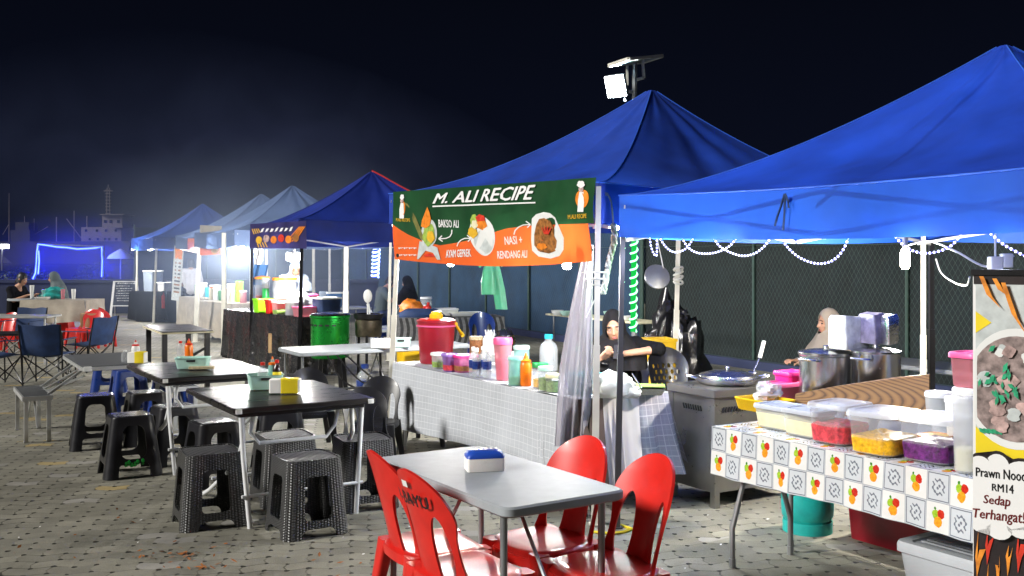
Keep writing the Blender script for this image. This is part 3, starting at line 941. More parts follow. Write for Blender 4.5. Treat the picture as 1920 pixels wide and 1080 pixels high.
def dark_table(label, loc, rz, W, L, group, top='dark_wood', h=.76):
    """folding canteen table: dark top, white tube legs crossing at the sides"""
    t = thing('canteen_table', label, 'table', loc, rz, group)
    tabletop(L, W, h, .036, .012, top, t)
    b = MB(); b.loft([rrect(W - .10, L - .10, .02, h - .065), rrect(W - .10, L - .10, .02, h - .0375)]); b.build('under_frame', t, 'black_metal')
    for s_ in (-1, 1):
        x = s_ * (W / 2 - .07)
        b = MB(); b.tube([(x, -L * .44, h - .05), (x - s_ * .015, -L * .44, h * .58), (x - s_ * .05, -L * .46, .0)], .0165, 10); b.build('leg', t, 'white_metal')
        x2 = s_ * (W / 2 - .105)
        b = MB(); b.tube([(x2, -L * .36, h - .05), (x2, -L * .38, h * .70), (x2, -L * .26, h * .48), (x2, L * .30, h * .09), (x2, L * .46, 0)], .0155, 10); b.build('leg', t, 'white_metal')
    q = W / 2 - .105
    b = MB(); b.tube([(-q * .80, -L * .36, h - .06), (-q * .86, -L * .36, h * .76), (-q * .70, -L * .36, h * .665), (q * .52, -L * .36, h * .665), (q * .68, -L * .36, h * .76), (q * .76, -L * .36, h - .06)], .013, 8); b.build('swing_bar', t, 'white_metal')
    b = MB(); b.tube([(-(W / 2 - .07), -L * .455, .20), (W / 2 - .07, -L * .455, .20)], .011, 8); b.tube([(-q, L * .25, .16), (q, L * .25, .16)], .011, 8); b.build('stretcher', t, 'white_metal')
    for s_ in (-1, 1):
        b = MB(); b.box((s_ * (W / 2 - .035), -L / 2 - .002, h - .02), (.04, .012, .03), bev=.004); b.build('corner_cap', t, 'white_plastic')
    return t
def drape(mb, rect, h, hem, mat_, side_fn=None, wave=.02, seed=0, nx=40, nz=10, sides=('x-', 'y-', 'y+'), uvs=True, res=.05, corner_flare=.05):
    """a cloth lying on a table top (local rect x0,x1,y0,y1) and hanging down the named sides"""
    x0, x1, y0, y1 = rect
    mb.use(mat_)
    off = .006
    mb.grid(lambda u, v: Vector((x0 + (x1 - x0) * u, y0 + (y1 - y0) * v, h + off + .002 * noise.noise(Vector((u * 8, v * 8, seed))))), 12, 24, uvfn=lambda u, v: ((x1 - x0) * u, (y1 - y0) * v))
    def hang(a, b, out, uo):
        a, b, out = Vector(a), Vector(b), Vector(out); L = (b - a).length
        def fn(u, v):
            p = a.lerp(b, u); dz = (h - hem) * v * (1 + .05 * math.sin(u * 5 + seed))
            k = v ** 1.3
            wv = wave * k * (math.sin(u * L * 9 + seed) + .6 * math.sin(u * L * 21 + seed * 2) + .8 * noise.noise(Vector((u * L * 3, v * 2, seed))))
            e = max(0, 1 - min(u, 1 - u) * L / .18)
            dirv = (b - a).normalized() * (-1 if u < .5 else 1)
            q = p + out * (.012 + .035 * k + wv) + dirv * e * corner_flare * k
            return Vector((q.x, q.y, h + off - dz - (0.006 * min(1, v * 8))))
        mb.grid(fn, int(max(8, L / res)), nz, uvfn=lambda u, v: (uo + (h - hem) * v, L * u) )
    if 'x-' in sides: hang((x0, y0, 0), (x0, y1, 0), (-1, 0, 0), -(h - hem))
    if 'x+' in sides: hang((x1, y1, 0), (x1, y0, 0), (1, 0, 0), 0)
    if 'y-' in sides: hang((x1, y0, 0), (x0, y0, 0), (0, -1, 0), 0)
    if 'y+' in sides: hang((x0, y1, 0), (x1, y1, 0), (0, 1, 0), 0)
# ---------------------------------------------------------------- people
def fuse(mb, name, parent, m, vox, smooth_it=3):
    """closed overlapping shapes -> one continuous surface"""
    o = mb.build(name + '_raw', None, m, norm=True)
    r = o.modifiers.new('r', 'REMESH'); r.mode = 'VOXEL'; r.voxel_size = vox; r.use_smooth_shade = True
    s = o.modifiers.new('s', 'SMOOTH'); s.iterations = smooth_it; s.factor = 0.5
    dg = bpy.context.evaluated_depsgraph_get()
    me = bpy.data.meshes.new_from_object(o.evaluated_get(dg)); me.name = name
    bpy.data.objects.remove(o)
    me.polygons.foreach_set('use_smooth', [True] * len(me.polygons))
    q = bpy.data.objects.new(name, me); COL.objects.link(q)
    if parent is not None: q.parent = parent
    return q
def hand(mb, w_, d, nrm, side, curl=0.6):
    d = Vector(d).normalized(); nrm = Vector(nrm); nrm = (nrm - d * nrm.dot(d)).normalized(); lat = d.cross(nrm).normalized() * side
    c = Vector(w_)
    for k in (-.5, 0, .5): mb.limb(c + lat * .026 * k, c + d * .078 + lat * .056 * k, .017, .013, 8)
    for i, (o, L) in enumerate(((-.032, .062), (-.011, .074), (.011, .070), (.031, .054))):
        p = c + d * .080 + lat * o; dr = d * 1.0
        ax = lat
        for s_, (f, r) in enumerate(((.45, .0092), (.32, .0085), (.26, .0078))):
            a = curl * (0.55 + 0.35 * s_) * (1 + .08 * i)
            dr = (dr * math.cos(a) + nrm * math.sin(a)).normalized() if s_ == 0 else (dr * math.cos(a) + (nrm - dr * nrm.dot(dr)).normalized() * math.sin(a)).normalized()
            q = p + dr * L * f * 1.05; mb.limb(p, q, r, r * .93, 7); p = q
    p = c + d * .022 - lat * .030; q = p + d * .032 - lat * .026 + nrm * .016; mb.limb(p, q, .0125, .0105, 7)
    mb.limb(q, q + d * .030 - lat * .004 + nrm * .012, .0102, .0088, 7)
def headframe(yaw, pitch, roll=0.0):
    return Matrix.Rotation(yaw, 3, 'Z') @ Matrix.Rotation(pitch, 3, 'X') @ Matrix.Rotation(roll, 3, 'Y')
def person(label, loc, rz, J, yaw=0.0, pitch=0.0, skin='skin', shirt='black_cloth', sleeve=0.3, trousers='denim', cover='hair', cover_m='hair', vox=.010, hands=(None, None), group=None, lower=True, roll=0.0, long_hair=False, drape_len=.27, shorts=False, closed=False):
    t = thing('person', label, 'person', loc, rz, group)
    j = {k: Vector(v) for k, v in J.items()}
    H = headframe(yaw, pitch, roll); hc = j['head']; hp = lambda x, y, z: hc + H @ Vector((x, y, z))
    b = MB()
    b.ball(hp(0, -.012, .025), (.077, .094, .093), rot=H, n=16, m=12)
    b.ball(hp(0, .020, -.030), (.064, .074, .088), rot=H, n=16, m=12)
    b.ball(hp(0, .038, -.085), (.043, .046, .040), rot=H)
    b.ball(hp(.036, .066, -.022), (.024, .022, .024), rot=H); b.ball(hp(-.036, .066, -.022), (.024, .022, .024), rot=H)
    b.limb(hp(0, .088, .014), hp(0, .109, -.026), .009, .0135, 8)
    b.ball(hp(0, .096, -.031), (.019, .012, .010), rot=H)
    b.limb(hp(-.034, .080, .026), hp(.034, .080, .026), .010, .010, 8)
    b.ball(hp(0, .083, -.062), (.024, .012, .010), rot=H, n=10, m=6); b.ball(hp(0, .081, -.073), (.020, .011, .009), rot=H, n=10, m=6)
    for s_ in (-1, 1): b.ball(hp(s_ * .079, -.008, -.008), (.010, .022, .032), rot=H)
    b.limb(j['neck'] + Vector((0, 0, -.06)), hp(0, -.015, -.06), .056, .048)
    b.limb(j['neck'], j['chest'], .07, .13)
    def trunk(b, e):
        b.limb(j['shL'].lerp(j['neck'], .1), j['shR'].lerp(j['neck'], .1), .070 + e, .070 + e)
        b.limb(j['shL'].lerp(j['chest'], .55), j['pelvis'] + (j['hipL'] - j['pelvis']) * .5, .105 + e, .115 + e)
        b.limb(j['shR'].lerp(j['chest'], .55), j['pelvis'] + (j['hipR'] - j['pelvis']) * .5, .105 + e, .115 + e)
        b.limb(j['chest'], j['pelvis'], .12 + e, .13 + e)
    trunk(b, 0)
    for q, s_ in (('L', -1), ('R', 1)):
        b.limb(j['sh' + q], j['el' + q], .052, .040); b.limb(j['el' + q], j['wr' + q], .040, .026)
        hd = hands[0 if q == 'L' else 1]
        if hd is None: hd = (j['wr' + q] - j['el' + q], (0, 0, -1), .5)
        hand(b, j['wr' + q], hd[0], hd[1], hd[3] if len(hd) > 3 else s_, hd[2])
        if lower:
            b.limb(j['hip' + q], j['kn' + q], .085, .058); b.limb(j['kn' + q], j['an' + q], .056, .036)
            fo = Vector((0, .15, -.045)) if 'foot' not in j else j['foot']
            b.limb(j['an' + q] + Vector((0, -.03, -.04)), j['an' + q] + fo, .040, .028)
    fuse(b, 'body', t, skin, vox)
    for s_ in (-1, 1):
        m = MB()
        if closed: m.tube([hp(s_ * .034 + x, .0865 - abs(x) * .25, .000 - .004 * math.cos(x * 90)) for x in (-.015, -.008, 0, .008, .015)], .0030, 6)
        else: m.ball(hp(s_ * .033, .0815, .001), (.014, .009, .0075), rot=H, n=10, m=6)
        m.build('eye', t, 'hair')
        m = MB(); m.tube([hp(s_ * .034 + x, .0905 - abs(x) * .35, .029 - x * s_ * .12 - 6 * x * x) for x in (-.021, -.01, 0, .01, .021)], .0038, 6); m.build('eyebrow', t, 'hair')
    m = MB(); m.ball(hp(0, .0925, -.0625), (.022, .006, .0055), rot=H, n=10, m=6); m.ball(hp(0, .0905, -.0725), (.018, .006, .006), rot=H, n=10, m=6); m.build('lips', t, 'lip')
    # shirt
    b = MB(); trunk(b, .014)
    b.limb(j['neck'].lerp(j['chest'], .35), j['chest'], .075, .13)
    for q in 'LR':
        b.limb(j['sh' + q], j['el' + q] if sleeve > .6 else j['sh' + q].lerp(j['el' + q], .35 + sleeve), .068, .062)
        if sleeve > .6: b.limb(j['el' + q], j['el' + q].lerp(j['wr' + q], (sleeve - .6) / .4 * .95 + .02), .054, .048 if sleeve < .9 else .040)
    fuse(b, 'shirt', t, shirt, vox)
    if lower:
        b = MB(); b.limb(j['hipL'], j['hipR'], .11, .11); b.limb(j['pelvis'], j['pelvis'] + Vector((0, 0, .08)), .14, .13)
        for q in 'LR':
            b.limb(j['hip' + q], j['kn' + q], .100, .072)
            if not shorts: b.limb(j['kn' + q], j['kn' + q].lerp(j['an' + q], .92), .070, .052)
        fuse(b, 'trousers', t, trousers, vox)
        for q in 'LR':
            fo = Vector((0, .15, -.045)) if 'foot' not in j else j['foot']
            m = MB(); m.limb(j['an' + q] + Vector((0, -.03, -.045)), j['an' + q] + fo, .046, .034); m.build('shoe', t, 'rubber')
    # head cover
    if cover == 'hijab':
        m = MB(); nk = j['neck']
        def f(a, z):
            if z < -.16 or z > .125: return -1
            return -(math.hypot(((a + math.pi) % (2 * math.pi) - math.pi) / .80, (z + .020) / .098) - 1) * .1
        def mp(a, z):
            ca, sa = math.sin(a), math.cos(a)
            if z > -.06:
                q = max(0.0, min(1, (z + .06) / .19)); rr = math.sqrt(max(0, 1 - q ** 2.6))
                p = hp(ca * .097 * rr, -.010 + sa * .114 * rr, -.06 + q * .198)
                return p
            k = min(1, (-.06 - z) / (.06 + drape_len)); hp0 = hp(ca * .097, -.010 + sa * .114, -.06)
            ch = .078 + .02 * k
            sp = nk + Vector((ca * (.10 + .16 * min(1, k * 1.7)), sa * (.095 + .06 * k) + (.02 + .09 * k if sa > 0 else -.02), .0 - drape_len * max(0, k - .22)))
            e = min(1, k * 2.6); e = e * e * (3 - 2 * e)
            p = hp0.lerp(sp, e) + Vector((ca, sa, 0)) * .008 * k * math.sin(a * 9 + k * 3)
            return p
        m.sheet(f, mp, 0, 2 * math.pi, 72, -.06 - .06 - drape_len, .1299, 44); m.weld(3e-4); m.thick(.006); m.build('hijab', t, cover_m, angle=80)
    else:
        m = MB()
        def f(a, z):
            x = (a + math.pi) % (2 * math.pi) - math.pi
            return -(math.hypot(x / 1.05, (z + .075) / .112) - 1) * .1
        def mp(a, z):
            q = max(0, (z + .075) / .20); q = min(1, q); rr = math.sqrt(max(0, 1 - q ** 4.0)); ca, sa = math.sin(a), math.cos(a)
            return hp(ca * .086 * rr, -.014 + sa * .104 * rr + (.004 * math.sin(a * 13)) * rr, -.075 + q * .208)
        m.sheet(f, mp, 0, 2 * math.pi, 60, -.0749, .1249, 26); m.weld(3e-4); m.thick(.01)
        if long_hair: m.limb(hp(0, -.105, .02), hp(0, -.15, -.13), .03, .012, 8)
        m.build('hair', t, cover_m, angle=80)
    return t
SIT = dict(pelvis=(0, 0, .52), chest=(0, .04, .86), neck=(0, .06, 1.03), head=(0, .10, 1.17), shL=(-.18, .05, .98), shR=(.18, .05, .98),
           elL=(-.24, .16, .76), elR=(.24, .16, .76), wrL=(-.14, .36, .80), wrR=(.14, .36, .80), hipL=(-.09, .02, .50), hipR=(.09, .02, .50),
           knL=(-.11, .42, .50), knR=(.11, .42, .50), anL=(-.11, .40, .085), anR=(.11, .40, .085))
STAND = dict(pelvis=(0, 0, .92), chest=(0, .02, 1.22), neck=(0, .02, 1.38), head=(0, .05, 1.51), shL=(-.17, .01, 1.33), shR=(.17, .01, 1.33),
             elL=(-.24, .03, 1.06), elR=(.24, .03, 1.06), wrL=(-.13, .24, .98), wrR=(.13, .24, .98), hipL=(-.085, 0, .90), hipR=(.085, 0, .90),
             knL=(-.09, .03, .49), knR=(.09, .03, .49), anL=(-.09, 0, .085), anR=(.09, 0, .085))
def pose(base, **k):
    d = dict(base); d.update(k); return d
# ================================================================ THE SETTING
v32, u32 = vu(ROW)
m = MB(); m.grid(lambda a, b: Vector((-2500 + 5000 * a, -30 + 3500 * b, 0)), 1, 1); tag(m.build('ground', None, 'pavers', smooth=False), kind='structure')
m = MB(); m.grid(lambda a, b: Vector((-2500 + 5000 * a, 36.0 + 3300 * b, .006)), 1, 1); tag(m.build('sea_water', None, 'sea_water', smooth=False), kind='structure')

# low sea wall at the end of the car park
t = thing('sea_wall', 'long low dark concrete sea wall at the far end of the paved lot', 'wall', (-14, 29.9, 0))
m = MB(); m.box((0, .15, .45), (22, .26, .90)); m.build('wall', t, 'sea_wall', smooth=False)
m = MB(); m.box((0, .15, .955), (22, .36, .105), bev=.02); m.build('coping', t, 'sea_wall', smooth=False)

# chain-link fence behind the stalls
def fence(name, label, p0, p1, h, step, pitch, net, posts=True):
    p0, p1 = Vector((p0[0], p0[1], 0)), Vector((p1[0], p1[1], 0)); L = (p1 - p0).length; d = (p1 - p0).normalized()
    nb = Vector((-d.y, d.x, 0))
    if nb.y < 0: nb = -nb
    t = thing(name, label, 'fence', p0)
    if pitch:
        m = MB(); r = .0014
        n = int((L + h) / pitch); sl = h * 1.0
        for i in range(-int(h * .8 / pitch) - 1, int(L / pitch) + 1):
            for s_ in (1, -1):
                a = i * pitch; b_ = a + h * .62
                z0, z1 = .12, h
                xa, xb = (a, b_) if s_ > 0 else (b_, a)
                lo, hi = 0.0, 1.0
                x0, x1 = xa, xb
                def clip(x0, z0, x1, z1):
                    if max(x0, x1) < 0 or min(x0, x1) > L: return None
                    def at(x): return z0 + (z1 - z0) * (x - x0) / (x1 - x0)
                    q = []
                    for x in (x0, x1):
                        xx = min(L, max(0, x)); q.append((xx, at(xx)))
                    return q
                c = clip(x0, z0, x1, z1)
                if not c: continue
                A = d * c[0][0] + Vector((0, 0, c[0][1])); B = d * c[1][0] + Vector((0, 0, c[1][1]))
                if (B - A).length < .05: continue
                m.use('fence_wire'); o_ = nb * (-.003 * s_)
                pr = Vector((-(B - A).z, 0, 0)); pd = d * (-(B - A).z) + Vector((0, 0, (B - A).dot(d))); pd.normalize()
                q = [m.v(A + o_ - pd * r), m.v(B + o_ - pd * r), m.v(B + o_ + pd * r), m.v(A + o_ + pd * r)]
                m.f(q)
        m.build('wire_mesh', t, smooth=False)
    m = MB()
    m.grid(lambda a, b: d * L * a + nb * (.06 + .02 * math.sin(a * L * 3.7) ) + Vector((0, 0, .02 + (h - .05) * b)), int(L * 3), 2); m.build('shade_net', t, net)
    m = MB()
    for z in (h * .62, .14): m.tube([d * (L * i / 30) + Vector((0, 0, z - .012 * (i % 2))) - nb * .012 for i in range(31)], .004, 4)
    m.build('strand_wire', t, 'fence_wire')
    k = int(L / step)
    for i in range(k + 1):
        m = MB(); m.tube([d * L * i / k + Vector((0, 0, 0)) + nb * .025, d * L * i / k + Vector((0, 0, h + .05)) + nb * .025], .026, 8); m.build('post', t, 'fence_post')
    m = MB(); m.box(d * L / 2 + nb * .0 + Vector((0, 0, .065)), (L, .16, .13), math.atan2(d.y, d.x)); m.build('kerb', t, 'sea_wall', smooth=False)
    return t
FA = Vector((7.6, 8.1, 0)); 
fd = Vector((-.485, .8745, 0))
fence('chain_link_fence', 'green chain-link fence with dark shade netting beside the nearer stalls', FA - fd * 3, FA + fd * 11.0, 3.0, 2.35, .078, 'net_dark')
P1 = FA + fd * 11.05
P2 = Vector((-5.4, 32.6, 0))
fence('chain_link_fence', 'netted chain-link fence, blue light put into its colour, behind the banner and hazy stalls', P1, P2, 3.0, 1.9, .085, 'net_blue_lit')
fence('chain_link_fence', 'short netted fence closing the far corner by the chalkboard', P2 + Vector((-.05, 0, 0)), (-11.4, 30.6), 2.6, 2.0, 0, 'net_blue_lit')

# the ship across the water and the masts at its left
t = thing('cargo_ship', 'pale cargo ship with a square bridge tower and tall mast beyond the sea wall', 'ship', (-79, 205, 0))
def sp(px, py): return Vector(((px - 960) / FPX * 205 + 79, 0, Z(py, 205)))
m = MB(); a, b = sp(60, 470), sp(262, 470); zd = Z(453, 205)
m.loft([[Vector((a.x - 4, 0, .1)), Vector((b.x - 1, -4.5, .1)), Vector((b.x - 1, 4.5, .1))], [Vector((a.x - 9, 0, zd)), Vector((b.x, -5, zd)), Vector((b.x, 5, zd))]]); m.build('hull', t, 'ship_hull', smooth=False)
def block(name, x0, x1, y0, y1, mt, dep=6, par=None):
    p, q = sp(x0, y0), sp(x1, y1); mm = MB(); mm.box(((p.x + q.x) / 2, 0, (p.z + q.z) / 2), (q.x - p.x, dep, abs(p.z - q.z))); return mm.build(name, par or t, mt, smooth=False)
dk = block('deckhouse', 164, 238, 426.6, 455, 'ship_paint')
br = block('bridge', 201, 238, 404, 426, 'ship_paint', 5)
block('bridge_roof', 199, 243, 402.4, 404, 'ship_paint', 6.5)
block('bridge_wing', 224, 244, 424.5, 428.2, 'ship_paint', 8)
for i, (x, y) in enumerate(((173, 433), (193, 433), (210, 433), (228, 433), (180, 449), (195, 449), (208, 449), (216, 449), (229, 449))):
    p = sp(x, y); mm = MB(); mm.box((p.x, -3.03, p.z), (.42, .1, .45)); mm.build('window', dk, 'window_dark', smooth=False)
for x in (207, 217, 231):
    p = sp(x, 416); mm = MB(); mm.box((p.x, -2.53, p.z), (.55, .1, .6)); mm.build('window', br, 'window_dark', smooth=False)
m = MB()
for dx in (-.35, .35): m.tube([sp(203, 404) + Vector((dx, 0, 0)), sp(203, 352) + Vector((dx * .6, 0, 0))], .10, 6)
for k in range(8): q = sp(203, 400 - k * 6.2); m.box(q, (1.0, .5, .12))
m.box(sp(203, 358), (1.8, .3, .15)); m.tube([sp(203, 352), sp(203, 346)], .08, 6)
m.build('mast', t, 'ship_paint', smooth=False)
m = MB(); m.tube([sp(163, 455), sp(163, 405)], .12, 6); m.tube([sp(155, 450), sp(125, 410)], .10, 6); m.tube([sp(139, 455), sp(139, 395)], .09, 6); m.tube([sp(106, 460), sp(106, 407)], .12, 6); m.build('derrick', t, 'ship_paint', smooth=False)
lamp('ship_fill_lamp', (sp(200, 440).x - 14, -30, 16), 3000, 1.0, (1.0, .86, .80), t)  # added fill lamp out over the water, brightens the ship's near side
t = thing('fishing_boat', 'dim fishing boat with bare masts moored at the far left', 'boat', (-112, 225, 0))
def sp(px, py): return Vector(((px - 960) / FPX * 225 + 112, 0, Z(py, 225)))
a, b = sp(-30, 470), sp(62, 470); zd = Z(458, 225)
m = MB(); m.loft([[Vector((a.x, 0, .1)), Vector((b.x - 2, -4, .1)), Vector((b.x - 2, 4, .1))], [Vector((a.x - 3, 0, zd)), Vector((b.x, -4.6, zd)), Vector((b.x, 4.6, zd))]]); m.build('hull', t, 'ship_hull', smooth=False)
block('cabin', 37, 62, 417, 432, 'ship_hull', 4); block('wheelhouse', 30, 66, 432, 458, 'ship_hull', 5)
m = MB()
for x, y in ((17, 362), (46, 405), (64, 410)): m.tube([sp(x, 458), sp(x, y)], .14, 6, r1=.05)
m.tube([sp(17, 420), sp(5, 440)], .08, 5); m.tube([sp(64, 440), sp(90, 425)], .08, 5); m.build('mast', t, 'ship_paint')

# blue rope-light frame standing by the sea wall
t = thing('rope_light_arch', 'glowing blue rope-light frame like a goal on the sea wall', 'rope light', D(132, 30.5))
def fp(px, py): q = D(px, 30.5, 0); return Vector((q.x - D(132, 30.5).x, 0, Z(py, 30.5)))
m = MB()
for x0, y0, x1, y1 in ((70, 458, 66, 528), (194, 462, 194, 528)):
    a, b = fp(x0, y0), fp(x1, y1); b.z = 0; m.tube([a, b], .03, 6)
m.tube([fp(70, 458), fp(194, 462)], .025, 6); m.build('frame', t, 'grey_metal')
m = MB(); P = [fp(63, 523), fp(68, 512), fp(70, 490), fp(71, 470), fp(73, 458), fp(90, 460), fp(108, 463), fp(126, 464), fp(146, 467), fp(166, 466), fp(180, 465), fp(192, 463), fp(193, 490), fp(192, 519)]
P = [p + Vector((0, -.05, 0)) for p in P]; m.tube(P, .022, 6); P2_ = [fp(74, 470), fp(75, 490), fp(73, 514)]; m.tube([p + Vector((0, -.05, 0)) for p in P2_], .02, 6)
m.build('rope_light', t, 'led_frame')
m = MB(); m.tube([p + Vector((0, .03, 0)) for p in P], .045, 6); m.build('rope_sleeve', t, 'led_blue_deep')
for px, py in ((69, 500), (72, 466), (104, 464), (150, 468), (191, 470), (193, 502)): q = fp(px, py); lamp('rope_lamp', (q.x, .30, q.z), 34, .12, (.02, .06, 1.0), t)

# shrubs behind the wall
def shrub(label, loc, r, h, seed):
    t = thing('shrub', label, 'shrub', loc); rnd = random.Random(seed)
    m = MB()
    for i in range(9):
        a = rnd.uniform(0, 6.28); q = rnd.uniform(.1, .6) * r; m.tube([(0, 0, 0), (math.cos(a) * q * .5, math.sin(a) * q * .5, h * .45), (math.cos(a) * q, math.sin(a) * q, h * .8)], .015, 5, r1=.005)
    m.build('stem', t, 'bark')
    m = MB()
    for i in range(1100):
        while True:
            p = Vector((rnd.uniform(-1, 1), rnd.uniform(-1, 1), rnd.uniform(-1, 1)))
            if p.length < 1 and noise.noise(p * 2.2 + Vector((seed, 0, 0))) > -.12: break
        c = Vector((p.x * r, p.y * r, h * .60 + p.z * h * .42)); a, b, n_ = frame((rnd.uniform(-1, 1), rnd.uniform(-1, 1), rnd.uniform(-.2, 1)))
        s_ = rnd.uniform(.03, .07)
        m.f([m.v(c - a * s_), m.v(c - b * s_ * .5), m.v(c + a * s_), m.v(c + b * s_ * .5)])
    m.build('foliage', t, 'leaf', smooth=False)
shrub('blue-lit leafy shrub beyond the sea wall at the far left edge', D(14, 32.0), .8, 1.25, 3)
shrub('blue-lit leafy shrub beside the left post of the rope-light frame', D(48, 32.4), .85, 1.35, 5)
shrub('blue-lit shrub inside the right half of the rope-light frame', D(172, 32.4), .6, 1.5, 8)
t = thing('parasol', 'folded pale parasol right of the rope-light frame', 'parasol', D(226, 31.5))
m = MB(); m.tube([(0, 0, 0), (0, 0, 1.9)], .022, 6); m.build('pole', t, 'grey_metal')
m = MB(); m.lathe([(.40, 1.62), (.34, 1.72), (.12, 1.86), (.01, 1.93)], n=14, cap0=False); m.thick(.01); m.build('canopy', t, 'pale_blue_cloth')
# ================================================================ CANOPIES
def pl(px_t, px_b, d, zt, mt, wd=.034):
    a = D(px_t, d); b = D(px_b, d); return (a.x, a.y, b.x, b.y, zt, mt, wd)
# nearest right
canopy('bright blue canopy hung with white light swags at the right, nearest to the camera', (.665, 6.33), (2.33, 3.68), (4.87, 5.32), (3.23, 7.95), (2.075, 2.065, 2.07, 2.07), (2.845, 5.85, 2.93), .255, 'blue_fabric',
       [(.70, 6.36, .655, 6.33, 2.05, 'pole_grey', .036), (2.36, 3.74, 2.36, 3.74, 2.05, 'cream_metal', .034), (4.82, 5.33, 4.82, 5.33, 2.05, 'cream_metal', .034), pl(1731, 1731, 7.85, 2.05, 'cream_metal', .036)], p=1.5, sag=.03, seed=2)
# banner stall
canopy('royal blue canopy behind the green and orange banner in the middle', (-1.095, 8.97), (.55, 6.42), (3.3, 8.16), (1.735, 10.7), (2.25, 2.165, 2.15, 2.2), (1.18, 8.55, 3.115), .26, 'royal_fabric',
       [pl(749, 728, 8.97, 2.22, 'cream_metal', .045), pl(1122, 1115, 6.40, 2.14, 'cream_metal', .040), pl(1746, 1747, 8.1, 2.1, 'black_metal', .042), pl(1273, 1264, 10.5, 2.15, 'cream_metal', .05)], p=1.6, sag=.03, seed=5)
# dark one with the red cord
canopy('dark navy canopy with a red cord along its right ridge, left of the banner stall', (-4.0, 15.6), (-2.95, 14.0), (-.35, 15.5), (-1.35, 17.0), (2.15, 2.21, 2.2, 2.15), (-2.146, 15.5, 3.0), .28, 'navy_fabric',
       [pl(473, 470, 15.5, 2.1, 'black_metal', .04), pl(567, 561, 14.0, 2.15, 'black_metal', .05), pl(733, 728, 16.4, 2.1, 'cream_metal', .05), pl(650, 648, 16.9, 2.1, 'cream_metal', .09)], p=1.35, sag=.03, seed=9, cord=True)
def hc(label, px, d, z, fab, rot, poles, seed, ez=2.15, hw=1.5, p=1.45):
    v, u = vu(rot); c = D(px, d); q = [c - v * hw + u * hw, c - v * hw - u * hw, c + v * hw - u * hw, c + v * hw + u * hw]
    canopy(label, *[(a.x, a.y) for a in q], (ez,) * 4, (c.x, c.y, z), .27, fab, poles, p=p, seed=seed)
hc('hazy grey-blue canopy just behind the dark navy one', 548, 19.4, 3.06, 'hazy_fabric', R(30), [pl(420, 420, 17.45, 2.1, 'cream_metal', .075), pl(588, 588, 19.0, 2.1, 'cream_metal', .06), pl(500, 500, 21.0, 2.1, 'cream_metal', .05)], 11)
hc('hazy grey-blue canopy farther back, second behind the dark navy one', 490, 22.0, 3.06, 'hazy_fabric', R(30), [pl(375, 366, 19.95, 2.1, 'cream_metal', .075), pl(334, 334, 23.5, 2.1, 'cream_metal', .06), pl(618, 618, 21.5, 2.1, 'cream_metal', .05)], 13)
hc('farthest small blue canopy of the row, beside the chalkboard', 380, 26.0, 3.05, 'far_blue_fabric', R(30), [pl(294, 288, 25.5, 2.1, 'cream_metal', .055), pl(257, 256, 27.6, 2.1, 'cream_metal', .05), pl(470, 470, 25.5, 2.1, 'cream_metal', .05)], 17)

# ---------------------------------------------------------------- main banner
BF = [Vector((-1.14, 8.945)), Vector((.52, 6.375))]
def b_s(px):
    k = (px - 960) / FPX; dx, dd = BF[1] - BF[0]
    return (k * BF[0].y - BF[0].x) / (dx - k * dd)
def b_y(s): return BF[0].y + (BF[1].y - BF[0].y) * s
s0, s1 = b_s(746), b_s(1126)
def top_y(px): return 360 + (333 - 360) * (px - 748) / 377
def bot_y(px):
    q = (px - 745) / 370; return 486 + 4 * q + 11 * math.sin(math.pi * min(1, max(0, q)))
bn = Vector((-(BF[1] - BF[0]).y, (BF[1] - BF[0]).x)).normalized()
if bn.y > 0: bn = -bn
def banner(px, py, off=0.0):
    s = b_s(px); q = BF[0].lerp(BF[1], s); z = Z(py, q.y)
    rip = .012 * math.sin(px * .035) + .010 * math.sin(px * .09 + py * .05) + .018 * math.sin((py - 340) * .03)
    q = q + bn * (.035 + off + rip * .6)
    return Vector((q.x, q.y, z))
t = thing('banner', 'wide green and orange food banner with white title hung across the middle stall', 'banner', (BF[0].x, BF[0].y, 0))
ori = Vector((BF[0].x, BF[0].y, 0))
bp = lambda x, y, o=0.0: banner(x, y, o) - ori
def wave_edge(px):
    pts = [(742, 418), (775, 441), (800, 452), (830, 460), (880, 452), (930, 437), (960, 429), (1000, 423), (1060, 421), (1130, 419)]
    for (a, b), (c, d) in zip(pts, pts[1:]):
        if px <= c: return b + (d - b) * (px - a) / (c - a)
    return pts[-1][1]
m = MB(); m.use('banner_green')
m.grid(lambda u, v: bp(746 + 380 * u, top_y(746 + 380 * u) + (wave_edge(746 + 380 * u) - top_y(746 + 380 * u)) * v), 80, 10)
m.use('banner_orange')
m.grid(lambda u, v: bp(746 + (370 if 1 else 0) * u, wave_edge(746 + 370 * u) + (bot_y(746 + 370 * u) - wave_edge(746 + 370 * u)) * v), 80, 8)
m.build('sheet', t, norm=False)
def art(name, pts, mt, off): 
    mm = MB(); mm.poly(pts, bp, off); return mm.build(name, t, mt, smooth=False)
def ell(cx, cy, rx, ry, n=26, rot=0, wob=0, sd=0, a0=0, a1=360):
    P = []
    for i in range(n):
        a = R(a0 + (a1 - a0) * i / (n if a1 - a0 == 360 else n - 1)); k = 1 + wob * math.sin(a * 5 + sd) + wob * .6 * math.sin(a * 9 + sd * 2)
        x, y = math.cos(a) * rx * k, math.sin(a) * ry * k
        P.append((cx + x * math.cos(rot) - y * math.sin(rot), cy + x * math.sin(rot) + y * math.cos(rot)))
    return P
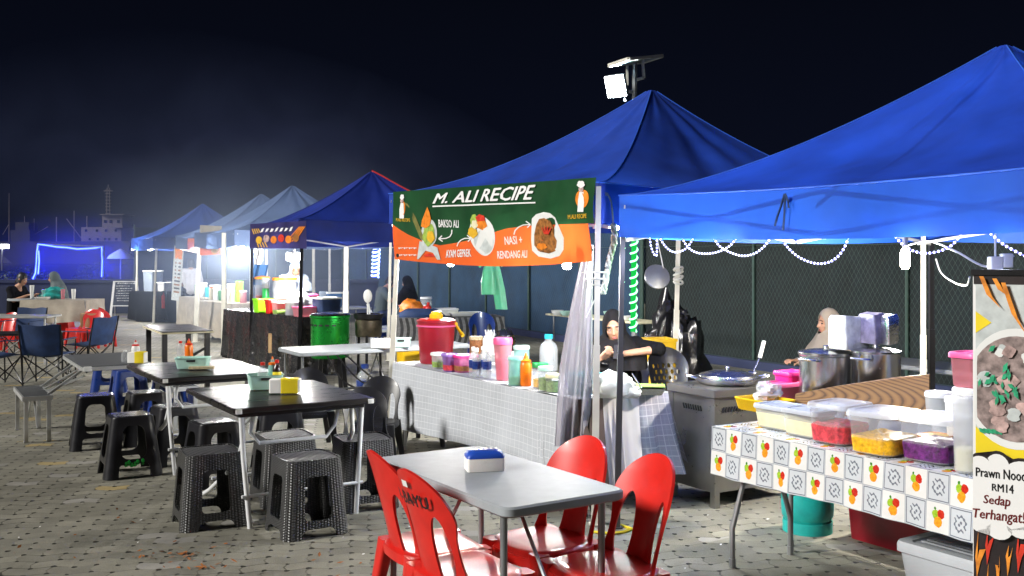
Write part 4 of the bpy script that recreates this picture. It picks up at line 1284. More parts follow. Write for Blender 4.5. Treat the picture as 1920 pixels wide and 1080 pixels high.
def btext(txt, x0, y0, x1, y1, h, mt, off=.004, shear=0, bold=.012, h1=None):
    mm = MB(); h1 = h if h1 is None else h1
    put_text(mm, txt, lambda x, y, o: bp(x0 + (x1 - x0) * x, y0 + (y1 - y0) * x - (h + (h1 - h) * x) * y, off), 0, shear, bold)
    mm.build('lettering', t, mt, smooth=False)
btext('M. ALI RECIPE', 821, 382, 1014, 374, 18, 'paper_white', .009, shear=.35, bold=.016, h1=27)
mm = MB(); mm.grid(lambda u, v: bp(820 + 194 * u, 386 - 7 * u + 2.6 * v, .007), 30, 1); mm.build('underline', t, 'paper_white', smooth=False)
# bowl with a chilli-coloured spoon
art('picture', ell(813, 437, 15, 26, rot=.1), 'art_grey', .004); art('picture', ell(813, 440, 11, 21, wob=.06, rot=.1), 'art_green', .007)
art('picture', ell(817, 444, 7, 11, wob=.08), 'art_yellow', .009)
art('picture', [(799, 425), (801, 413), (806, 401), (811, 388), (815, 398), (818, 410), (816, 423), (808, 428)], 'art_orange', .009)
art('picture', [(795, 452), (806, 455), (826, 464), (830, 487), (824, 487), (818, 474), (806, 470), (793, 486), (790, 486)], 'art_grey', .006)
art('picture', ell(812, 481, 9, 6, a0=180, a1=360), 'art_red', .009)
art('picture', [(770, 380), (776, 382), (790, 408), (801, 440), (803, 452), (796, 448), (786, 420)], 'art_olive', .0035)
btext('BAKSO ALI', 832, 426, 867, 427, 14, 'paper_white', bold=.018)
btext('AYAM GEPREK', 840, 483, 889, 481, 14, 'paper_white', bold=.018)
btext('NASI +', 957, 459, 986, 457, 15, 'paper_white', bold=.018); btext('RENDANG ALI', 942, 485, 995, 483, 14, 'paper_white', bold=.018)
btext('M.ALI RECIPE', 754, 415, 780, 416, 6, 'art_yellow', bold=.012); btext('M.ALI RECIPE', 1075, 411, 1114, 409, 8, 'art_yellow', bold=.012)
def arrow(pts, hd):
    mm = MB(); q = []
    for i, p in enumerate(pts):
        a = pts[max(0, i - 1)]; b = pts[min(len(pts) - 1, i + 1)]; L = math.hypot(b[0] - a[0], b[1] - a[1]); nx, ny = -(b[1] - a[1]) / L, (b[0] - a[0]) / L
        q.append((mm.v(bp(p[0] + nx, p[1] + ny, .005)), mm.v(bp(p[0] - nx, p[1] - ny, .005))))
    for (a, b), (c, d) in zip(q, q[1:]): mm.f((a, b, d, c))
    for h in hd:
        a, b = h; L = math.hypot(b[0] - a[0], b[1] - a[1]); nx, ny = -(b[1] - a[1]) / L, (b[0] - a[0]) / L
        mm.f([mm.v(bp(x, y, .005)) for x, y in ((a[0] + nx, a[1] + ny), (b[0] + nx, b[1] + ny), (b[0] - nx, b[1] - ny), (a[0] - nx, a[1] - ny))])
    mm.build('arrow', t, 'paper_white', smooth=False)
arrow([(854, 431), (853, 438), (849, 444), (842, 447), (831, 448)], [((836, 442), (830, 448)), ((836, 453), (830, 448))])
arrow([(863, 462), (866, 455), (872, 450), (880, 447), (891, 447)], [((885, 441), (892, 447)), ((886, 453), (892, 447))])
arrow([(974, 440), (977, 432), (983, 426), (991, 422), (1002, 421)], [((996, 415), (1003, 421)), ((997, 427), (1003, 421))])
# cup of rice with toppings
art('picture', ell(914, 442, 24, 38, rot=-.12), 'dish_white', .004)
art('picture', ell(916, 454, 19, 22), 'art_grey', .006)
art('picture', [(893, 412), (897, 403), (904, 402), (908, 410), (907, 424), (895, 430)], 'art_green', .007); art('picture', [(904, 408), (912, 402), (921, 405), (922, 415), (908, 416)], 'art_red', .008)
art('picture', [(906, 416), (922, 414), (925, 424), (916, 432), (905, 426)], 'art_orange', .009); art('picture', ell(897, 436, 9, 10, wob=.08), 'art_yellow', .0085); art('picture', ell(902, 421, 6, 8, wob=.1), 'cream_food', .009)
# plate of rendang
art('picture', [(1006, 410), (1014, 402), (1028, 398), (1042, 400), (1052, 408), (1057, 424), (1064, 446), (1063, 468), (1054, 480), (1036, 485), (1016, 481), (1005, 470), (1003, 450)], 'dish_white', .004)
art('picture', [(1014, 422), (1020, 411), (1030, 409), (1043, 414), (1048, 428), (1047, 442), (1053, 456), (1049, 470), (1034, 475), (1018, 471), (1010, 460), (1010, 440)], 'art_brown', .007)
for k in range(4): art('picture', [(1030 + k * 2, 438), (1026 + k * 6, 424 + abs(k - 1.5) * 2), (1028 + k * 6, 424 + abs(k - 1.5) * 2), (1033 + k * 2, 440)], 'art_red', .010 + .001 * k)
art('picture', ell(1024, 462, 9, 6, wob=.1), 'art_orange', .0095)
# small plain cook emblems
for ex, ey, k in ((765, 386, .85), (1101, 367, 1.1)):
    art('emblem', ell(ex + 2 * k, ey + 6 * k, 12 * k * (.55 if k < 1 else 1), 16 * k), 'art_orange', .004)
    art('emblem', [(ex - 6 * k * (.7 if k < 1 else 1), ey + 28 * k), (ex - 5 * k, ey + 8 * k), (ex - 3 * k, ey - 6 * k), (ex + 4 * k, ey - 6 * k), (ex + 6 * k, ey + 10 * k), (ex + 6 * k, ey + 28 * k)], 'paper_white', .006)
    art('emblem', ell(ex, ey - 11 * k, 4 * k, 5 * k), 'art_meat', .008)
    art('emblem', ell(ex, ey - 19 * k, 6 * k * (.8 if k < 1 else 1), 6 * k, wob=.08), 'paper_white', .009)
for y in (464, 477):
    for i in range(11): art('small_print', [(755 + i * 3.1, y), (757.2 + i * 3.1, y), (757.2 + i * 3.1, y + 3 - (i % 3)), (755 + i * 3.1, y + 3 - (i % 3))], 'paper_white', .004)
art('small_print', ell(752, 479, 2.4, 3.5), 'ink', .004)

# ---------------------------------------------------------------- far banners
def flat_banner(name, label, pts, d0, d1, mats, deco, slack=.03):
    """pts: photo corners tl,tr,br,bl"""
    t = thing(name, label, 'banner', D(pts[0][0], d0)); o = D(pts[0][0], d0)
    def mp(u, v, off=0.0):
        x = (pts[0][0] * (1 - u) + pts[1][0] * u) * (1 - v) + (pts[3][0] * (1 - u) + pts[2][0] * u) * v
        y = (pts[0][1] * (1 - u) + pts[1][1] * u) * (1 - v) + (pts[3][1] * (1 - u) + pts[2][1] * u) * v
        d = d0 + (d1 - d0) * u + slack * (math.sin(u * 11) * .4 + math.sin(v * 7 + u * 4) * .5) - off
        q = D(x, d); return Vector((q.x, q.y, Z(y, d))) - o
    m = MB()
    for mt, va, vb in mats:
        m.use(mt); m.grid(lambda a, b: mp(a, va + (vb - va) * b), 20, 8)
    m.build('sheet', t, norm=False)
    deco(t, mp); return t
def deco3(t, mp):
    for i in range(6):
        m = MB(); c = .16 + i * .13
        m.poly([(c + .055 * math.cos(a * .449), .66 + .15 * math.sin(a * .449) - .05 * (i % 2)) for a in range(14)], lambda x, y, o: mp(x, y, .02 + .002 * i), 0); m.build('picture', t, ['art_yellow', 'art_meat', 'art_orange', 'art_red', 'art_orange', 'art_brown'][i], smooth=False)
    for k in range(7):
        m = MB(); x = .18 + k * .085; m.poly([(x, .36), (x + .045, .34 - .02 * (k % 2)), (x + .075, .18 + .03 * (k % 3)), (x + .03, .22)], lambda a, b, o: mp(a, b, .015), 0); m.build('lettering', t, 'paper_white', smooth=False)
    for k in range(4):
        m = MB(); m.poly([(.03 + k * .035, .2), (.045 + k * .035, .2), (.17 + k * .05, .95), (.15 + k * .05, .95)], lambda x, y, o: mp(x, y, .014), 0); m.build('picture', t, 'art_yellow', smooth=False)
        m = MB(); m.poly([(.96 - k * .03, .2), (.985 - k * .03, .2), (.80 - k * .05, .75), (.78 - k * .05, .75)], lambda x, y, o: mp(x, y, .0145), 0); m.build('picture', t, 'art_orange', smooth=False)
flat_banner('banner', 'dark purple banner with skewers hanging on the navy canopy', [(469, 420), (574, 414), (575, 466), (468, 466)], 15.1, 13.7, [('art_navy', 0, 1)], deco3)
def deco5(t, mp):
    for r_ in range(3):
        for c in range(4):
            m = MB(); x, y = .18 + c * .17, .50 + r_ * .10
            m.poly([(x, y), (x + .12, y), (x + .12, y + .06), (x, y + .06)], lambda a, b, o: mp(a, b, .02), 0); m.build('lettering', t, 'paper_white', smooth=False)
    m = MB(); m.poly([(.72 + .2 * math.cos(a * .4), .86 + .12 * math.sin(a * .4)) for a in range(16)], lambda a, b, o: mp(a, b, .025), 0); m.build('picture', t, 'art_yellow', smooth=False)
flat_banner('banner', 'brown and red square banner on a far canopy pole', [(375, 422), (416, 424), (414, 477), (375, 479)], 19.8, 19.2, [('beige_cloth', 0, .42), ('banner_orange', .42, 1)], deco5)
flat_banner('banner', 'small orange banner sagging between far canopy poles', [(337, 447), (372, 447), (370, 475), (338, 468)], 22.6, 20.0, [('art_orange', 0, 1)], lambda t, mp: None)
def deco6(t, mp):
    for k in range(9):
        m = MB(); y = .30 + k * .066; m.poly([(.2, y), (.8, y), (.8, y + .03), (.2, y + .03)], lambda a, b, o: mp(a, b, .02), 0); m.build('lettering', t, 'ink' if k % 2 else 'art_brown', smooth=False)
    m = MB(); m.poly([(.1, .04), (.9, .04), (.85, .24), (.15, .24)], lambda a, b, o: mp(a, b, .02), 0); m.build('picture', t, 'art_orange', smooth=False)
flat_banner('menu_banner', 'tall pale menu strip hanging on a far pole', [(327, 460), (345, 462), (338, 565), (321, 562)], 23.4, 23.2, [('art_grey', 0, 1)], deco6)

# ---------------------------------------------------------------- right roll-up banner
jd = Vector((.833, -.553)).normalized(); J0 = Vector((1.865, 4.10))
t = thing('banner_stand', 'tall white prawn noodle banner stand at the right edge', 'banner', (J0.x, J0.y, 0))
def j_s(px):
    k = (px - 960) / FPX; return (k * J0.y - J0.x) / (jd.x - k * jd.y)
jn = Vector((jd.y, -jd.x))
if jn.y > 0: jn = -jn
JW, JT = .33, Z(514, 4.1)
def jp(px, py, off=0.0):
    s = j_s(px); d = J0.y + jd.y * s; return Vector((jd.x * s, jd.y * s, Z(py, d))) + Vector((jn.x, jn.y, 0)) * off
def jw(s, z, off=0.0): 
    bend = .008 * math.sin(z * 6) * (1 - s / JW)
    return Vector((jd.x * s, jd.y * s, z)) + Vector((jn.x, jn.y, 0)) * (off + bend * 0)
m = MB(); m.grid(lambda a, b: jw(JW * a, .06 + (JT - .06) * b), 8, 20); m.thick(.002); sh = m.build('sheet', t, 'paper_white')
def jart(name, pts, mt, off, raw=False):
    mm = MB(); mm.poly(pts, (lambda x, y, o: jw(min(JW - .004, x * .532), max(.062, JT - (JT - y) * .8), o)) if raw else jp, off); mm.build(name, t, mt, smooth=False)
zt = JT
jart('picture', [(.006, zt - .006), (.614, zt - .006), (.614, zt - .05), (.006, zt - .05)], 'art_black', .004, True)
jart('picture', [(.02, .80), (.02, zt - .05), (.60, zt - .05), (.60, .80)], 'art_grey', .003, True)
jart('picture', [(.02, .74), (.02, .86), (.10, .81), (.22, .785), (.45, .80), (.614, .88), (.614, .62), (.02, .62)], 'tissue_yellow', .0045, True)
jart('picture', [(.02, 1.33), (.02, 1.44), (.13, 1.385)], 'tissue_yellow', .0045, True)
cx, cy = .30, 1.06
jart('picture', [(max(.012, cx + .36 * math.cos(a * .157)), cy + .30 * math.sin(a * .157)) for a in range(40) if cx + .36 * math.cos(a * .157) < .612], 'dish_white', .006, True)
jart('picture', [(max(.03, cx + .33 * math.cos(a * .157)), cy + .262 * math.sin(a * .157)) for a in range(40) if cx + .33 * math.cos(a * .157) < .612], 'art_noodle', .008, True)
rnd = random.Random(4)
for i in range(26):
    x, y = rnd.uniform(.05, .58), rnd.uniform(.86, 1.26); r_ = rnd.uniform(.022, .05)
    if math.hypot((x - cx) / .33, (y - cy) / .262) > .88: continue
    jart('picture', [(max(.03, min(.615, x + r_ * 1.4 * math.cos(a * .5236 + i) * (1 + .25 * math.sin(a * 2.1 + i)))), y + r_ * math.sin(a * .5236 + i)) for a in range(12)], rnd.choice(['art_meat', 'art_meat', 'dish_white', 'art_noodle', 'art_grey']), .0095 + i * .0003, True)
for i in range(24):
    x, y = rnd.gauss(.20, .07), rnd.gauss(1.06, .06); r_ = rnd.uniform(.009, .018); a0 = rnd.uniform(0, 3)
    if x < .05: continue
    jart('picture', [(x + r_ * 2 * math.cos(a0), y + r_ * 2 * math.sin(a0)), (x - r_ * math.sin(a0), y + r_ * math.cos(a0)), (x - r_ * 2 * math.cos(a0), y - r_ * 2 * math.sin(a0)), (x + r_ * math.sin(a0), y - r_ * math.cos(a0))], 'art_scallion', .018 + i * .0002, True)
for i in range(5): jart('picture', [(.05 + i * .03, .835), (.085 + i * .03, .828), (.08 + i * .03, .85), (.045 + i * .03, .855)], 'art_scallion', .011, True)
for i, (a, b, c) in enumerate(((.05, zt - .01, .10), (.14, zt - .02, .06), (.20, zt - .04, .17))):
    jart('picture', [(a, b), (a + .03, b), (a + .06 + c * .3, b - c), (a + .10 + c * .5, b - c * 1.6), (a + .02 + c * .3, b - c * .9)], 'art_flame', .0225 + i * .001, True)
jart('picture', [(.006, -.4), (.006, .395), (.61, .395), (.61, -.4)], 'art_black', .004, True)
def cloud(g):
    P = []
    for cx_, cy_, rx_, ry_, a0, a1 in ((.055, .655, .085, .062, 150, 40), (.175, .665, .085, .07, 140, 20), (.34, .64, .12, .07, 130, 10), (.50, .62, .10, .06, 110, 0)):
        for i in range(9): a = R(a0 + (a1 - a0) * i / 8); P.append((cx_ + (rx_ + g) * math.cos(a), cy_ + (ry_ + g) * math.sin(a)))
    for cx_, cy_, rx_, ry_ in ((.50, .40, .10, .06), (.34, .385, .10, .055), (.19, .365, .09, .055), (.06, .385, .075, .05)):
        for i in range(9): a = R(0 - 180 * i / 8); P.append((cx_ + (rx_ + g * .2) * math.cos(a), cy_ + (ry_ + g * .2) * math.sin(a)))
    return [(min(.612, max(.008, x)), y) for x, y in P]
jart('picture', cloud(.016), 'art_black', .025, True); jart('picture', cloud(0), 'paper_white', .027, True)
for i in range(16):
    x = .03 + (i % 8) * .07; y = -.05 + (i // 8) * .22 + .05 * math.sin(i * 2.3); k = .8 + .5 * math.sin(i * 1.7)
    P = [(x, y - .05), (x + .012, y - .01), (x + .010 + .012 * k, y + .03), (x + .05 * k, y + .10), (x + .018, y + .075 * k), (x + .004, y + .045), (x + .010, y + .15 * k), (x - .012, y + .05), (x - .006, y + .02)]
    jart('picture', [(max(.012, a), b) for a, b in P], 'art_flame' if i % 3 else 'art_red', .006 + i * .0004, True)
def jtext(txt, x0, y0, x1, y1, h, mt, bold=.012, shear=0):
    mm = MB(); put_text(mm, txt, lambda x, y, o: jp(x0 + (x1 - x0) * x, y0 + (y1 - y0) * x - h * (1 + .25 * x) * y, .029), 0, shear, bold); mm.build('lettering', t, mt, smooth=False)
jtext('Prawn Noodle', 1832, 890, 1938, 902, 16, 'ink'); jtext('RM14', 1862, 917, 1902, 923, 13, 'ink'); jtext('Sedap', 1846, 945, 1896, 953, 20, 'maroon_print', shear=.15); jtext('Terhangat!', 1826, 972, 1923, 985, 22, 'maroon_print', shear=.12)
m = MB(); m.tube([(0, 0, .02), (0, 0, .05)], .02, 6); m.bar(jw(-.01, .045), jw(JW + .01, .045), .07, .05); m.build('base', t, 'grey_metal')
m = MB(); m.bar(jw(-.006, zt + .008), jw(JW + .006, zt + .008), .02, .024); m.build('top_rail', t, 'black_metal')
m = MB(); m.tube([Vector((.3, -.2, .04)) - Vector((jn.x, jn.y, 0)) * .05, Vector((.3, -.2, zt)) - Vector((jn.x, jn.y, 0)) * .05], .012, 6); m.build('rear_pole', t, 'grey_metal')
# ================================================================ LAMPS OF THE PLACE
def hang_bulb(label, loc, power, r=.032, h=.10, mt='bulb_glow', drop=.25, col=(1, .97, .92)):
    t = thing('light_bulb', label, 'light bulb', loc, 0, 'bulbs hung under the canopies')
    m = MB(); m.lathe([(r * .5, h * .5), (r, h * .25), (r, -h * .35), (r * .6, -h * .5)], n=12); m.build('bulb', t, mt)
    m = MB(); m.lathe([(r * .6, h * .45), (r * .6, h * .95), (r * .3, h * 1.05)], n=10); m.tube([(0, 0, h), (0.004, 0, h + drop)], .004, 5); m.build('socket', t, 'white_plastic')
    for k, s_ in (('bulb_light', 1),):
        lamp(k, (0, 0, -h * .62 - .02), power, .05, col, t)
    return t
hang_bulb('bright warm bulb under the bright blue canopy at the right', D(1697, 6.75, Z(484, 6.75)), 190, .031, .145, 'warm_bulb', .2, (1, .92, .78))
hang_bulb('white bulb behind the right end of the orange banner', D(1063, 7.25, Z(492, 7.25)), 70)
hang_bulb('white bulb behind the left part of the orange banner', D(845, 9.8, Z(490, 9.8)), 150)
hang_bulb('white bulb just below the dark purple banner', D(549, 14.7, Z(485, 14.7)), 200, .05)
hang_bulb('white bulb under the navy canopy, left of the dark purple banner', D(482, 16.2, Z(470, 16.2)), 130, .04)
hang_bulb('large white bulb under the nearer hazy grey-blue canopy', D(450, 19.4, Z(466, 19.4)), 150, .09, .18)
hang_bulb('white bulb under the farther hazy grey-blue canopy', D(410, 21.9, Z(462, 21.9)), 130, .05)
hang_bulb('white bulb under the farthest small blue canopy by the chalkboard', D(281, 26.0, Z(466, 26.0)), 190, .06)
t = thing('lamp_panel', 'bright white lamp panel above the woman in the pale blue scarf', 'lamp', D(553, 15.1, Z(481, 15.1)))
m = MB(); m.box((0, 0, 0), (.26, .05, .13), bev=.01); m.build('housing', t, 'white_plastic'); m = MB(); m.box((0, -.028, 0), (.24, .008, .11)); m.build('diffuser', t, 'tube_glow', smooth=False)
m = MB(); m.tube([(0, 0, .06), (0, 0, .45)], .004, 4); m.build('cable', t, 'cable')
t = thing('tube_light', 'fluorescent tube on the middle canopy beside the pale rope', 'tube light', D(1134, 6.75, Z(423, 6.75)))
a, b = Vector((0, 0, 0)), D(1178, 7.05, Z(431, 7.05)) - D(1134, 6.75, Z(423, 6.75))
m = MB(); m.tube([a, b], .013, 10); m.build('tube', t, 'tube_glow'); m = MB(); m.bar(a + Vector((0, .02, .035)), b + Vector((0, .02, .035)), .05, .03); m.build('fitting', t, 'white_plastic'); lamp('tube_lamp', (.10, -.05, -.06), 80, .08, (.96, 1, .97), t)
# solar floodlight on its mast behind the middle canopy
q = D(1190, 11.3); t = thing('solar_floodlight', 'lit square solar floodlight on a mast above the middle canopy', 'floodlight', q)
fl = lambda px, py, dd=0: D(px, 11.3 + dd, Z(py, 11.3 + dd)) - q
m = MB(); m.tube([(0, 0, 0), fl(1190, 118)], .028, 8); m.tube([fl(1172, 186), fl(1172, 190)], .02, 5); m.build('mast', t, 'grey_metal')
m = MB(); mx = Matrix.Rotation(R(-38), 3, 'Z') @ Matrix.Rotation(R(20), 3, 'X'); hcn = fl(1156, 161, -.12)
m.box(hcn, (.25, .055, .25), rot=mx, bev=.012); m.build('lamp_head', t, 'grey_metal'); m = MB(); m.box(hcn + mx @ Vector((0, -.032, 0)), (.225, .012, .225), rot=mx); m.build('lamp_glass', t, 'flood_glow', smooth=False)
m = MB(); m.bar(hcn + Vector((0, .04, -.05)), fl(1190, 172), .03, .03); m.build('bracket', t, 'grey_metal', smooth=False)
m = MB(); mp_ = [fl(1142, 124, -.25), fl(1178, 112, -.35), fl(1242, 106, .2), fl(1205, 118, .3)]; m.loft([[p for p in mp_], [p + Vector((0, 0, .02)) for p in mp_]]); pnl = m.build('solar_panel', t, 'solar', smooth=False)
m = MB()
for i in range(4): m.bar(mp_[i] + Vector((0, 0, .008)), mp_[(i + 1) % 4] + Vector((0, 0, .008)), .035, .035)
m.bar(fl(1176, 117), fl(1176, 160), .025, .025); m.bar(fl(1205, 112), fl(1207, 146), .03, .03); m.bar(fl(1207, 146), fl(1190, 150), .03, .03); m.build('panel_frame', t, 'cream_metal', smooth=False)
l = lamp('flood_lamp', hcn + mx @ Vector((0, -.10, 0)), 260, .2, (.82, .92, 1.0), t, 'AREA', (mx @ Matrix.Rotation(R(90), 3, 'X')).to_euler())

# ---------------------------------------------------------------- LED strings
TF = [Vector((.665, 6.33)), Vector((2.33, 3.68))]
tn = Vector((-.847, -.532, 0))
def t1(px, py, off=.03):
    k = (px - 960) / FPX; dx, dd = TF[1] - TF[0]; s = (k * TF[0].y - TF[0].x) / (dx - k * dd); q = TF[0].lerp(TF[1], s)
    return Vector((q.x, q.y, Z(py, q.y))) - Vector((tn.x, tn.y, 0)) * off
def smooth_path(P, n=6):
    out = []
    for i in range(len(P) - 1):
        p0, p1, p2, p3 = P[max(0, i - 1)], P[i], P[i + 1], P[min(len(P) - 1, i + 2)]
        for k in range(n):
            t_ = k / n; out.append(0.5 * ((2 * p1) + (p2 - p0) * t_ + (2 * p0 - 5 * p1 + 4 * p2 - p3) * t_ ** 2 + (3 * p1 - p0 - 3 * p2 + p3) * t_ ** 3))
    return out + [P[-1]]
def led_string(label, P, group, mt='led_white', r=.0032, step=.022, halo='led_halo', rb=.0060, lamps=0, power=1.5, col=(.7, .75, 1)):
    P = smooth_path(P, 8); o = P[0]; t = thing('light_string', label, 'light string', o, 0, group)
    m = MB(); m.tube([p - o for p in P], r, 6); m.build('rope', t, halo)
    m = MB(); acc = 0
    for a, b in zip(P, P[1:]):
        L = (b - a).length
        while acc < L: m.ball(a.lerp(b, acc / L) - o, rb, 6, 4); acc += step
        acc -= L
    m.build('led', t, mt)
    for i in range(lamps): p = P[int((i + .5) * len(P) / lamps)]; lamp('led_lamp', p - o + Vector((-.03, -.03, -.02)), power, .03, col, t)
    return t
zz = lambda L: [(1140 + x * .40625, 300 + y * .4065) for x, y in L]
SW = [('short doubled light string hanging at the left corner of the bright blue canopy', [(175, 345), (178, 385), (190, 425), (205, 442), (208, 410), (207, 350)]),
      ('first light swag from the left under the bright blue canopy', [(180, 300), (205, 318), (230, 375), (265, 415), (300, 425), (345, 405), (380, 352)]),
      ('second light swag from the left under the bright blue canopy', [(318, 345), (345, 395), (385, 425), (440, 432), (500, 420), (550, 390), (583, 345)]),
      ('light swag dipping from high behind the valance, third from the left', [(405, 255), (440, 315), (470, 360), (500, 400), (560, 432), (610, 442), (660, 430), (705, 395), (735, 352)]),
      ('deepest light swag in the middle of the bright blue canopy', [(775, 338), (800, 390), (850, 440), (910, 470), (965, 478), (1020, 462), (1065, 415), (1100, 335)]),
      ('light swag in front of the bright warm bulb', [(1170, 262), (1240, 290), (1295, 338), (1330, 380), (1380, 415), (1440, 430), (1510, 420), (1570, 390), (1615, 335)]),
      ('light swag running out of view at the right edge', [(1680, 280), (1745, 338), (1800, 385), (1850, 415), (1925, 452), (2000, 470)])]
for lb, P in SW: led_string(lb, [t1(x, y) for x, y in zz(P)], 'white light swags on the bright blue canopy', lamps=1, power=6)
def spiral(label, p0, p1, r, turns, mt_s, mt_t, name='spiral_light', tube_r=None, pw=4, col=(.1, 1, .3), group=None):
    t = thing(name, label, 'rope light', p0, 0, group); d = Vector(p1) - Vector(p0)
    m = MB(); m.tube([Vector((0, 0, 0)), d], r * .8, 10); m.build('sleeve', t, mt_t)
    m = MB(); N = turns * 12
    m.tube([d * i / N + Vector((math.cos(i * math.pi / 6) * r, math.sin(i * math.pi / 6) * r, .35 * r * math.sin(i * math.pi / 6))) for i in range(N + 1)], tube_r or r * .28, 5); m.build('rope_light', t, mt_s)
    lamp('rope_lamp', d * .5 + Vector((0, -.12, 0)), pw, .15, col, t)
spiral('green spiral rope light on the black pole at the left of the bright blue canopy', D(1187, 6.62, Z(622, 6.62)), D(1189, 6.62, Z(452, 6.62)), .022, 11, 'led_green', 'led_green_deep')
led_string('string of small pale green beads beside the green spiral light', [D(1171, 6.7, Z(444, 6.7)), D(1169, 6.7, Z(480, 6.7)), D(1168, 6.7, Z(515, 6.7)), D(1169, 6.7, Z(545, 6.7))], None, 'led_green', .003, .075, 'cable', .011)
spiral('blue spiral rope light on a pole near the far fence', D(703, 20.5, Z(520, 20.5)), D(706, 20.5, Z(462, 20.5)), .07, 8, 'led_blue', 'led_blue_deep', pw=14, col=(.05, .1, 1), tube_r=.02)

# ================================================================ FRONT: WHITE TABLE AND RED CHAIRS
r33 = R(33)
v33, u33 = vu(r33)
TA = Vector((-.09, 4.38, 0))
def ta(a, b, z=0): q = TA + v33 * a + u33 * b; return Vector((q.x, q.y, z))
blow_table('small white folding table with the blue tissue pack, in front among red chairs', TA, r33, .58, 1.14, .765, 'folding tables')
G4 = 'red plastic chairs round the white table'
plastic_chair('red plastic chair with black lettering on its back, left of the white table', ta(-.195, -.13), r33 + R(-90), 'red_plastic', G4, text='A-BAYU')
plastic_chair('red plastic chair with a plain back, just behind the lettered one', ta(-.145, .27), r33 + R(-96), 'red_plastic', G4)
plastic_chair('red plastic chair facing us at the right end of the white table', ta(.295, -.42), r33 + R(84), 'red_plastic', G4)
plastic_chair('red plastic chair whose rounded head shows over the white table, by the curtain', ta(.31, .04), r33 + R(95), 'red_plastic', G4)
# tissue pack
t = thing('tissue_pack', 'tissue pack in blue and white wrap on the white folding table', 'tissue pack', G(908, 880, .767), R(12))
m = MB(); m.loft([rrect(.165, .105, .012, z * .095, 3) for z in (0, .05, .6)] + [rrect(.16, .10, .02, .068, 3)]); m.build('pack', t, 'tissue')
m = MB(); m.loft([rrect(.166, .106, .014, .056, 3), rrect(.167, .107, .02, .066, 3), rrect(.150, .092, .03, .080, 3), rrect(.11, .06, .03, .088, 3)], False); wr = m.build('wrapper', t, 'tissue_blue')
for i in range(5):
    m = MB(); x = -.045 + i * .022; m.poly([(x, -.02), (x + .012, -.018), (x + .018, .022), (x + .006, .02)], lambda a, b, o: Vector((a, b, .0895 + .0006 * i)), 0); m.build('lettering', wr, 'paper_white', smooth=False)

# ================================================================ DARK TABLES AND STOOLS
GD = 'dark folding canteen tables'
dark_table('nearest dark canteen table with white legs, holding the yellow tissue pack', (-1.613, 6.965, 0), R(31.7), .95, 1.16, GD)
dark_table('dark canteen table with white legs, the middle one behind the nearest', (-2.63, 8.52, 0), R(32.5), .92, 1.22, GD)
t = thing('canteen_table', 'small dark table on thick black legs, farthest of the dark tables', 'table', (-4.38, 13.25, 0), R(29), GD)
tabletop(1.40, .62, .76, .03, .01, 'dark_wood', t); m = MB(); m.loft([rrect(.634, 1.414, .01, .733), rrect(.634, 1.414, .01, .752)]); m.build('edge_band', t, 'cream_plastic')
for sx_ in (-1, 1):
    for sy_ in (-1, 1): m = MB(); m.bar((sx_ * .26, sy_ * .58, 0), (sx_ * .26, sy_ * .58, .73), .06, .06); m.build('leg', t, 'black_metal', smooth=False)
m = MB(); m.bar((-.26, -.58, .22), (-.26, .58, .22), .04, .04); m.bar((.26, -.58, .22), (.26, .58, .22), .04, .04); m.bar((-.26, -.58, .25), (.26, -.58, .55), .04, .03); m.build('stretcher', t, 'black_metal', smooth=False)
# aluminium picnic table with its benches
t = thing('picnic_table', 'folding aluminium picnic table with attached benches at the left', 'picnic table', (-3.98, 9.95, 0), R(31))
tabletop(1.30, .62, .69, .045, .012, 'grey_top', t)
m = MB(); m.loft([rrect(.636, 1.316, .014, .650), rrect(.636, 1.316, .014, .682)]); m.build('edge_band', t, 'aluminium')
for sy_ in (-1, 1): m = MB(); m.box((-.27, sy_ * .655, .667), (.07, .02, .045), bev=.006); m.build('corner_cap', t, 'white_plastic')
for s_ in (-1, 1):
    x = s_ * .66
    m = MB(); m.box((x, 0, .40), (.24, .86, .035), bev=.008); bn_ = m.build('bench', t, 'grey_top', smooth=False)
    m = MB(); 
    for q in (-1, 1): m.bar((x - .12 * q * s_, -.435, .40), (x - .12 * q * s_, .435, .40), .016, .042)
    for q in (-1, 1): m.bar((x - .12, q * .435, .40), (x + .12, q * .435, .40), .016, .042)
    m.build('rail', bn_, 'aluminium', smooth=False)
    for q in (-1, 1):
        for k in (-.095, .095): m = MB(); m.bar((x + k, q * .41, .012), (x + k, q * .41, .39), .034, .034); m.box((x + k, q * .41, .008), (.04, .04, .016)); m.build('leg', t, 'aluminium', smooth=False)
        m = MB(); m.bar((x - .1 * s_, q * .30, .415), (s_ * .22, q * .30, .655), .03, .022); m.bar((x - .11 * s_, q * .08, .42), (s_ * .24, q * .24, .56), .026, .02); m.bar((x, q * .40, .12), (x, q * .1, .38), .014, .02); m.build('strut', t, 'aluminium', smooth=False)
GR = 'black rattan-pattern stools'
square_stool('black rattan-pattern stool, leftmost of the front pair below the nearest dark table', (-1.93, 6.47, 0), R(28), 'rattan', GR)
r0 = square_stool('black rattan-pattern stool nearest to the camera with a white sticker at its corner', (-1.275, 6.28, 0), R(33), 'rattan', GR, sticker=True)
dup(r0, (-1.02, 6.93, 0), R(24), 'black rattan-pattern stool with a sticker, between dark table and red chairs', GR)
square_stool('black rattan-pattern stool pushed under the nearest dark table behind the white bar', (-1.58, 7.05, 0), R(30), 'rattan', GR)
GS = 'smooth black plastic stools'
k0 = square_stool('smooth black stool with green tape wound on its lower bar', (-2.99, 7.93, 0), R(30), 'black', GS)
m = MB()
for i in range(5): m.ball((-.03 + i * .021 - .03, -.196, .112 + .008 * math.sin(i * 2)), (.018, .010, .023), 8, 6)
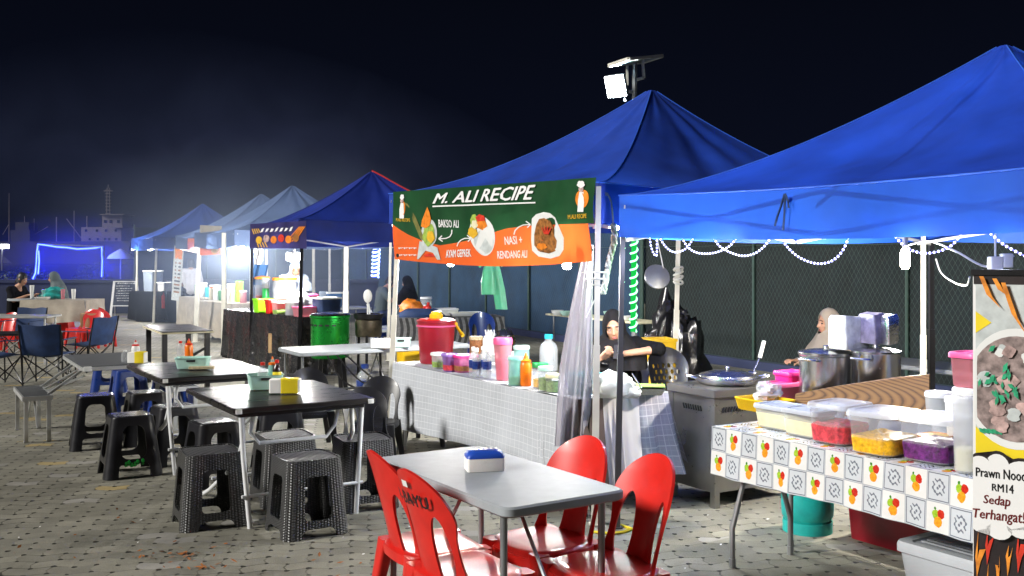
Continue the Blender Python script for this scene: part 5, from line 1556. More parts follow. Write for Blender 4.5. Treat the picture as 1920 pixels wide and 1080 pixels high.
m.ball((.062, -.196, .122), (.016, .010, .026), 8, 6); m.build('tape', k0, 'green_tape')
m = MB(); m.box((-.199, -.12, .09), (.008, .05, .05)); m.build('sticker', k0, 'yellow_tape')
k1 = square_stool('smooth black stool between the middle and nearest dark tables', (-2.24, 7.62, 0), R(36), 'black', GS)
for (x, y, a, lb) in ((-1.86, 8.12, 20, 'smooth black stool behind the nearest dark table, right of the white bar'), (-2.80, 8.40, 34, 'smooth black stool under the middle dark table'), (-3.34, 9.25, 30, 'smooth black stool just behind the left corner of the middle dark table'),
                      (-3.72, 9.05, 24, 'smooth black stool in front of the picnic table, tallest of those by its bench')):
    dup(k1, (x, y, 0), R(a), lb, GS)
b0 = square_stool('blue plastic stool behind the picnic table top', (-4.18, 11.05, 0), R(30), 'blue', 'blue plastic stools')
dup(b0, (-5.05, 12.7, 0), R(20), 'blue plastic stool farther back, left of the yellow tissue pack', 'blue plastic stools')
dup(b0, (-3.6, 10.75, 0), R(40), 'blue plastic stool half hidden under the picnic table', 'blue plastic stools')
GB = 'black plastic chairs'
c0 = plastic_chair('black plastic chair with a glossy rounded back beside the check cloth', (-1.10, 7.62, 0), R(190), 'black_plastic', GB); c0.scale = (.86, .86, .80)
dup(c0, (-1.12, 8.35, 0), R(176), 'black plastic chair behind the glossy one, under the white buffet table', GB)
dup(c0, (-1.78, 9.0, 0), R(200), 'black plastic chair at the near left of the long white table', GB)
dup(c0, (-.75, 9.25, 0), R(165), 'black plastic chair beside the cream pole of the banner stall', GB)

# condiment sets
def basket(label, loc, rz, w_=.24, d_=.17, h_=.10):
    t = thing('basket', label, 'basket', loc, rz, 'mint condiment baskets')
    m = MB(); m.loft([rrect(w_ * .86, d_ * .86, .02, 0), rrect(w_, d_, .022, h_), rrect(w_ + .012, d_ + .012, .024, h_), rrect(w_ - .006, d_ - .006, .02, h_ - .001), rrect(w_ * .86 - .01, d_ * .86 - .01, .02, .006)]); m.build('body', t, 'mint_plastic')
    m = MB(); m.box((0, -d_ / 2 - .001, h_ * .75), (.07, .006, .018), bev=.003); m.build('grip', t, 'ink'); return t
def tissue_box(label, loc, rz, c='tissue_yellow', w_=.19, d_=.10, h_=.085):
    t = thing('tissue_pack', label, 'tissue pack', loc, rz, 'tissue packs on the dark tables')
    m = MB(); m.box((0, 0, h_ / 2), (w_, d_, h_), bev=.012); m.build('pack', t, 'tissue')
    m = MB(); m.box((.03, 0, h_ / 2 + .001), (w_ * .58, d_ + .006, h_ + .006), bev=.012); m.build('wrapper', t, c); return t
GC = 'condiment bottles'
z6 = .767
basket('mint basket of sauce bottles on the nearest dark table', G(497, 728, z6), R(20))
p = G(497, 728, z6)
bottle('clear bottle with red cap standing in the mint basket on the nearest dark table', p + Vector((-.02, .015, .012)), .036, .17, 'clear_plastic', 'chilli_sauce', GC)
bottle('orange nozzle sauce bottle in the mint basket on the nearest dark table', p + Vector((.045, .03, .012)), .032, .21, 'aqua_clear', 'orange_sauce', GC, nozzle=True)
bottle('dark soy sauce bottle with red cap in the mint basket on the nearest dark table', p + Vector((.085, -.005, .012)), .03, .19, 'soy_sauce', 'chilli_sauce', GC, label_band='tissue_yellow')
tissue_box('yellow and white tissue pack on the nearest dark table', G(535, 736, z6), R(8), w_=.21, h_=.095)
basket('mint basket in front of red-capped bottles on the middle dark table', G(362, 690, z6), R(6), .27, .18, .09)
p = G(350, 678, z6)
bottle('sauce bottle with a red nozzle on the middle dark table', p + Vector((.01, .03, .01)), .036, .19, 'orange_sauce', 'chilli_sauce', GC, nozzle=True)
bottle('clear bottle with red cap, left of the red nozzle one on the middle dark table', p + Vector((-.065, .03, .01)), .03, .17, 'clear_plastic', 'chilli_sauce', GC)
t = thing('straw_mat', 'small woven straw mat on the middle dark table', 'mat', G(378, 692, z6), R(10)); m = MB(); m.box((0, 0, .012), (.20, .07, .022), bev=.008); m.build('mat', t, 'straw_mat')
p = G(244, 678, .70)
bottle('squeeze bottle with a red top on the picnic table', p + Vector((.03, .06, 0)), .038, .20, 'white_plastic', 'chilli_sauce', GC, nozzle=True)
bottle('squat white bottle left of the yellow pack on the picnic table', p + Vector((-.04, -.02, 0)), .035, .11, 'clear_plastic', 'white_plastic', GC)
tissue_box('yellow tissue pack on the picnic table', G(258, 680, .70), R(0), w_=.16, h_=.10)

# long white folding table between the stalls
blow_table('long white folding table between the dark canopy and the banner stall', (-1.42, 10.62, 0), R(31), 1.9, .72, .76, 'folding tables')
tissue_box('pale box on the long white table, left one', G(716, 652, z6), R(5), 'white_plastic', .22, .12, .09)
basket('mint basket on the long white table', G(752, 650, z6), R(5), .2, .14, .09)
# ================================================================ BANNER STALL
G1 = Vector((.003, 7.97, 0)); rg = R(31.8); vg, ug = vu(rg)
def g1(a, b, z=0): q = G1 + vg * a + ug * b; return Vector((q.x, q.y, z))
blow_table('long buffet table under the grey check cloth at the banner stall', G1, rg, .74, 2.74, .755, 'folding tables')
t = thing('tablecloth', 'pale grey check tablecloth hanging down the long front of the banner stall', 'tablecloth', G1, rg, 'tablecloths')
m = MB(); drape(m, (-.375, .375, -1.0, 1.375), .757, .235, 'grey_check', sides=('x-', 'y+'), wave=.008, seed=3, corner_flare=.09)
m.use('grey_check')
def nearhang(u, v): 
    b_ = -1.0 - .375 * u; dz = .52 * v
    return Vector((-.375 - .012 - .04 * v ** 1.3 + .012 * v * math.sin(u * 7), b_, .762 - dz))
m.grid(nearhang, 8, 10, uvfn=lambda u, v: (-.52 + .52 * v + .0, 2.375 + .375 * u))
m.build('cloth', t, angle=80)
t = thing('tablecloth', 'white and blue check cloth draped over the near end of the banner stall table', 'tablecloth', G1, rg, 'tablecloths')
m = MB(); m.use('white_cloth')
m.grid(lambda a, b: Vector((-.37 + .76 * a, -1.39 + .40 * b, .767)), 10, 6, uvfn=lambda a, b: (.76 * a, .4 * b))
def endh(x0, x1, hem, amp, fr, sd, fl=0):
    def fn(u, v):
        x = x0 + (x1 - x0) * u; k = v ** 1.2
        w_ = amp * k * (math.sin(u * fr + sd) + .5 * math.sin(u * fr * 2.3 + sd))
        return Vector((x + fl * k * u, -1.392 - .012 - .06 * k + w_, .767 - (.767 - hem) * v - .004 * min(1, v * 6)))
    return fn
m.use('white_cloth'); m.grid(endh(-.02, .13, .20, .010, 5, 1), 8, 10, uvfn=lambda u, v: (u, v)); 
m.use('blue_check'); m.grid(endh(.13, .39, .21, .030, 11, 2, .13), 16, 12, uvfn=lambda u, v: (.35 * u, .56 * v))
m.grid(lambda u, v: Vector((.39 + .012 + (.13) * v ** 1.2 + .03 * v * math.sin(u * 8), -1.392 + .42 * u - .06 * v ** 1.2 * (1 - u), .765 - .50 * v + .06 * v * u)), 12, 10, uvfn=lambda u, v: (.42 * u + .35, .5 * v))
m.use('white_cloth'); m.grid(endh(-.17, -.02, .16, .030, 17, 0), 18, 10, uvfn=lambda u, v: (u, v))
m.use('gap_brown'); m.grid(endh(-.37, -.17, .20, .012, 9, 2), 8, 10, uvfn=lambda u, v: (u, v))  # brown sheet stands in for the dark gap between the cloths
m.build('cloth', t, angle=80)
# goods on the buffet
q = G(820, 690, z6) + Vector((.03, .22, 0)); q = D(818, 8.85, z6)
t = thing('water_cooler', 'big red drink cooler with yellow spout lid on the check cloth', 'drink cooler', q, R(20))
m = MB(); m.lathe([(.135, 0), (.142, .01), (.165, .355), (.172, .36), (.172, .375), (.158, .378)], n=28); m.build('body', t, 'dark_red_plastic')
m = MB(); m.lathe([(.160, .372), (.15, .385), (.07, .392)], n=28); m.build('lid', t, 'red_plastic'); m = MB(); m.lathe([(.058, .385), (.060, .42), (.048, .43), (.042, .448), (.02, .452)], n=18); m.build('spout_cap', t, 'yellow_plastic')
m = MB(); m.tube([(.168, -.03, .33), (.20, -.09, .26)], .013, 8); m.tube([(.20, -.09, .26), (.205, -.12, .24)], .018, 8); m.ball((.166, -.03, .335), .022); m.build('handle', t, 'yellow_plastic')
m = MB(); m.lathe([(.170, .318), (.174, .322), (.174, .330), (.170, .334)], n=28, cap0=False, cap1=False); m.build('band', t, 'pink_plastic')
GT = 'food containers on the check cloth'
def at(px, py, z=z6): return G(px, py, z)
tub('food_container', 'small clear box with a white lid, left of the purple ones', 'food container', at(822, 690), (.10, .10, .115), rg, 'cloudy_plastic', 'white_plastic', 'green_food', .5, GT)
tub('food_container', 'small purple clear box of red relish on the check cloth', 'food container', at(845, 696), (.12, .11, .13), rg, 'purple_clear', 'purple_clear', 'red_food', .45, GT)
tub('food_container', 'magenta clear box of fried crumbs on the check cloth', 'food container', at(872, 697), (.17, .14, .125), rg, 'magenta_clear', 'magenta_plastic', 'brown_food', .45, GT)
def wbottle(label, loc, h=.225, cap='white_plastic', r=.034, band='blue_plastic', group='water bottles on the check cloth'):
    return bottle(label, loc, r, h, 'water', cap, group, label_band=band, name='water_bottle', cat='water bottle')
for dx, dy, lb in ((-.075, .05, 'left rear'), (.0, .085, 'middle rear'), (-.045, -.04, 'left front'), (.035, -.06, 'right front')):
    wbottle('clear water bottle with a blue band, %s of the cluster by the pink canister' % lb, at(905, 706) + Vector((dx, dy, 0)))
jar('canister', 'tall pink clear canister with a red-pink lid on the check cloth', 'canister', at(943, 713), .068, .285, 'pink_clear', 'pink_plastic', 'pink_plastic', .0 + .55, .035, taper=.72)
jar('canister', 'aqua clear canister right of the tall pink one', 'canister', at(967, 722), .055, .19, 'aqua_clear', 'aqua_clear', 'green_food', .3, .02)
jar('canister', 'pale aqua lidded jar behind the orange sauce bottle', 'canister', at(978, 706), .06, .22, 'aqua_clear', 'mint_plastic', None, .3, .02)
bottle('large orange sauce bottle with an orange nozzle on the check cloth', at(986, 723), .042, .235, 'orange_sauce', 'orange_sauce', 'sauce bottles on the check cloth', nozzle=True)
jar('jar', 'glass jar with a dark green lid on the check cloth', 'jar', at(1013, 727), .055, .155, 'clear_plastic', 'green_lid', 'yellow_food', .4)
jar('jar', 'glass jar with an aqua lid and green contents', 'jar', at(1022, 733), .048, .15, 'clear_plastic', 'mint_plastic', 'green_food', .6)
jar('jar', 'short jar with a pale yellow lid, rightmost before the curtain', 'jar', at(1037, 736), .05, .11, 'clear_plastic', 'cream_plastic', 'green_food', .7)
wbottle('large clear jug with a blue screw cap at the back of the buffet', at(1030, 700) + Vector((0, .15, 0)), .30, 'cyan_plastic', .075, None, None)
wbottle('clear jug with a mint cap half hidden by the curtain', at(1072, 712) + Vector((.05, .12, 0)), .24, 'mint_plastic', .07, None, None)
jar('jar', 'woven brown jar behind the water bottles', 'jar', at(891, 694) + Vector((0, .22, 0)), .055, .24, 'brown_food', 'straw_mat', None)
t = thing('plastic_bag', 'knotted black and white carrier bag standing on the back of the buffet', 'plastic bag', at(922, 690) + Vector((.03, .25, 0)))
m = MB(); m.use('bag_black'); blob(m, (.06, 0, .20), (.10, .08, .10), 3, .5); m.build('bag', t); m = MB(); blob(m, (-.05, 0, .13), (.07, .07, .15), 6, .45); m.build('inner_bag', t, 'bag_white')
m = MB()
for i in range(4): m.tube([(-.06 + i * .02, 0, .1), (-.09 + i * .025, .01, .30)], .006, 5)
m.build('cutlery', t, 'white_plastic')
tub('food_container', 'white paper tub at the back of the buffet near the pink canister', 'food container', at(945, 690) + Vector((.08, .22, 0)), (.1, .1, .1), rg, 'white_plastic', 'white_plastic', None)
tub('food_container', 'turquoise plastic box between curtain and poles', 'food container', at(1098, 742) + Vector((0, .12, 0)), (.21, .16, .125), rg, 'cyan_plastic', 'cyan_plastic', None, .5, GT)
t = thing('plastic_bag', 'plump white carrier bag on the near end of the buffet', 'plastic bag', at(1152, 748) + Vector((0, .06, 0)))
m = MB(); blob(m, (0, -.01, .075), (.145, .11, .10), 9, .28, 26, 16); m.build('bag', t, 'bag_white'); m = MB(); blob(m, (.10, -.04, .04), (.07, .06, .05), 4, .4); m.build('knot', t, 'bag_white')
t = thing('serving_tray', 'steel serving tray with spoons at the near end of the buffet', 'tray', at(1214, 742) + Vector((.0, .10, 0)), R(-8))
m = MB(); m.loft([rrect(.22, .15, .02, 0), rrect(.27, .19, .025, .045), rrect(.275, .195, .025, .045), rrect(.255, .175, .02, .043), rrect(.21, .14, .02, .006)]); m.build('tray', t, 'steel')
m = MB(); m.box((0, .01, .055), (.26, .17, .005), bev=.002); m.build('lid', t, 'green_food')
for i, x in enumerate((-.09, -.03)): m = MB(); m.tube([(x, -.05, .05), (x - .06, .04, .13)], .005, 6); m.ball((x + .005, -.055, .05), (.018, .026, .008)); m.build('spoon', t, 'steel')
# curtain by the near pole
t = thing('curtain', 'sheer lilac curtain gathered at the near pole of the banner stall', 'curtain', D(1100, 6.55))
m = MB()
def cur(u, v):
    yy = 462 + v * 375; xc = 1104 - 36 * v ** 1.1 - 4 * math.sin(v * 4); wd = 9 + 26 * min(1, v * 1.6) - 4 * v
    d = 6.50 + .028 * (math.sin(u * 19 + v * 2) + .5 * math.sin(u * 31)) * (.4 + .8 * v) + .10 * v
    q = D(xc + (u - .5) * 2 * wd, d, Z(yy, d)); return q - D(1100, 6.55)
m.grid(cur, 40, 20); m.build('cloth', t, 'sheer_cloth', angle=80)
m = MB(); m.ball(cur(.5, .01) , (.035, .03, .03)); m.build('clip', t, 'black_plastic')
# poles and ropes by the near corner
t = thing('black_pole', 'thin black pole standing between curtain and cream pole', 'pole', D(1096, 6.62))
m = MB(); m.bar(D(1096, 6.62) - D(1096, 6.62), D(1108, 6.62, Z(462, 6.62)) - D(1096, 6.62), .036, .036); m.build('shaft', t, 'black_metal', smooth=False)
m = MB(); m.bar((-.06, -.08, .03), (0, 0, .20), .025, .025); m.bar((.06, -.04, .03), (0, 0, .2), .025, .025); m.build('foot', t, 'black_metal', smooth=False)
t = thing('strap', 'yellow strap lying on the ground round the black pole', 'strap', D(1157, 6.30)); m = MB(); m.tube([(-.17, -.08, .008), (-.05, -.12, .008), (.03, -.09, .01), (.09, -.02, .008), (.03, .06, .01)], .010, 5); m.build('strap', t, 'yellow_tape')
t = thing('rope', 'twisted white rope hanging from the near corner of the middle canopy', 'rope', D(1150, 6.45))
o = D(1150, 6.45); w2 = lambda px, py, d=6.45: D(px, d, Z(py, d)) - o
m = MB(); m.tube(smooth_path([w2(1138, 362), w2(1146, 380), w2(1150, 420), w2(1152, 445)]), .006, 5); P = smooth_path([w2(1150, 420), w2(1152, 450), w2(1146, 475), w2(1140, 500), w2(1134, 535), w2(1131, 550)])
for k in (0, 2.1, 4.2): m.tube([p + Vector((.012 * math.cos(i * .55 + k), .012 * math.sin(i * .55 + k), 0)) for i, p in enumerate(P)], .011, 5)
m.build('rope', t, 'rope_white')
t = thing('rope', 'coil of white cord wound round the near cream pole', 'rope', D(1116, 6.36, Z(535, 6.36)))
m = MB()
for i in range(5): m.lathe([(.05 + .008 * i, .012 * i + .03 * (i % 3)), (.055 + .008 * i, .012 * i + .004 + .03 * (i % 3))], n=14, cap0=False, cap1=False)
m.tube(smooth_path([Vector((-.03, -.04, -.02)), Vector((-.05, -.05, .03)), Vector((.06, -.05, .04)), Vector((.02, -.06, -.03)), Vector((-.06, -.05, -.2))]), .004, 5); m.build('rope', t, 'rope_white')
t = thing('rope', 'white cord lashed round the cream pole at the rear of the banner stall', 'rope', D(1270, 10.45, Z(518, 10.45)))
m = MB()
for i in range(4): P = [Vector((.045 * math.cos(a * .5236) + .01, .045 * math.sin(a * .5236), -.06 + i * .045 + .02 * math.sin(a * .5 + i))) for a in range(13)]; m.tube(P, .012, 5)
m.build('rope', t, 'rope_white')
t = thing('plastic_bag', 'pale green carrier bags tied up behind the middle of the banner', 'plastic bag', D(925, 9.0, Z(492, 9.0)))
o = D(925, 9.0, Z(492, 9.0)); w3 = lambda px, py: D(px, 9.0, Z(py, 9.0)) - o
def bagshape(mm, cx0, cx1, y0, y1, w0, w1, sd):
    def fn(u, v):
        a = 2 * math.pi * u; wd = (w0 + (w1 - w0) * min(1, v * 1.7) ** .7); k = 1 + .16 * math.sin(a * 5 + sd) * (1 - .5 * v)
        c = w3(cx0 + (cx1 - cx0) * v, y0 + (y1 - y0) * v); s_ = 9.0 / FPX
        return c + Vector((math.cos(a) * wd * s_ * k, math.sin(a) * wd * s_ * .45 * k, 0))
    mm.grid(fn, 30, 12)
m = MB(); bagshape(m, 917, 918, 494, 552, 7, 16, 1); m.build('bag', t, 'bag_green')
m = MB(); bagshape(m, 928, 940, 492, 580, 5, 11, 2); m.build('bag', t, 'bag_green')
m = MB(); m.tube([w3(898, 500), w3(915, 493), w3(935, 492), w3(942, 500)], .01, 6); m.build('knot', t, 'bag_green')
t = thing('pot_lid', 'dark steel lid hanging behind the green spiral light', 'lid', D(1232, 9.6, Z(515, 9.6)))
m = MB(); m.lathe([(.125, 0), (.12, .012), (.05, .03), (.012, .034)], (0, 0, -.02), 24, axis=(.15, -.9, .35)); m.build('lid', t, 'grey_metal'); m = MB(); m.tube([(.06, 0, .06), (.01, .0, .3), (0, 0, .34)], .005, 5); m.build('hook', t, 'cable')

# woman at the phone
gl = D(1154, 8.35)
person('woman in a charcoal headscarf looking down at her phone behind the buffet', gl, R(168),
       pose(SIT, head=(0, .13, 1.135), neck=(0, .05, 1.0), shL=(-.185, .04, .965), shR=(.185, .04, .95), elL=(-.360, .12, .95), wrL=(-.105, .30, .925), elR=(.25, .14, .765), wrR=(.085, .345, .885)),
       yaw=.10, pitch=-.36, sleeve=.66, cover='hijab', cover_m='charcoal_cloth', vox=.0065, closed=True, roll=.12,
       hands=(((.9, .35, -.1), (.25, -.5, .9), .75, -1), ((-.7, .25, .55), (-.3, -.3, .9), .75, 1)), drape_len=.27)
t = thing('phone', 'dark phone held by the woman in the charcoal headscarf', 'phone', gl + Vector((-.02, -.39, .945)), R(168)); m = MB(); m.box((0, 0, 0), (.07, .010, .135), rot=Matrix.Rotation(R(40), 3, 'X'), bev=.004); m.build('body', t, 'ink'); 
m = MB(); m.lathe([(.030, -.006), (.034, 0), (.030, .006)], gl + Vector((-.12, -.31, .855)), 14, axis=(.2, -.3, .9)); tag(m.build('bracelet', None, 'black_plastic'), 'dark bracelet on the wrist of the woman with the phone', 'bracelet')
GK = 'black chairs inside the banner stall'
c1 = plastic_chair('black chair under the woman in the charcoal headscarf', gl + Vector((.0, -.02, .0)), R(168), 'black_plastic', GK, solid=True)
dup(c1, D(1268, 9.15), R(-165), 'empty black chair with a pierced back, left of the steel stove', GK)
dup(c1, D(1200, 8.75), R(205), 'empty black chair with a pierced back beside the woman with the phone', GK)
t = thing('yellow_bin', 'tall yellow plastic bin behind the empty black chair', 'bin', D(1236, 9.75), R(15)); m = MB(); m.loft([rrect(.22, .24, .02, 0), rrect(.25, .27, .02, .88), rrect(.27, .29, .02, .885), rrect(.27, .29, .02, .91), rrect(.24, .26, .02, .91), rrect(.21, .23, .02, .02)]); m.build('body', t, 'yellow_plastic')
t = thing('rubbish_bag', 'black rubbish bag leaning by the rear cream pole', 'rubbish bag', D(1287, 10.9)); m = MB(); blob(m, (0, 0, .50), (.22, .22, .55), 2, .4, 26, 18); m.build('bag', t, 'bag_black'); m = MB(); blob(m, (-.04, 0, 1.02), (.07, .06, .09), 5, .6); m.build('knot', t, 'bag_black')
t = thing('rubbish_bag', 'crumpled black bag on a shelf behind the woman', 'rubbish bag', D(1255, 11.6)); m = MB(); blob(m, (0, 0, .55), (.26, .2, .62), 12, .45, 24, 16); m.build('bag', t, 'bag_black')

# steel stove
H0 = Vector((1.36, 6.80, 0)); hv, hu = vu(R(31))
t = thing('steel_stove', 'square stainless steel stove cabinet between the two stalls', 'stove', H0 + hv * .36 + hu * .24, R(31))
m = MB(); m.loft([rrect(.68, .44, .01, .10), rrect(.70, .46, .01, .74)]); m.build('cabinet', t, 'dull_steel', smooth=False)
m = MB(); m.box((0, 0, .77), (.74, .50, .055), bev=.012); m.build('top', t, 'dull_steel', smooth=False)
for sx_ in (-1, 1):
    for sy_ in (-1, 1): m = MB(); m.bar((sx_ * .335, sy_ * .215, .0), (sx_ * .335, sy_ * .215, .74), .045, .045); m.lathe([(.02, 0), (.02, .03)], (sx_ * .335, sy_ * .215, 0), 8); m.build('leg', t, 'dull_steel', smooth=False)
m = MB()
for i in range(10): m.bar((-.28 + i * .025, -.233, .64), (-.268 + i * .025, -.233, .675), .006, .010)
for i in range(8): m.bar((-.353, -.1 + i * .025, .64), (-.353, -.088 + i * .025, .675), .010, .006)
m.build('vent_slots', t, 'ink', smooth=False)
t = thing('steel_pan', 'wide steel pan with a domed lid on the stove', 'pan', H0 + hv * .34 + hu * .24 + Vector((0, 0, .80)), 0)
m = MB(); m.lathe([(.20, 0), (.235, .03), (.24, .045), (.21, .05)], n=32); m.build('pan', t, 'steel'); m = MB(); m.lathe([(.205, .045), (.20, .062), (.12, .085), (.03, .092)], n=32); m.lathe([(.012, .09), (.018, .11), (.012, .12)], n=10); m.build('lid', t, 'steel')
for s_ in (-1, 1): m = MB(); m.tube(smooth_path([Vector((s_ * .225, -.05, .04)), Vector((s_ * .285, -.03, .055)), Vector((s_ * .285, .03, .055)), Vector((s_ * .225, .05, .04))]), .008, 6); m.build('handle', t, 'steel')
t = thing('ladle', 'long ladle with a white handle resting on the steel pan', 'ladle', H0 + hv * .55 + hu * .2 + Vector((0, 0, .80))); m = MB(); m.tube([(0, 0, .07), (.05, .02, .17)], .006, 6); m.ball((-.01, 0, .06), (.04, .03, .02)); m.build('spoon', t, 'steel'); m = MB(); m.tube([(.05, .02, .17), (.085, .035, .29)], .014, 8); m.build('handle', t, 'white_plastic')
# ================================================================ FRUIT-CLOTH STALL (right)
rf = R(32); vf, uf = vu(rf)
F0 = Vector((1.118, 5.62, 0))
def f1(a, b, z=0): q = F0 + vf * a - uf * b; return Vector((q.x, q.y, z))     # a: depth from the front edge, b: along towards the camera
blow_table('folding table under the fruit-printed cloth, on splayed grey legs', f1(.25, .95), rf, .50, 1.86, .752, 'folding tables', 'grey_metal', bent=True)
blow_table('white folding table behind the fruit-cloth table, carrying the steel pots', f1(.915, .82), rf, .72, 1.84, .765, 'folding tables')
t = thing('tablecloth', 'glossy white tablecloth printed with fruit and tile squares', 'tablecloth', f1(.25, .95), rf, 'tablecloths')
m = MB(); m.use('fruit_cloth')
L_, W_ = 1.88, .52
m.grid(lambda a, b: Vector((-W_ / 2 + W_ * a, -L_ / 2 + L_ * b, .759)), 6, 16, uvfn=lambda a, b: (L_ * (1 - b), 1.30 + W_ * a))
def ff(u, v):
    dz = .26 * v; fold = .006 * v * math.sin(u * 26) + .006 * v * math.sin(u * 61)
    return Vector((-W_ / 2 - .010 - .012 * v + fold, -L_ / 2 + L_ * u, .762 - dz - .006 * math.sin(u * 9) * v - .012 * max(0, 1 - v * 12) * 0))
m.grid(ff, 90, 10, uvfn=lambda u, v: (L_ * (1 - u), 1.30 - .26 * v))
m.grid(lambda u, v: Vector((-W_ / 2 - .010 + W_ * u, L_ / 2 + .008 + .012 * v, .761 - .26 * v)), 10, 8, uvfn=lambda u, v: (-.52 * u, 1.30 - .26 * v))
m.build('cloth', t, angle=70)
GF = 'food tubs on the fruit cloth'
zf = .762
tub('food_tub', 'clear tub of cream dough with a grey lid, leftmost and rear on the fruit cloth', 'food tub', G(1470, 803, zf), (.19, .27, .115), rf, 'cloudy_plastic', 'box_grey', 'cream_food', .8, GF)
tub('food_tub', 'clear tub of cream dough with a lid, touching the red tub', 'food tub', G(1517, 816, zf), (.17, .23, .125), rf, 'cloudy_plastic', 'box_grey', 'cream_food', .72, GF)
tub('food_tub', 'clear tub of chopped red relish on the fruit cloth', 'food tub', G(1575, 828, zf), (.26, .225, .185), rf + R(4), 'clear_plastic', 'cloudy_plastic', 'red_food', .52, GF, rad=.05)
tub('food_tub', 'clear tub of yellow pickle on the fruit cloth', 'food tub', G(1658, 848, zf), (.28, .24, .19), rf + R(4), 'clear_plastic', 'cloudy_plastic', 'yellow_food', .44, GF, rad=.05)
tub('food_tub', 'clear tub of shredded purple cabbage on the fruit cloth', 'food tub', G(1757, 862, zf), (.27, .25, .19), rf + R(4), 'clear_plastic', 'cloudy_plastic', 'purple_food', .46, GF, rad=.05)
jar('canister', 'tall frosted canister with cream powder beside the banner stand', 'canister', G(1815, 884, zf), .062, .345, 'cloudy_plastic', 'white_plastic', 'cream_food', .3, taper=.9)
tub('food_container', 'pink clear box with a hot-pink lid stacked on the frosted canister', 'food container', G(1815, 884, zf) + Vector((.03, .03, .368)), (.15, .13, .135), rf, 'pink_clear', 'pink_plastic', None)
jar('food_cup', 'round white-lidded cup behind the red relish tub', 'cup', G(1560, 800, zf) + Vector((0, .02, 0)), .075, .10, 'white_plastic', 'white_plastic', None, taper=.8)
jar('food_cup', 'round white-lidded cup behind the yellow pickle tub', 'cup', G(1612, 806, zf) + Vector((.02, .0, 0)), .085, .085, 'white_plastic', 'white_plastic', None, taper=.8)
zi = .768
t = thing('wooden_board', 'wood-grain board standing on edge in front of the steel pots', 'board', D(1488, 6.08, zi))
o = D(1488, 6.08, zi); a = D(1742, 5.60, zi) - o; dn = Vector((-a.y, a.x, 0)).normalized() * .02
def bpt(s, z, k): return a * s + Vector((0, 0, z)) + dn * k
m = MB(); m.loft([[bpt(0, 0.002, k), bpt(1, 0.002, k), bpt(.99, .275, k + 1.5), bpt(.75, .245, k + 1.5), bpt(.3, .165, k + .8), bpt(.01, .105, k + .5)] for k in (0, .9)]); m.build('board', t, 'oak_print', smooth=False)
def pot(label, loc, r, h):
    t = thing('steel_pot', label, 'pot', loc, R(40), 'tall steel stock pots')
    m = MB(); m.lathe([(r * .97, 0), (r, .012), (r, h - .012), (r * 1.03, h - .006), (r * 1.03, h)], n=40); m.build('pot', t, 'steel')
    m = MB(); m.lathe([(r * 1.035, h + .001), (r * 1.03, h + .010), (r * .7, h + .022), (.03, h + .028)], n=40); m.lathe([(.015, h + .025), (.02, h + .045), (.012, h + .05)], n=10); m.build('lid', t, 'steel')
    for s_ in (-1, 1):
        m = MB(); m.tube(smooth_path([Vector((s_ * r, -.055, h * .90)), Vector((s_ * (r + .05), -.045, h * .92)), Vector((s_ * (r + .055), .045, h * .92)), Vector((s_ * r, .055, h * .90))]), .008, 6); m.build('handle', t, 'steel')
    return t
def onf(px, d, z): return D(px, d, z)
pot('tall steel stock pot behind the left end of the wood-grain board', D(1549, 6.22, zi), .160, .335)
pot('tall steel stock pot behind the middle of the wood-grain board', D(1643, 6.03, zi), .138, .36)
for px, d, zb, w_, h_, mt, lb in ((1592, 6.14, 1.136, .19, .20, 'foil_bag', 'white crinkled pack on the lid of the left steel pot'), (1634, 6.06, 1.182, .085, .175, 'purple_bag', 'purplish crinkled pack between the white and silver packs'), (1659, 6.02, 1.182, .085, .17, 'foil', 'silver foil pack at the right on the steel pot lid')):
    t = thing('foil_pack', lb, 'foil pack', D(px, d, zb), R(24), 'crinkled packs on the pot lids')
    m = MB(); rings = []
    for z, k in ((0, .96), (.02, 1), (h_ * .5, 1.03), (h_ - .02, .98), (h_, .9)):
        rings.append([p + Vector((.010 * noise.noise(p * 30 + Vector((z * 40, px, 0))), .010 * noise.noise(p * 30 + Vector((5, px, z * 40))), .006 * math.sin(p.x * 60))) for p in rrect(w_ * k, .15 * k, .012, z, 5)])
    m.loft(rings); m.build('pack', t, mt)
tub('food_tray', 'yellow plastic tray of clear bags left of the wood-grain board', 'tray', G(1438, 772, zi) + Vector((0, .05, 0)), (.22, .31, .075), rf, 'yellow_plastic', None)
t = thing('plastic_bag', 'clear bags of slices heaped in the yellow tray', 'plastic bag', G(1447, 768, zi) + Vector((0, .06, .03)), R(60)); m = MB(); blob(m, (0, 0, .06), (.12, .08, .065), 15, .5, 26, 14); blob(m, (.10, .02, .05), (.06, .06, .05), 25, .5); m.build('bag', t, 'cloudy_plastic'); m = MB(); blob(m, (-.03, 0, .05), (.07, .05, .045), 11, .4); m.build('filling', t, 'art_meat')
q = f1(.80, .02, zi)
tub('food_container', 'pale pink lidded box left of the steel pots', 'food container', D(1466, 6.45, zi), (.22, .16, .115), rf, 'pink_clear', 'pink_plastic', None)
tub('food_container', 'hot-pink lidded box stacked beside the left steel pot', 'food container', D(1484, 6.55, zi), (.18, .15, .175), rf, 'magenta_plastic', 'magenta_plastic', None)
jar('food_bucket', 'clear bucket with a white lid behind the right end of the board', 'bucket', D(1761, 5.55, zi), .072, .17, 'cloudy_plastic', 'white_plastic', 'green_food', .3, taper=.85)
jar('jar', 'short jar with a blue lid in front of the clear bucket', 'jar', D(1763, 5.30, zi), .042, .10, 'cloudy_plastic', 'blue_plastic', None)
tub('food_tray', 'small orange plate of fried snacks by the blue-lidded jar', 'plate', D(1752, 5.12, zi), (.16, .14, .03), rf, 'art_orange', None, 'art_yellow', .9)
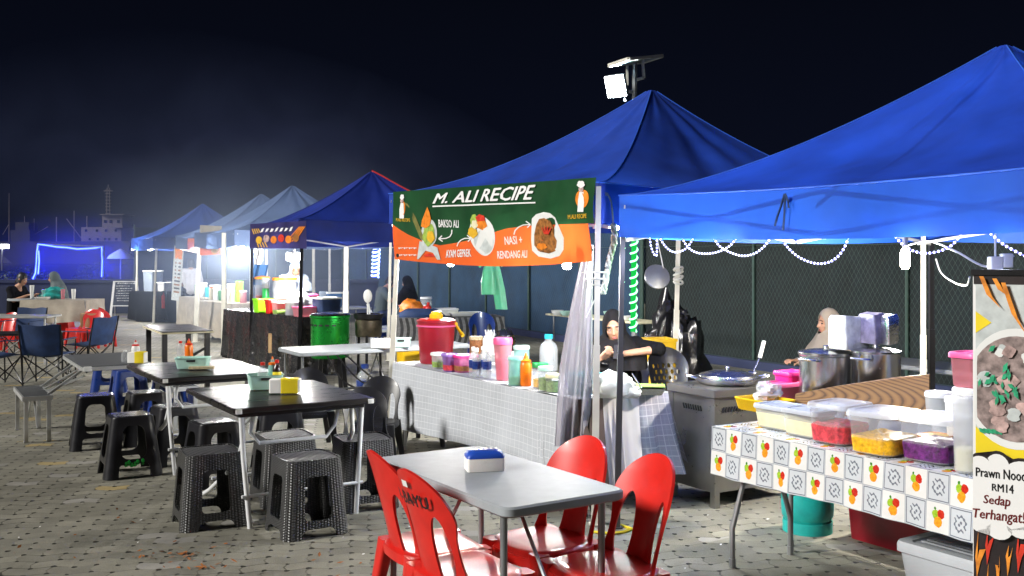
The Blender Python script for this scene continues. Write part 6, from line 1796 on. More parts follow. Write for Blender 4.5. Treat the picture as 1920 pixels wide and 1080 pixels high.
jar('food_bucket', 'white plastic bucket beside the frosted canister', 'bucket', D(1802, 5.12, zi), .075, .20, 'white_plastic', 'white_plastic', None, taper=.85)
# under the table
t = thing('gas_cylinder', 'teal gas cylinder on the ground under the fruit-cloth table', 'gas cylinder', D(1514, 6.28), R(20))
m = MB(); m.lathe([(.06, .05), (.13, .06), (.155, .10), (.158, .16), (.158, .34), (.145, .40), (.09, .445), (.03, .455)], n=28); m.build('tank', t, 'teal_paint')
m = MB(); m.lathe([(.140, 0), (.150, .0), (.150, .07), (.140, .07)], n=28); m.build('foot_ring', t, 'teal_paint'); m = MB(); m.lathe([(.02, .45), (.02, .52), (.01, .53)], n=8); m.build('valve', t, 'grey_metal')
t = thing('crate', 'dark red plastic crate on the ground under the fruit-cloth table', 'crate', D(1695, 6.0), rf); m = MB(); m.loft([rrect(.36, .50, .03, 0), rrect(.40, .54, .03, .30), rrect(.42, .56, .03, .30), rrect(.42, .56, .03, .33), rrect(.38, .52, .03, .33), rrect(.34, .48, .03, .02)]); m.build('body', t, 'dark_red_plastic')
S0 = G(1682, 1018, .33); sc_ = S0 + vf * .21 - uf * .30; 
t = tub('storage_box', 'large translucent grey storage box with a ribbed lid in front of the dark red crate', 'storage box', (sc_.x, sc_.y, 0), (.42, .60, .315), rf, 'box_grey', 'box_grey', None, taper=.86, rad=.04, lid_h=.03, lid_over=.012)
m = MB()
for i in range(7): m.bar((-.13 + i * .043, -.22, .347), (-.13 + i * .043, .22, .347), .016, .008)
m.build('lid_ribs', t, 'box_grey', smooth=False)
t = thing('sack', 'brown sack on the ground behind the gas cylinder', 'sack', D(1590, 7.4)); m = MB(); blob(m, (0, 0, .10), (.28, .18, .12), 7, .3); m.build('sack', t, 'cardboard')
blow_table('white folding table by the fence behind the steel pots', D(1745, 9.2), R(30), .6, 1.5, .72, 'folding tables')
# seated person behind the pots
q = person('person in a beige headscarf in profile behind the steel pots', D(1572, 9.0), R(100), SIT, pitch=-.10, sleeve=.95, cover='hijab', cover_m='beige_hijab', shirt='beige_hijab', trousers='charcoal_cloth', vox=.009)
q.scale = (.95,) * 3
t = thing('stool', 'dark stool under the person in the beige headscarf', 'stool', D(1572, 9.0), R(20)); m = MB(); m.loft([rrect(.30, .30, .04, .36), rrect(.32, .32, .05, .38), rrect(.30, .30, .05, .40)]); m.build('seat', t, 'black_plastic')
for sx_ in (-1, 1):
    for sy_ in (-1, 1): m = MB(); m.bar((sx_ * .14, sy_ * .14, 0), (sx_ * .12, sy_ * .12, .37), .035, .035); m.build('leg', t, 'black_plastic')
# cables under the right canopy
t = thing('cable', 'white power cable looping from the bulb to the banner stand', 'cable', D(1697, 6.75, Z(462, 6.75)))
o = D(1697, 6.75, Z(462, 6.75)); w4 = lambda px, py, d: D(px, d, Z(py, d)) - o
m = MB(); m.tube(smooth_path([w4(1697, 462, 6.75), w4(1740, 452, 6.2), w4(1790, 470, 5.4), w4(1850, 500, 5.2), w4(1900, 480, 5.0)]), .006, 5); m.tube(smooth_path([w4(1755, 486, 7.6), w4(1765, 512, 7.4), w4(1790, 530, 6.9), w4(1812, 535, 6.3), w4(1818, 520, 5.8)]), .006, 5); m.build('cable', t, 'cable')
t = thing('power_strip', 'white power sockets tied up above the banner stand', 'power strip', D(1866, 5.0, Z(500, 5.0))); m = MB(); m.box((0, 0, 0), (.06, .05, .10), bev=.008); m.box((.055, 0, .03), (.05, .05, .07), bev=.008); m.tube([(0, 0, .05), (0, 0, .42)], .005, 5); m.build('socket', t, 'white_plastic')
t = thing('table_shelf', 'long pale folding table of bowls along the fence behind the woman', 'table', D(1128, 15.6), R(28.5))
tabletop(2.6, .5, .76, .03, .02, 'cream_plastic', t)
for s_ in (-1, 1):
    for k in (-1, 1): m = MB(); m.tube([(k * .2, s_ * 1.1, 0), (k * .2, s_ * 1.1, .74)], .015, 6); m.build('leg', t, 'grey_metal')
for px, d, r, mt, lb in ((1045, 16.0, .10, 'white_plastic', 'white bowl on the long pale table by the fence'), (1060, 15.9, .09, 'mint_plastic', 'mint bowl on the long pale table by the fence'), (1150, 14.9, .15, 'mint_plastic', 'wide mint bowl at the right of the long pale table'), (1175, 14.75, .08, 'white_plastic', 'small white cup at the right of the long pale table')):
    t = thing('bowl', lb, 'bowl', D(px, d, .765), 0, 'bowls by the fence'); m = MB(); m.lathe([(r * .5, 0), (r * .85, r * .4), (r, r * .8), (r * .94, r * .78), (r * .4, r * .2)], n=16); m.build('bowl', t, mt)

# ================================================================ BEHIND THE BANNER STALL
kt = D(838, 15.9); rk = R(14)
blow_table('folding table under the wavy black and grey cloth behind the cooler', kt, rk, 1.6, .7, .75, 'folding tables')
t = thing('tablecloth', 'black and grey wavy-patterned cloth behind the red cooler', 'tablecloth', kt, rk, 'tablecloths'); m = MB(); drape(m, (-.83, .83, -.37, .37), .752, .28, 'wave_cloth', sides=('y-', 'x-', 'x+'), wave=.012, seed=4); m.build('cloth', t, angle=80)
def sw(px, d, z=.765): return D(px, d, z)
tub('food_tray', 'stack of white trays on the wavy cloth table', 'tray', sw(832, 15.9), (.42, .30, .10), rk, 'white_plastic', 'white_plastic', None)
tub('food_tray', 'broad white foam tray at the right of the wavy cloth table', 'tray', sw(872, 15.8), (.50, .32, .06), rk, 'dish_white', None, 'cream_food', .8)
jar('jar', 'clear water jar standing on the white trays', 'jar', sw(798, 16.0, .77) + Vector((0, .1, 0)), .09, .26, 'water', 'white_plastic', None)
bottle('small red sauce bottle on the wavy cloth table', sw(803, 15.7), .05, .22, 'chilli_sauce', 'chilli_sauce', 'bottles on the wavy cloth')
bottle('second red sauce bottle beside it on the wavy cloth table', sw(797, 15.75), .05, .18, 'chilli_sauce', 'white_plastic', 'bottles on the wavy cloth')
t = thing('plastic_bag', 'peach carrier bag on the wavy cloth table', 'plastic bag', sw(770, 15.8)); m = MB(); blob(m, (0, 0, .12), (.17, .12, .14), 4, .35); m.build('bag', t, 'art_orange')
t = thing('cloth_bundle', 'navy cloth bundle along the front of the wavy cloth table', 'cloth', sw(790, 15.58)); m = MB(); blob(m, (0, 0, .03), (.34, .09, .10), 14, .35); m.build('cloth', t, 'camp_fabric')
bc = plastic_chair('blue plastic chair right of the wavy cloth table', D(907, 15.0), R(190), 'blue_plastic', None)
wc = plastic_chair('white plastic chair near the blue spiral light', D(736, 18.6), R(70), 'table_white', 'white plastic chairs')
dup(wc, D(718, 17.8), R(-80), 'white plastic chair left of the other white one', 'white plastic chairs')
t = thing('crate', 'yellow crate under the long white table', 'crate', D(772, 11.8), R(20)); m = MB(); m.loft([rrect(.26, .34, .02, .0), rrect(.28, .36, .02, .60), rrect(.26, .34, .02, .60), rrect(.24, .32, .02, .02)]); m.build('body', t, 'yellow_plastic')
person('person in a patterned dark top bending over by the far fence', D(712, 21.2), R(-70), pose(SIT, head=(0, .24, 1.16), neck=(0, .14, 1.03)), pitch=-.5, sleeve=.5, shirt='grey_cloth', cover='hair', vox=.014)
person('person in dark clothes seated at the far fence, facing left', D(772, 20.6), R(80), SIT, pitch=-.3, sleeve=.8, shirt='black_cloth', cover='hijab', cover_m='black_cloth', vox=.014)
t = thing('stool', 'stool under the bending person by the far fence', 'stool', D(712, 21.2)); m = MB(); m.lathe([(.17, 0), (.15, .42), (.13, .43)], n=12); m.build('seat', t, 'blue_plastic')
t = thing('stool', 'stool under the person seated facing left at the far fence', 'stool', D(772, 20.6)); m = MB(); m.lathe([(.17, 0), (.15, .42), (.13, .43)], n=12); m.build('seat', t, 'blue_plastic')
tb = thing('folding_table', 'small white table with blue boxes by the far fence', 'table', D(632, 18.6), R(30), 'folding tables'); tabletop(.7, 1.1, .76, .03, .03, 'table_white', tb)
for sx_ in (-1, 1):
    for sy_ in (-1, 1): m = MB(); m.tube([(sx_ * .48, sy_ * .28, 0), (sx_ * .48, sy_ * .28, .74)], .014, 6); m.build('leg', tb, 'grey_metal')
tub('cool_box', 'blue cool box with a white lid on the small white table', 'cool box', D(627, 18.55, .765), (.26, .24, .26), R(20), 'blue_cloth', 'white_plastic', None)
jar('canister', 'pale blue canister left of the blue cool box', 'canister', D(607, 18.7, .765), .08, .26, 'pale_blue_cloth', 'pale_blue_cloth', None)

# ================================================================ NAVY-CANOPY STALL
K0 = Vector((-4.65, 16.4, 0)); K1 = Vector((-2.99, 14.22, 0)); kd = (K1 - K0).normalized(); rk = math.atan2(-kd.x, kd.y) + math.pi; kn = Vector((-kd.y, kd.x, 0))
kc = (K0 + K1) / 2 + kn * .33; KL = (K1 - K0).length; rkk = math.atan2(kd.y, kd.x)
t = thing('folding_table', 'long table under the shiny black tarp at the navy canopy', 'table', kc, rkk, 'folding tables'); tabletop(.62, KL, .83, .03, .02, 'table_white', t)
for sx_ in (-1, 1):
    for sy_ in (-1, 1): m = MB(); m.tube([(sx_ * (KL / 2 - .1), sy_ * .24, 0), (sx_ * (KL / 2 - .1), sy_ * .24, .80)], .015, 6); m.build('leg', t, 'grey_metal')
t = thing('tarp', 'shiny black plastic tarp draped over the navy-canopy stall table', 'tablecloth', kc, rkk, 'tablecloths'); m = MB(); drape(m, (-KL / 2 - .02, KL / 2 + .02, -.33, .33), .833, .05, 'tarp_black', sides=('y-', 'x-', 'x+'), wave=.035, seed=6, res=.035, nz=14, corner_flare=.03); m.build('cloth', t, angle=80)
t = thing('cardboard', 'strip of brown card hanging on the black tarp', 'card', D(516, 14.72, .44), R(-40)); m = MB(); m.box((0, -.09, 0), (.07, .01, .28)); m.build('card', t, 'cardboard')
zk = .842
def kk(px, s=0.0, dz=0):        # over the table, measured along its front edge
    k = (px - 960) / FPX; q = (K0.x - k * K0.y) / (k * kd.y - kd.x); p = K0 + kd * q + kn * (.16 + s); return Vector((p.x, p.y, zk + dz))
t = thing('drink_dispenser', 'clear drink dispenser of red syrup on the black tarp', 'drink dispenser', kk(462, .1)); m = MB(); m.lathe([(.11, 0), (.11, .50)], n=18); m.build('tank', t, 'clear_plastic'); m = MB(); m.lathe([(.10, .01), (.10, .24)], n=18); m.build('drink', t, 'red_drink'); m = MB(); m.lathe([(.12, .50), (.12, .53), (.03, .55)], n=18); m.build('lid', t, 'art_orange'); m = MB(); m.lathe([(.12, -.0), (.12, .03)], n=18); m.build('base', t, 'dark_red_plastic')
t = thing('drink_dispenser', 'narrow dark green drink column beside the red syrup', 'drink dispenser', kk(474, .05)); m = MB(); m.lathe([(.055, 0), (.055, .34), (.04, .36)], n=14); m.build('tank', t, 'green_lid'); m = MB(); m.lathe([(.06, .36), (.06, .52)], n=14); m.build('top', t, 'clear_plastic')
t = thing('drink_dispenser', 'wide clear tank with an orange rim on the black tarp', 'drink dispenser', kk(494, .18)); m = MB(); m.lathe([(.17, 0), (.18, .50)], n=22); m.build('tank', t, 'clear_plastic'); m = MB(); m.lathe([(.16, .01), (.17, .22)], n=22); m.build('drink', t, 'cream_food'); m = MB(); m.lathe([(.185, .49), (.19, .53), (.17, .53)], n=22); m.build('rim', t, 'art_orange')
GV = 'plastic boxes on the black tarp'
tub('food_container', 'lime green plastic box on the black tarp', 'food container', kk(484, -.06), (.20, .30, .20), rkk, 'lime_plastic', 'lime_plastic', None, group=GV, rad=.02)
tub('food_container', 'bright red plastic box right of the lime green one', 'food container', kk(504, -.05), (.15, .30, .20), rkk, 'red_plastic', 'red_plastic', None, group=GV, rad=.02)
tub('food_container', 'cloudy box right of the bright red one on the black tarp', 'food container', kk(518, -.05), (.17, .30, .18), rkk, 'cloudy_plastic', 'white_plastic', 'green_food', .4, GV, rad=.02)
jar('canister', 'round cloudy canister in the middle of the boxes on the black tarp', 'canister', kk(536, -.03), .13, .19, 'cloudy_plastic', 'white_plastic', 'purple_bag', .5)
tub('food_container', 'pale pink box by the black pole of the navy canopy', 'food container', kk(557, -.04), (.25, .28, .13), rkk, 'pink_clear', 'pink_plastic', None, group=GV, rad=.02)
tub('cool_box', 'navy cool box with a white rim behind the black pole', 'cool box', kk(566, .22), (.34, .30, .26), rkk, 'camp_fabric', 'white_plastic', None, rad=.02)
tub('food_container', 'hot pink box beside the woman in the pale blue scarf', 'food container', kk(523, .30), (.24, .22, .28), rkk, 'pink_plastic', 'pink_plastic', None, group=GV, rad=.02)
t = thing('plastic_bag', 'white carrier bag among the boxes on the black tarp', 'plastic bag', kk(527, .16)); m = MB(); blob(m, (0, 0, .16), (.16, .14, .18), 8, .35); m.build('bag', t, 'bag_white')
person('woman in a pale blue headscarf and white top serving behind the black tarp', D(551, 16.0), R(196), pose(STAND, head=(-.02, .14, 1.50), neck=(0, .06, 1.37)), pitch=-.45, sleeve=.95, shirt='pale_blue_cloth', trousers='black_cloth', cover='hijab', cover_m='pale_blue_cloth', vox=.011)
t = thing('cloth', 'blue cloth pegged up left of the woman in the pale blue scarf', 'cloth', D(486, 15.9, Z(465, 15.9))); m = MB(); m.grid(lambda u, v: Vector(((u - .5) * .10 + .02 * math.sin(v * 5), .04 * math.sin(u * 9), -.26 * v)), 8, 8); m.thick(.01); m.build('towel', t, 'white_cloth'); m = MB(); m.grid(lambda u, v: Vector(((u - .5) * .22 - .06 * v + .03, .05 * math.sin(u * 9), -.26 - .32 * v)), 8, 8); m.thick(.01); m.build('glove', t, 'blue_cloth')
q = D(619, 12.6)
t = thing('cooking_drum', 'tall green metal cooking drum on a stand behind the long white table', 'drum', q)
m = MB(); m.lathe([(.225, .44), (.235, .46), (.238, .93), (.250, .94), (.250, .965), (.235, .965), (.225, .50)], n=32); m.build('drum', t, 'pot_green'); m = MB(); m.lathe([(.245, .968), (.23, .985), (.12, 1.0), (.02, 1.005)], n=28); m.build('lid', t, 'steel')
m = MB()
for a in range(5): m.box((.238 * math.cos(-1.2 - a * .35), .238 * math.sin(-1.2 - a * .35), .85), (.05, .012, .02), -1.2 - a * .35 + math.pi / 2)
m.build('vent_slots', t, 'ink', smooth=False)
for a in (45, 135, 225, 315): m = MB(); m.bar((.24 * math.cos(R(a)), .24 * math.sin(R(a)), 0), (.19 * math.cos(R(a)), .19 * math.sin(R(a)), .46), .05, .03); m.build('leg', t, 'black_metal', smooth=False)
q = D(691, 12.6)
t = thing('wok_burner', 'black wok on a sooty round burner behind the long white table', 'burner', q)
m = MB(); m.lathe([(.150, .70), (.165, .72), (.170, .90), (.16, .91)], n=26); m.build('burner', t, 'soot_metal'); m = MB(); m.lathe([(.10, .86), (.18, .93), (.19, .985), (.175, .985), (.12, .92), (.02, .90)], n=26); m.build('wok', t, 'black_metal')
for a in (30, 150, 270): m = MB(); m.bar((.17 * math.cos(R(a)), .17 * math.sin(R(a)), 0), (.15 * math.cos(R(a)), .15 * math.sin(R(a)), .72), .03, .03); m.build('leg', t, 'black_metal', smooth=False)
t = thing('skimmer', 'white skimmer spoon standing in the black wok', 'spoon', q + Vector((-.01, 0, .93))); m = MB(); m.tube([(0, 0, 0), (0, 0, .20)], .010, 6); m.tube([(.03, 0, 0), (.015, 0, .18)], .008, 6); m.build('handle', t, 'white_plastic'); m = MB(); m.ball((0, 0, .27), (.055, .018, .085)); m.build('spoon', t, 'white_plastic')
wbottle('big water bottle on the ground under the long white table', D(684, 12.0), .42, 'blue_plastic', .10, 'blue_plastic', None)
t = thing('cable', 'dark hoses trailing under the long white table', 'cable', D(700, 11.6)); m = MB()
for k in range(3): m.tube(smooth_path([Vector((-.55 + .1 * k, 0, .60)), Vector((-.35 + .2 * k, .1, .25)), Vector((.05 + .1 * k, .05, .15 + .1 * k)), Vector((.35, .1, .45 - .1 * k)), Vector((.55, .1, .03))]), .010, 5)
m.build('hose', t, 'cable_dark')

# ================================================================ HAZY STALLS FARTHER BACK
def far_stall(lab, px, d, rz, L, W, cloth, hem=.1, h=.78):
    c = D(px, d)
    t = thing('folding_table', 'folding table under ' + lab, 'table', c, rz, 'folding tables'); tabletop(W, L, h - .004, .03, .02, 'table_white', t)
    for sx_ in (-1, 1): m = MB(); m.tube([(sx_ * (L / 2 - .1), 0, 0), (sx_ * (L / 2 - .1), 0, h - .03)], .016, 6); m.build('leg', t, 'grey_metal')
    t = thing('tablecloth', lab, 'tablecloth', c, rz, 'tablecloths'); m = MB(); drape(m, (-L / 2 - .02, L / 2 + .02, -W / 2 - .02, W / 2 + .02), h, hem, cloth, sides=('y-', 'x-', 'x+'), wave=.03, seed=px, res=.06); m.build('cloth', t, angle=80)
    return c
far_stall('beige cloth drooping from the nearer hazy stall', 428, 20.3, R(-50), 1.7, .6, 'beige_cloth', .12)
far_stall('beige cloth of the farther hazy stall behind the menu strip', 385, 22.6, R(-50), 1.3, .6, 'beige_cloth', .08)
far_stall('black cloth of the farthest stall beside the chalkboard', 300, 26.3, R(-35), 1.5, .7, 'black_cloth', .05)
rnd = random.Random(11)
goods = [('cream_plastic', 'cream'), ('yellow_plastic', 'yellow'), ('white_plastic', 'white'), ('lime_plastic', 'lime'), ('green_lid', 'green'), ('pink_clear', 'pale pink'), ('cyan_plastic', 'turquoise'), ('orange_sauce', 'orange')]
for i, (px, d, r, h, k, where) in enumerate(((398, 21.2, .07, .22, 0, 'left end of the nearer hazy stall'), (407, 21.0, .08, .30, 2, 'left end of the nearer hazy stall'), (416, 20.9, .07, .18, 4, 'left of the thick pole at the nearer hazy stall'), (425, 20.6, .09, .26, 1, 'behind the thick pole at the nearer hazy stall'), (433, 20.4, .08, .34, 2, 'right of the thick pole at the nearer hazy stall'), (441, 20.2, .10, .22, 0, 'middle of the nearer hazy stall'), (449, 20.0, .08, .40, 3, 'right part of the nearer hazy stall'), (456, 19.8, .07, .22, 5, 'right end of the nearer hazy stall'),
          (372, 22.9, .08, .24, 4, 'left end of the farther hazy stall'), (382, 22.7, .08, .30, 2, 'middle of the farther hazy stall'), (391, 22.5, .08, .20, 6, 'right end of the farther hazy stall'), (399, 22.2, .07, .26, 7, 'far right of the farther hazy stall'))):
    jar('jar', '%s jar at the %s' % (goods[k][1], where), 'jar', D(px, d, .785), r, h, goods[k][0], 'white_plastic' if i % 2 else goods[k][0], None)
tub('cool_box', 'white and pale blue box standing on the farthest stall table', 'cool box', D(287, 26.3, .785), (.42, .34, .52), R(-35), 'pale_blue_cloth', 'white_plastic', None, rad=.03)
tub('food_container', 'low white box beside the pale blue box on the farthest stall', 'food container', D(308, 26.2, .785), (.40, .30, .22), R(-35), 'white_plastic', 'white_plastic', None, rad=.03)
t = thing('fire_extinguisher', 'small red fire extinguisher hanging at the farthest stall', 'fire extinguisher', D(307, 25.6, Z(578, 25.6))); m = MB(); m.lathe([(.05, 0), (.055, .02), (.055, .30), (.02, .36), (.02, .40)], n=12); m.build('tank', t, 'red_plastic'); m = MB(); m.box((0, 0, .42), (.10, .03, .04)); m.tube([(.03, 0, .40), (.08, 0, .2)], .008, 5); m.build('valve', t, 'ink')
person('person in a white shirt standing behind the menu strip', D(358, 23.6), R(20), STAND, sleeve=.4, shirt='white_cloth', trousers='black_cloth', cover='hair', vox=.016)
# chalkboard
c = D(235, 28.6); t = thing('chalkboard', 'white-framed A-board chalkboard standing at the far left', 'chalkboard', c, R(6))
hw, hh = .33, .98
m = MB()
for s_ in (-1, 1): m.bar((s_ * (hw + .03), -.16, 0), (s_ * (hw - .03), 0, hh), .06, .03); m.bar((s_ * (hw + .04), .30, 0), (s_ * (hw - .02), .02, hh), .04, .025)
m.bar((-hw, 0, hh), (hw, 0, hh), .045, .025); m.bar((-hw, -.125, .30), (hw, -.125, .30), .045, .025); m.build('frame', t, 'paper_white', smooth=False)
m = MB(); m.grid(lambda u, v: Vector(((u - .5) * 2 * (hw - .01), -.122 + .122 * v, .31 + (hh - .33) * v)), 2, 2); m.thick(.012); bd = m.build('board', t, 'chalkboard', smooth=False)
m = MB(); rnd = random.Random(5)
for i in range(8):
    x = -.26 + rnd.uniform(0, .08); v = .93 - i * .105
    while x < (.26 if i in (0, 5, 6) else .14 + rnd.uniform(-.05, .1)):
        w_ = rnd.uniform(.02, .06); y = -.122 + .122 * v - .017; z = .31 + (hh - .33) * v; h_ = .05 if i == 0 else .028
        m.loft([[Vector((x, y, z)), Vector((x + w_, y, z + rnd.uniform(-.01, .01)))], [Vector((x, y, z + h_ * .5)), Vector((x + w_, y + .002, z + h_ * rnd.uniform(.5, 1)))]], False, False, False); x += w_ + .018
m.build('handwriting', bd, 'chalk', smooth=False)

# ================================================================ LEFT: DINERS AND CAMP CHAIRS
person('diner in a black tee with tied-back hair eating at the far left table', D(26, 20.3), R(-104), pose(SIT, head=(0, .20, 1.24), neck=(0, .10, 1.08), chest=(0, .06, .92), shL=(-.19, .06, 1.02), shR=(.19, .06, 1.02), wrL=(-.12, .42, .92), wrR=(.12, .42, .92), elL=(-.25, .20, .82), elR=(.25, .20, .82)), pitch=-.25, sleeve=.35, shirt='black_cloth', trousers='black_cloth', cover='hair', long_hair=True, shorts=True, vox=.012)
person('diner in a dark green headscarf seated facing left at the far table', D(121, 20.9), R(108), pose(SIT, head=(0, .20, 1.25), neck=(0, .10, 1.09), shL=(-.19, .06, 1.02), shR=(.19, .06, 1.02)), pitch=-.25, sleeve=.95, shirt='grey_cloth', trousers='denim', cover='hijab', cover_m='grey_cloth', vox=.012)
for px, d, lb in ((26, 20.3, 'red plastic stool under the diner in the black tee'), (121, 20.9, 'red plastic stool under the diner in the green headscarf')):
    t = thing('stool', lb, 'stool', D(px, d), 0, 'red diner stools'); m = MB(); m.loft([rrect(.36, .36, .04, 0), rrect(.28, .28, .04, .42), rrect(.26, .26, .04, .44)]); m.build('seat', t, 'red_plastic')
t = thing('round_table', 'white-rimmed round table between the two diners', 'table', D(62, 20.3)); m = MB(); m.lathe([(.46, .81), (.47, .82), (.47, .85), (.45, .86)], n=28); m.build('tabletop', t, 'table_white')
for a in (20, 110, 200, 290): m = MB(); m.tube([(.30 * math.cos(R(a)), .30 * math.sin(R(a)), .81), (.36 * math.cos(R(a)), .36 * math.sin(R(a)), 0)], .016, 6); m.build('leg', t, 'grey_metal')
far_stall('beige cloth over the diners\' long table at the far left', 118, 20.0, R(-4), 1.25, .75, 'beige_cloth', .42, .84)
for px, z, k, lb in ((60, .865, 'white_plastic', 'tall white cup in front of the diner in black'), (82, .85, 'clear_plastic', 'clear cup on the diners\' cloth'), (118, .85, 'pink_clear', 'pinkish drink cup by the diner in green'), (138, .85, 'white_plastic', 'white cup at the right of the diners\' cloth')):
    jar('cup', lb, 'cup', D(px, 19.95, z), .042, .20 if px != 60 else .26, k, None, None, taper=.75)
t = thing('plastic_bag', 'teal carrier bag on the diners\' cloth', 'plastic bag', D(100, 20.05, .85)); m = MB(); blob(m, (0, 0, .10), (.24, .15, .13), 6, .45); m.build('bag', t, 'teal_paint')
tub('food_tray', 'open takeaway box on the diners\' cloth', 'tray', D(80, 19.75, .85), (.26, .18, .05), R(10), 'dish_white', None, 'art_yellow', .8)
rc = None
GRC = 'red chairs stacked at the diners\' table'
rlab = ['red plastic chair under the cardboard box at the far left', 'red plastic chair in the middle of the far left cluster', 'red plastic chair at the right of the far left cluster', 'red plastic chair behind the cardboard box', 'red plastic chair at the left edge behind the silver table']
for i, (px, d, a) in enumerate(((152, 19.2, 150), (170, 18.8, 185), (191, 19.1, 215), (180, 19.8, 200), (6, 18.0, 170))):
    if rc is None: rc = plastic_chair(rlab[0], D(px, d), R(a), 'red_plastic', GRC); rc.scale = (.95, .95, .80)
    else: dup(rc, D(px, d), R(a), rlab[i], GRC)
t = thing('cardboard_box', 'brown cardboard box set on a red chair at the far left', 'cardboard box', D(172, 19.15, .36), R(14)); m = MB(); m.box((0, 0, .13), (.36, .28, .26), bev=.004); m.build('box', t, 'cardboard', smooth=False); m = MB(); m.box((0, 0, .263), (.37, .06, .006)); m.build('tape', t, 'straw_mat', smooth=False)
t = thing('silver_table', 'long silver-edged table at the left edge', 'table', D(28, 16.1), R(2)); tabletop(.55, 1.25, .76, .035, .01, 'aluminium', t)
for sx_ in (-1, 1):
    for sy_ in (-1, 1): m = MB(); m.tube([(sx_ * .55, sy_ * .2, 0), (sx_ * .55, sy_ * .2, .73)], .016, 6); m.build('leg', t, 'aluminium')
GCC = 'navy camp chairs'
cc = camp_chair('navy camp chair with its back to us at the left', D(93, 13.5), R(4), GCC)
dup(cc, D(163, 15.0), R(72), 'navy camp chair turned sideways behind the picnic table', GCC)
dup(cc, D(-6, 13.3), R(-40), 'navy camp chair cut off by the left edge', GCC)
dup(cc, D(40, 17.2), R(175), 'navy camp chair behind the low dark table, facing us', GCC)
t = thing('low_table', 'low dark camp table among the navy camp chairs', 'table', D(42, 14.6), R(6)); tabletop(.6, .95, .60, .03, .01, 'black_metal', t)
for sx_ in (-1, 1):
    for sy_ in (-1, 1): m = MB(); m.tube([(sx_ * .42, sy_ * .25, 0), (sx_ * .42, sy_ * .25, .58)], .014, 6); m.build('leg', t, 'grey_metal')
t = thing('awning_glow', 'small glowing box on a post added for a bright awning at the far left', 'lamp', D(4, 70))  # added glowing box in place of a lit awning, no lamp there
m = MB(); m.tube([(0, 0, 0), (0, 0, Z(462, 70))], .06, 6); m.build('post', t, 'grey_metal'); m = MB(); m.box((0, -.1, Z(462, 70)), (.9, .3, .28)); m.build('lamp_glass', t, 'tube_glow', smooth=False)
# ribbon tie on the near valance
t = thing('ribbon', 'dark ribbon tie dangling on the bright blue valance', 'ribbon', t1(1480, 364, -.02))
o = t1(1480, 364, -.02); m = MB()
for P in (((1480, 364), (1474, 385), (1466, 408), (1462, 424)), ((1481, 364), (1480, 395), (1478, 432)), ((1481, 364), (1487, 378), (1488, 390))):
    m.tube([t1(x, y, -.035) - o for x, y in P], .006, 5)
m.build('ribbon', t, 'camp_fabric')
# fallen leaves in front
m = MB(); rnd = random.Random(3); m.use('dry_leaf')
for cx_, cy_, n_, sx_, sy_ in ((352, 1040, 26, 26, 6), (366, 1061, 22, 34, 5), (262, 1041, 10, 18, 4), (300, 1000, 5, 90, 20), (100, 1020, 6, 90, 30), (640, 1060, 6, 40, 14)):
    for i in range(n_):
        p = G(cx_ + rnd.gauss(0, sx_), cy_ + rnd.gauss(0, sy_) , .008); a = rnd.uniform(0, 6.28); L = rnd.uniform(.012, .026); b_ = Vector((math.cos(a), math.sin(a), rnd.uniform(-.1, .4))) * L; c_ = Vector((-math.sin(a), math.cos(a), rnd.uniform(-.1, .5))) * L * .4
        m.f([m.v(p - b_), m.v(p - c_), m.v(p + b_), m.v(p + c_)])
o = m.build('dry_leaves', None, smooth=False); tag(o, 'scattered brown dry leaves on the paving in front', 'leaves', kind='stuff')

m = MB(); rnd = random.Random(21); m.use('paper_white')
for i in range(46):
    p = G(rnd.uniform(20, 1500), rnd.choice([rnd.uniform(860, 1075), rnd.uniform(800, 1075)]), .006); a = rnd.uniform(0, 6.28); L = rnd.uniform(.006, .016); b_ = Vector((math.cos(a), math.sin(a), rnd.uniform(0, .4))) * L; c_ = Vector((-math.sin(a), math.cos(a), rnd.uniform(0, .3))) * L * .6
    m.f([m.v(p - b_), m.v(p - c_), m.v(p + b_), m.v(p + c_)])
o = m.build('litter', None, smooth=False); tag(o, 'tiny pale scraps of litter on the paving', kind='stuff')

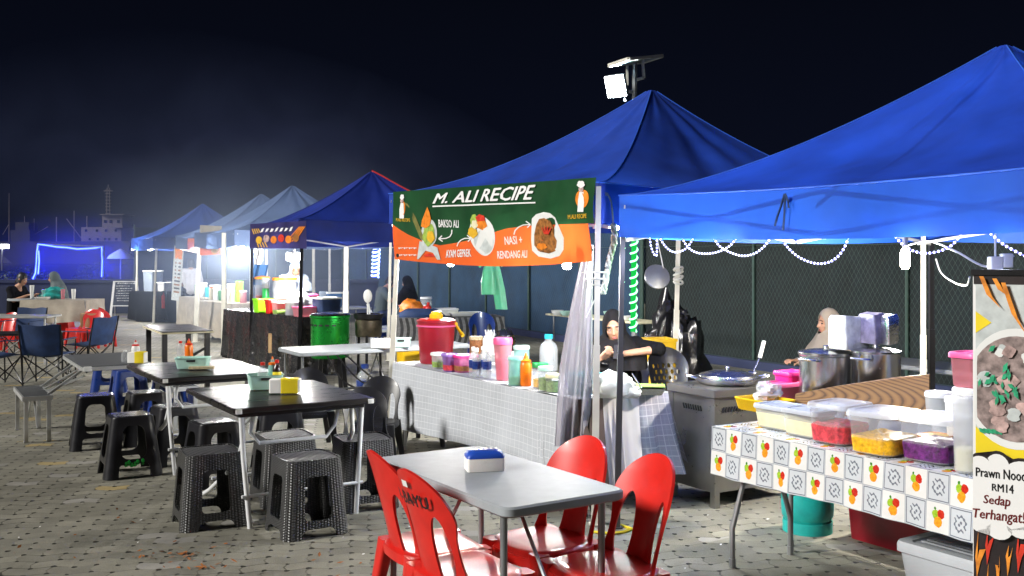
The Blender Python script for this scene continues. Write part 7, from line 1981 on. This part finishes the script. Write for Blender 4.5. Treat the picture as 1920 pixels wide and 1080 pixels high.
# ================================================================ COOKING SMOKE
def smoke(label, c, r, density, col, scale, thr, aniso=.2, lean=(0, 0), seed=0):
    mm = bpy.data.materials.new('cooking_smoke'); mm.use_nodes = True; nt = mm.node_tree; nt.nodes.clear()
    o = nt.nodes.new('ShaderNodeOutputMaterial'); p = nt.nodes.new('ShaderNodeVolumePrincipled')
    tc = nt.nodes.new('ShaderNodeTexCoord'); mp = nt.nodes.new('ShaderNodeMapping'); mp.inputs['Scale'].default_value = (1 / r[0], 1 / r[1], 1 / r[2])
    nt.links.new(tc.outputs['Object'], mp.inputs[0])
    ln = nt.nodes.new('ShaderNodeVectorMath'); ln.operation = 'LENGTH'; nt.links.new(mp.outputs[0], ln.inputs[0])
    f = V(nt, ln.outputs['Value']).op('MULTIPLY', -1.0) + 1.0
    f = f.max(0.0).op('POWER', 1.2)
    n = nt.nodes.new('ShaderNodeTexNoise'); n.inputs['Scale'].default_value = scale; n.inputs['Detail'].default_value = 3.0; n.inputs['Distortion'].default_value = .8
    off = nt.nodes.new('ShaderNodeMapping'); off.inputs['Location'].default_value = (seed, seed * 2, 0); nt.links.new(tc.outputs['Object'], off.inputs[0]); nt.links.new(off.outputs[0], n.inputs['Vector'])
    g = ((V(nt, n.outputs['Fac']) - thr) * 3.0).max(0.0).min(1.0)
    d = f * (g + .25) * density
    nt.links.new(d.o, p.inputs['Density']); p.inputs['Color'].default_value = (*col, 1); p.inputs['Anisotropy'].default_value = aniso
    nt.links.new(p.outputs[0], o.inputs['Volume'])
    m = MB(); rings = []
    for i in range(13):
        th = math.pi * (i + .05) / 12.1 - math.pi / 2
        rings.append([Vector((math.cos(th) * math.cos(2 * math.pi * j / 24) * r[0] + lean[0] * math.sin(th), math.cos(th) * math.sin(2 * math.pi * j / 24) * r[1], math.sin(th) * r[2])) for j in range(24)])
    m.loft(rings); h = m.build('smoke', None, mm, smooth=False); h.location = c; tag(h, label, None, kind='stuff'); return h
smoke('thin blue-grey cooking smoke drifting up over the far hazy stalls', (-6.0, 20.5, 3.0), (7.2, 5.0, 3.3), .085, (.32, .40, .80), .55, .50, lean=(-2.5, 0))
smoke('pale smoke hanging low among the far hazy stalls', (-4.9, 19.5, 1.8), (4.2, 5.4, 2.2), .10, (.62, .76, 1.0), .6, .30, seed=3)
smoke('blue glow round the rope-light frame, put in as tinted mist', (-13.2, 31.4, 1.25), (4.8, 2.4, 2.0), .16, (.06, .10, 1.0), .5, .2, seed=6)  # volume added to carry the rope light's blue glow, put into its colour
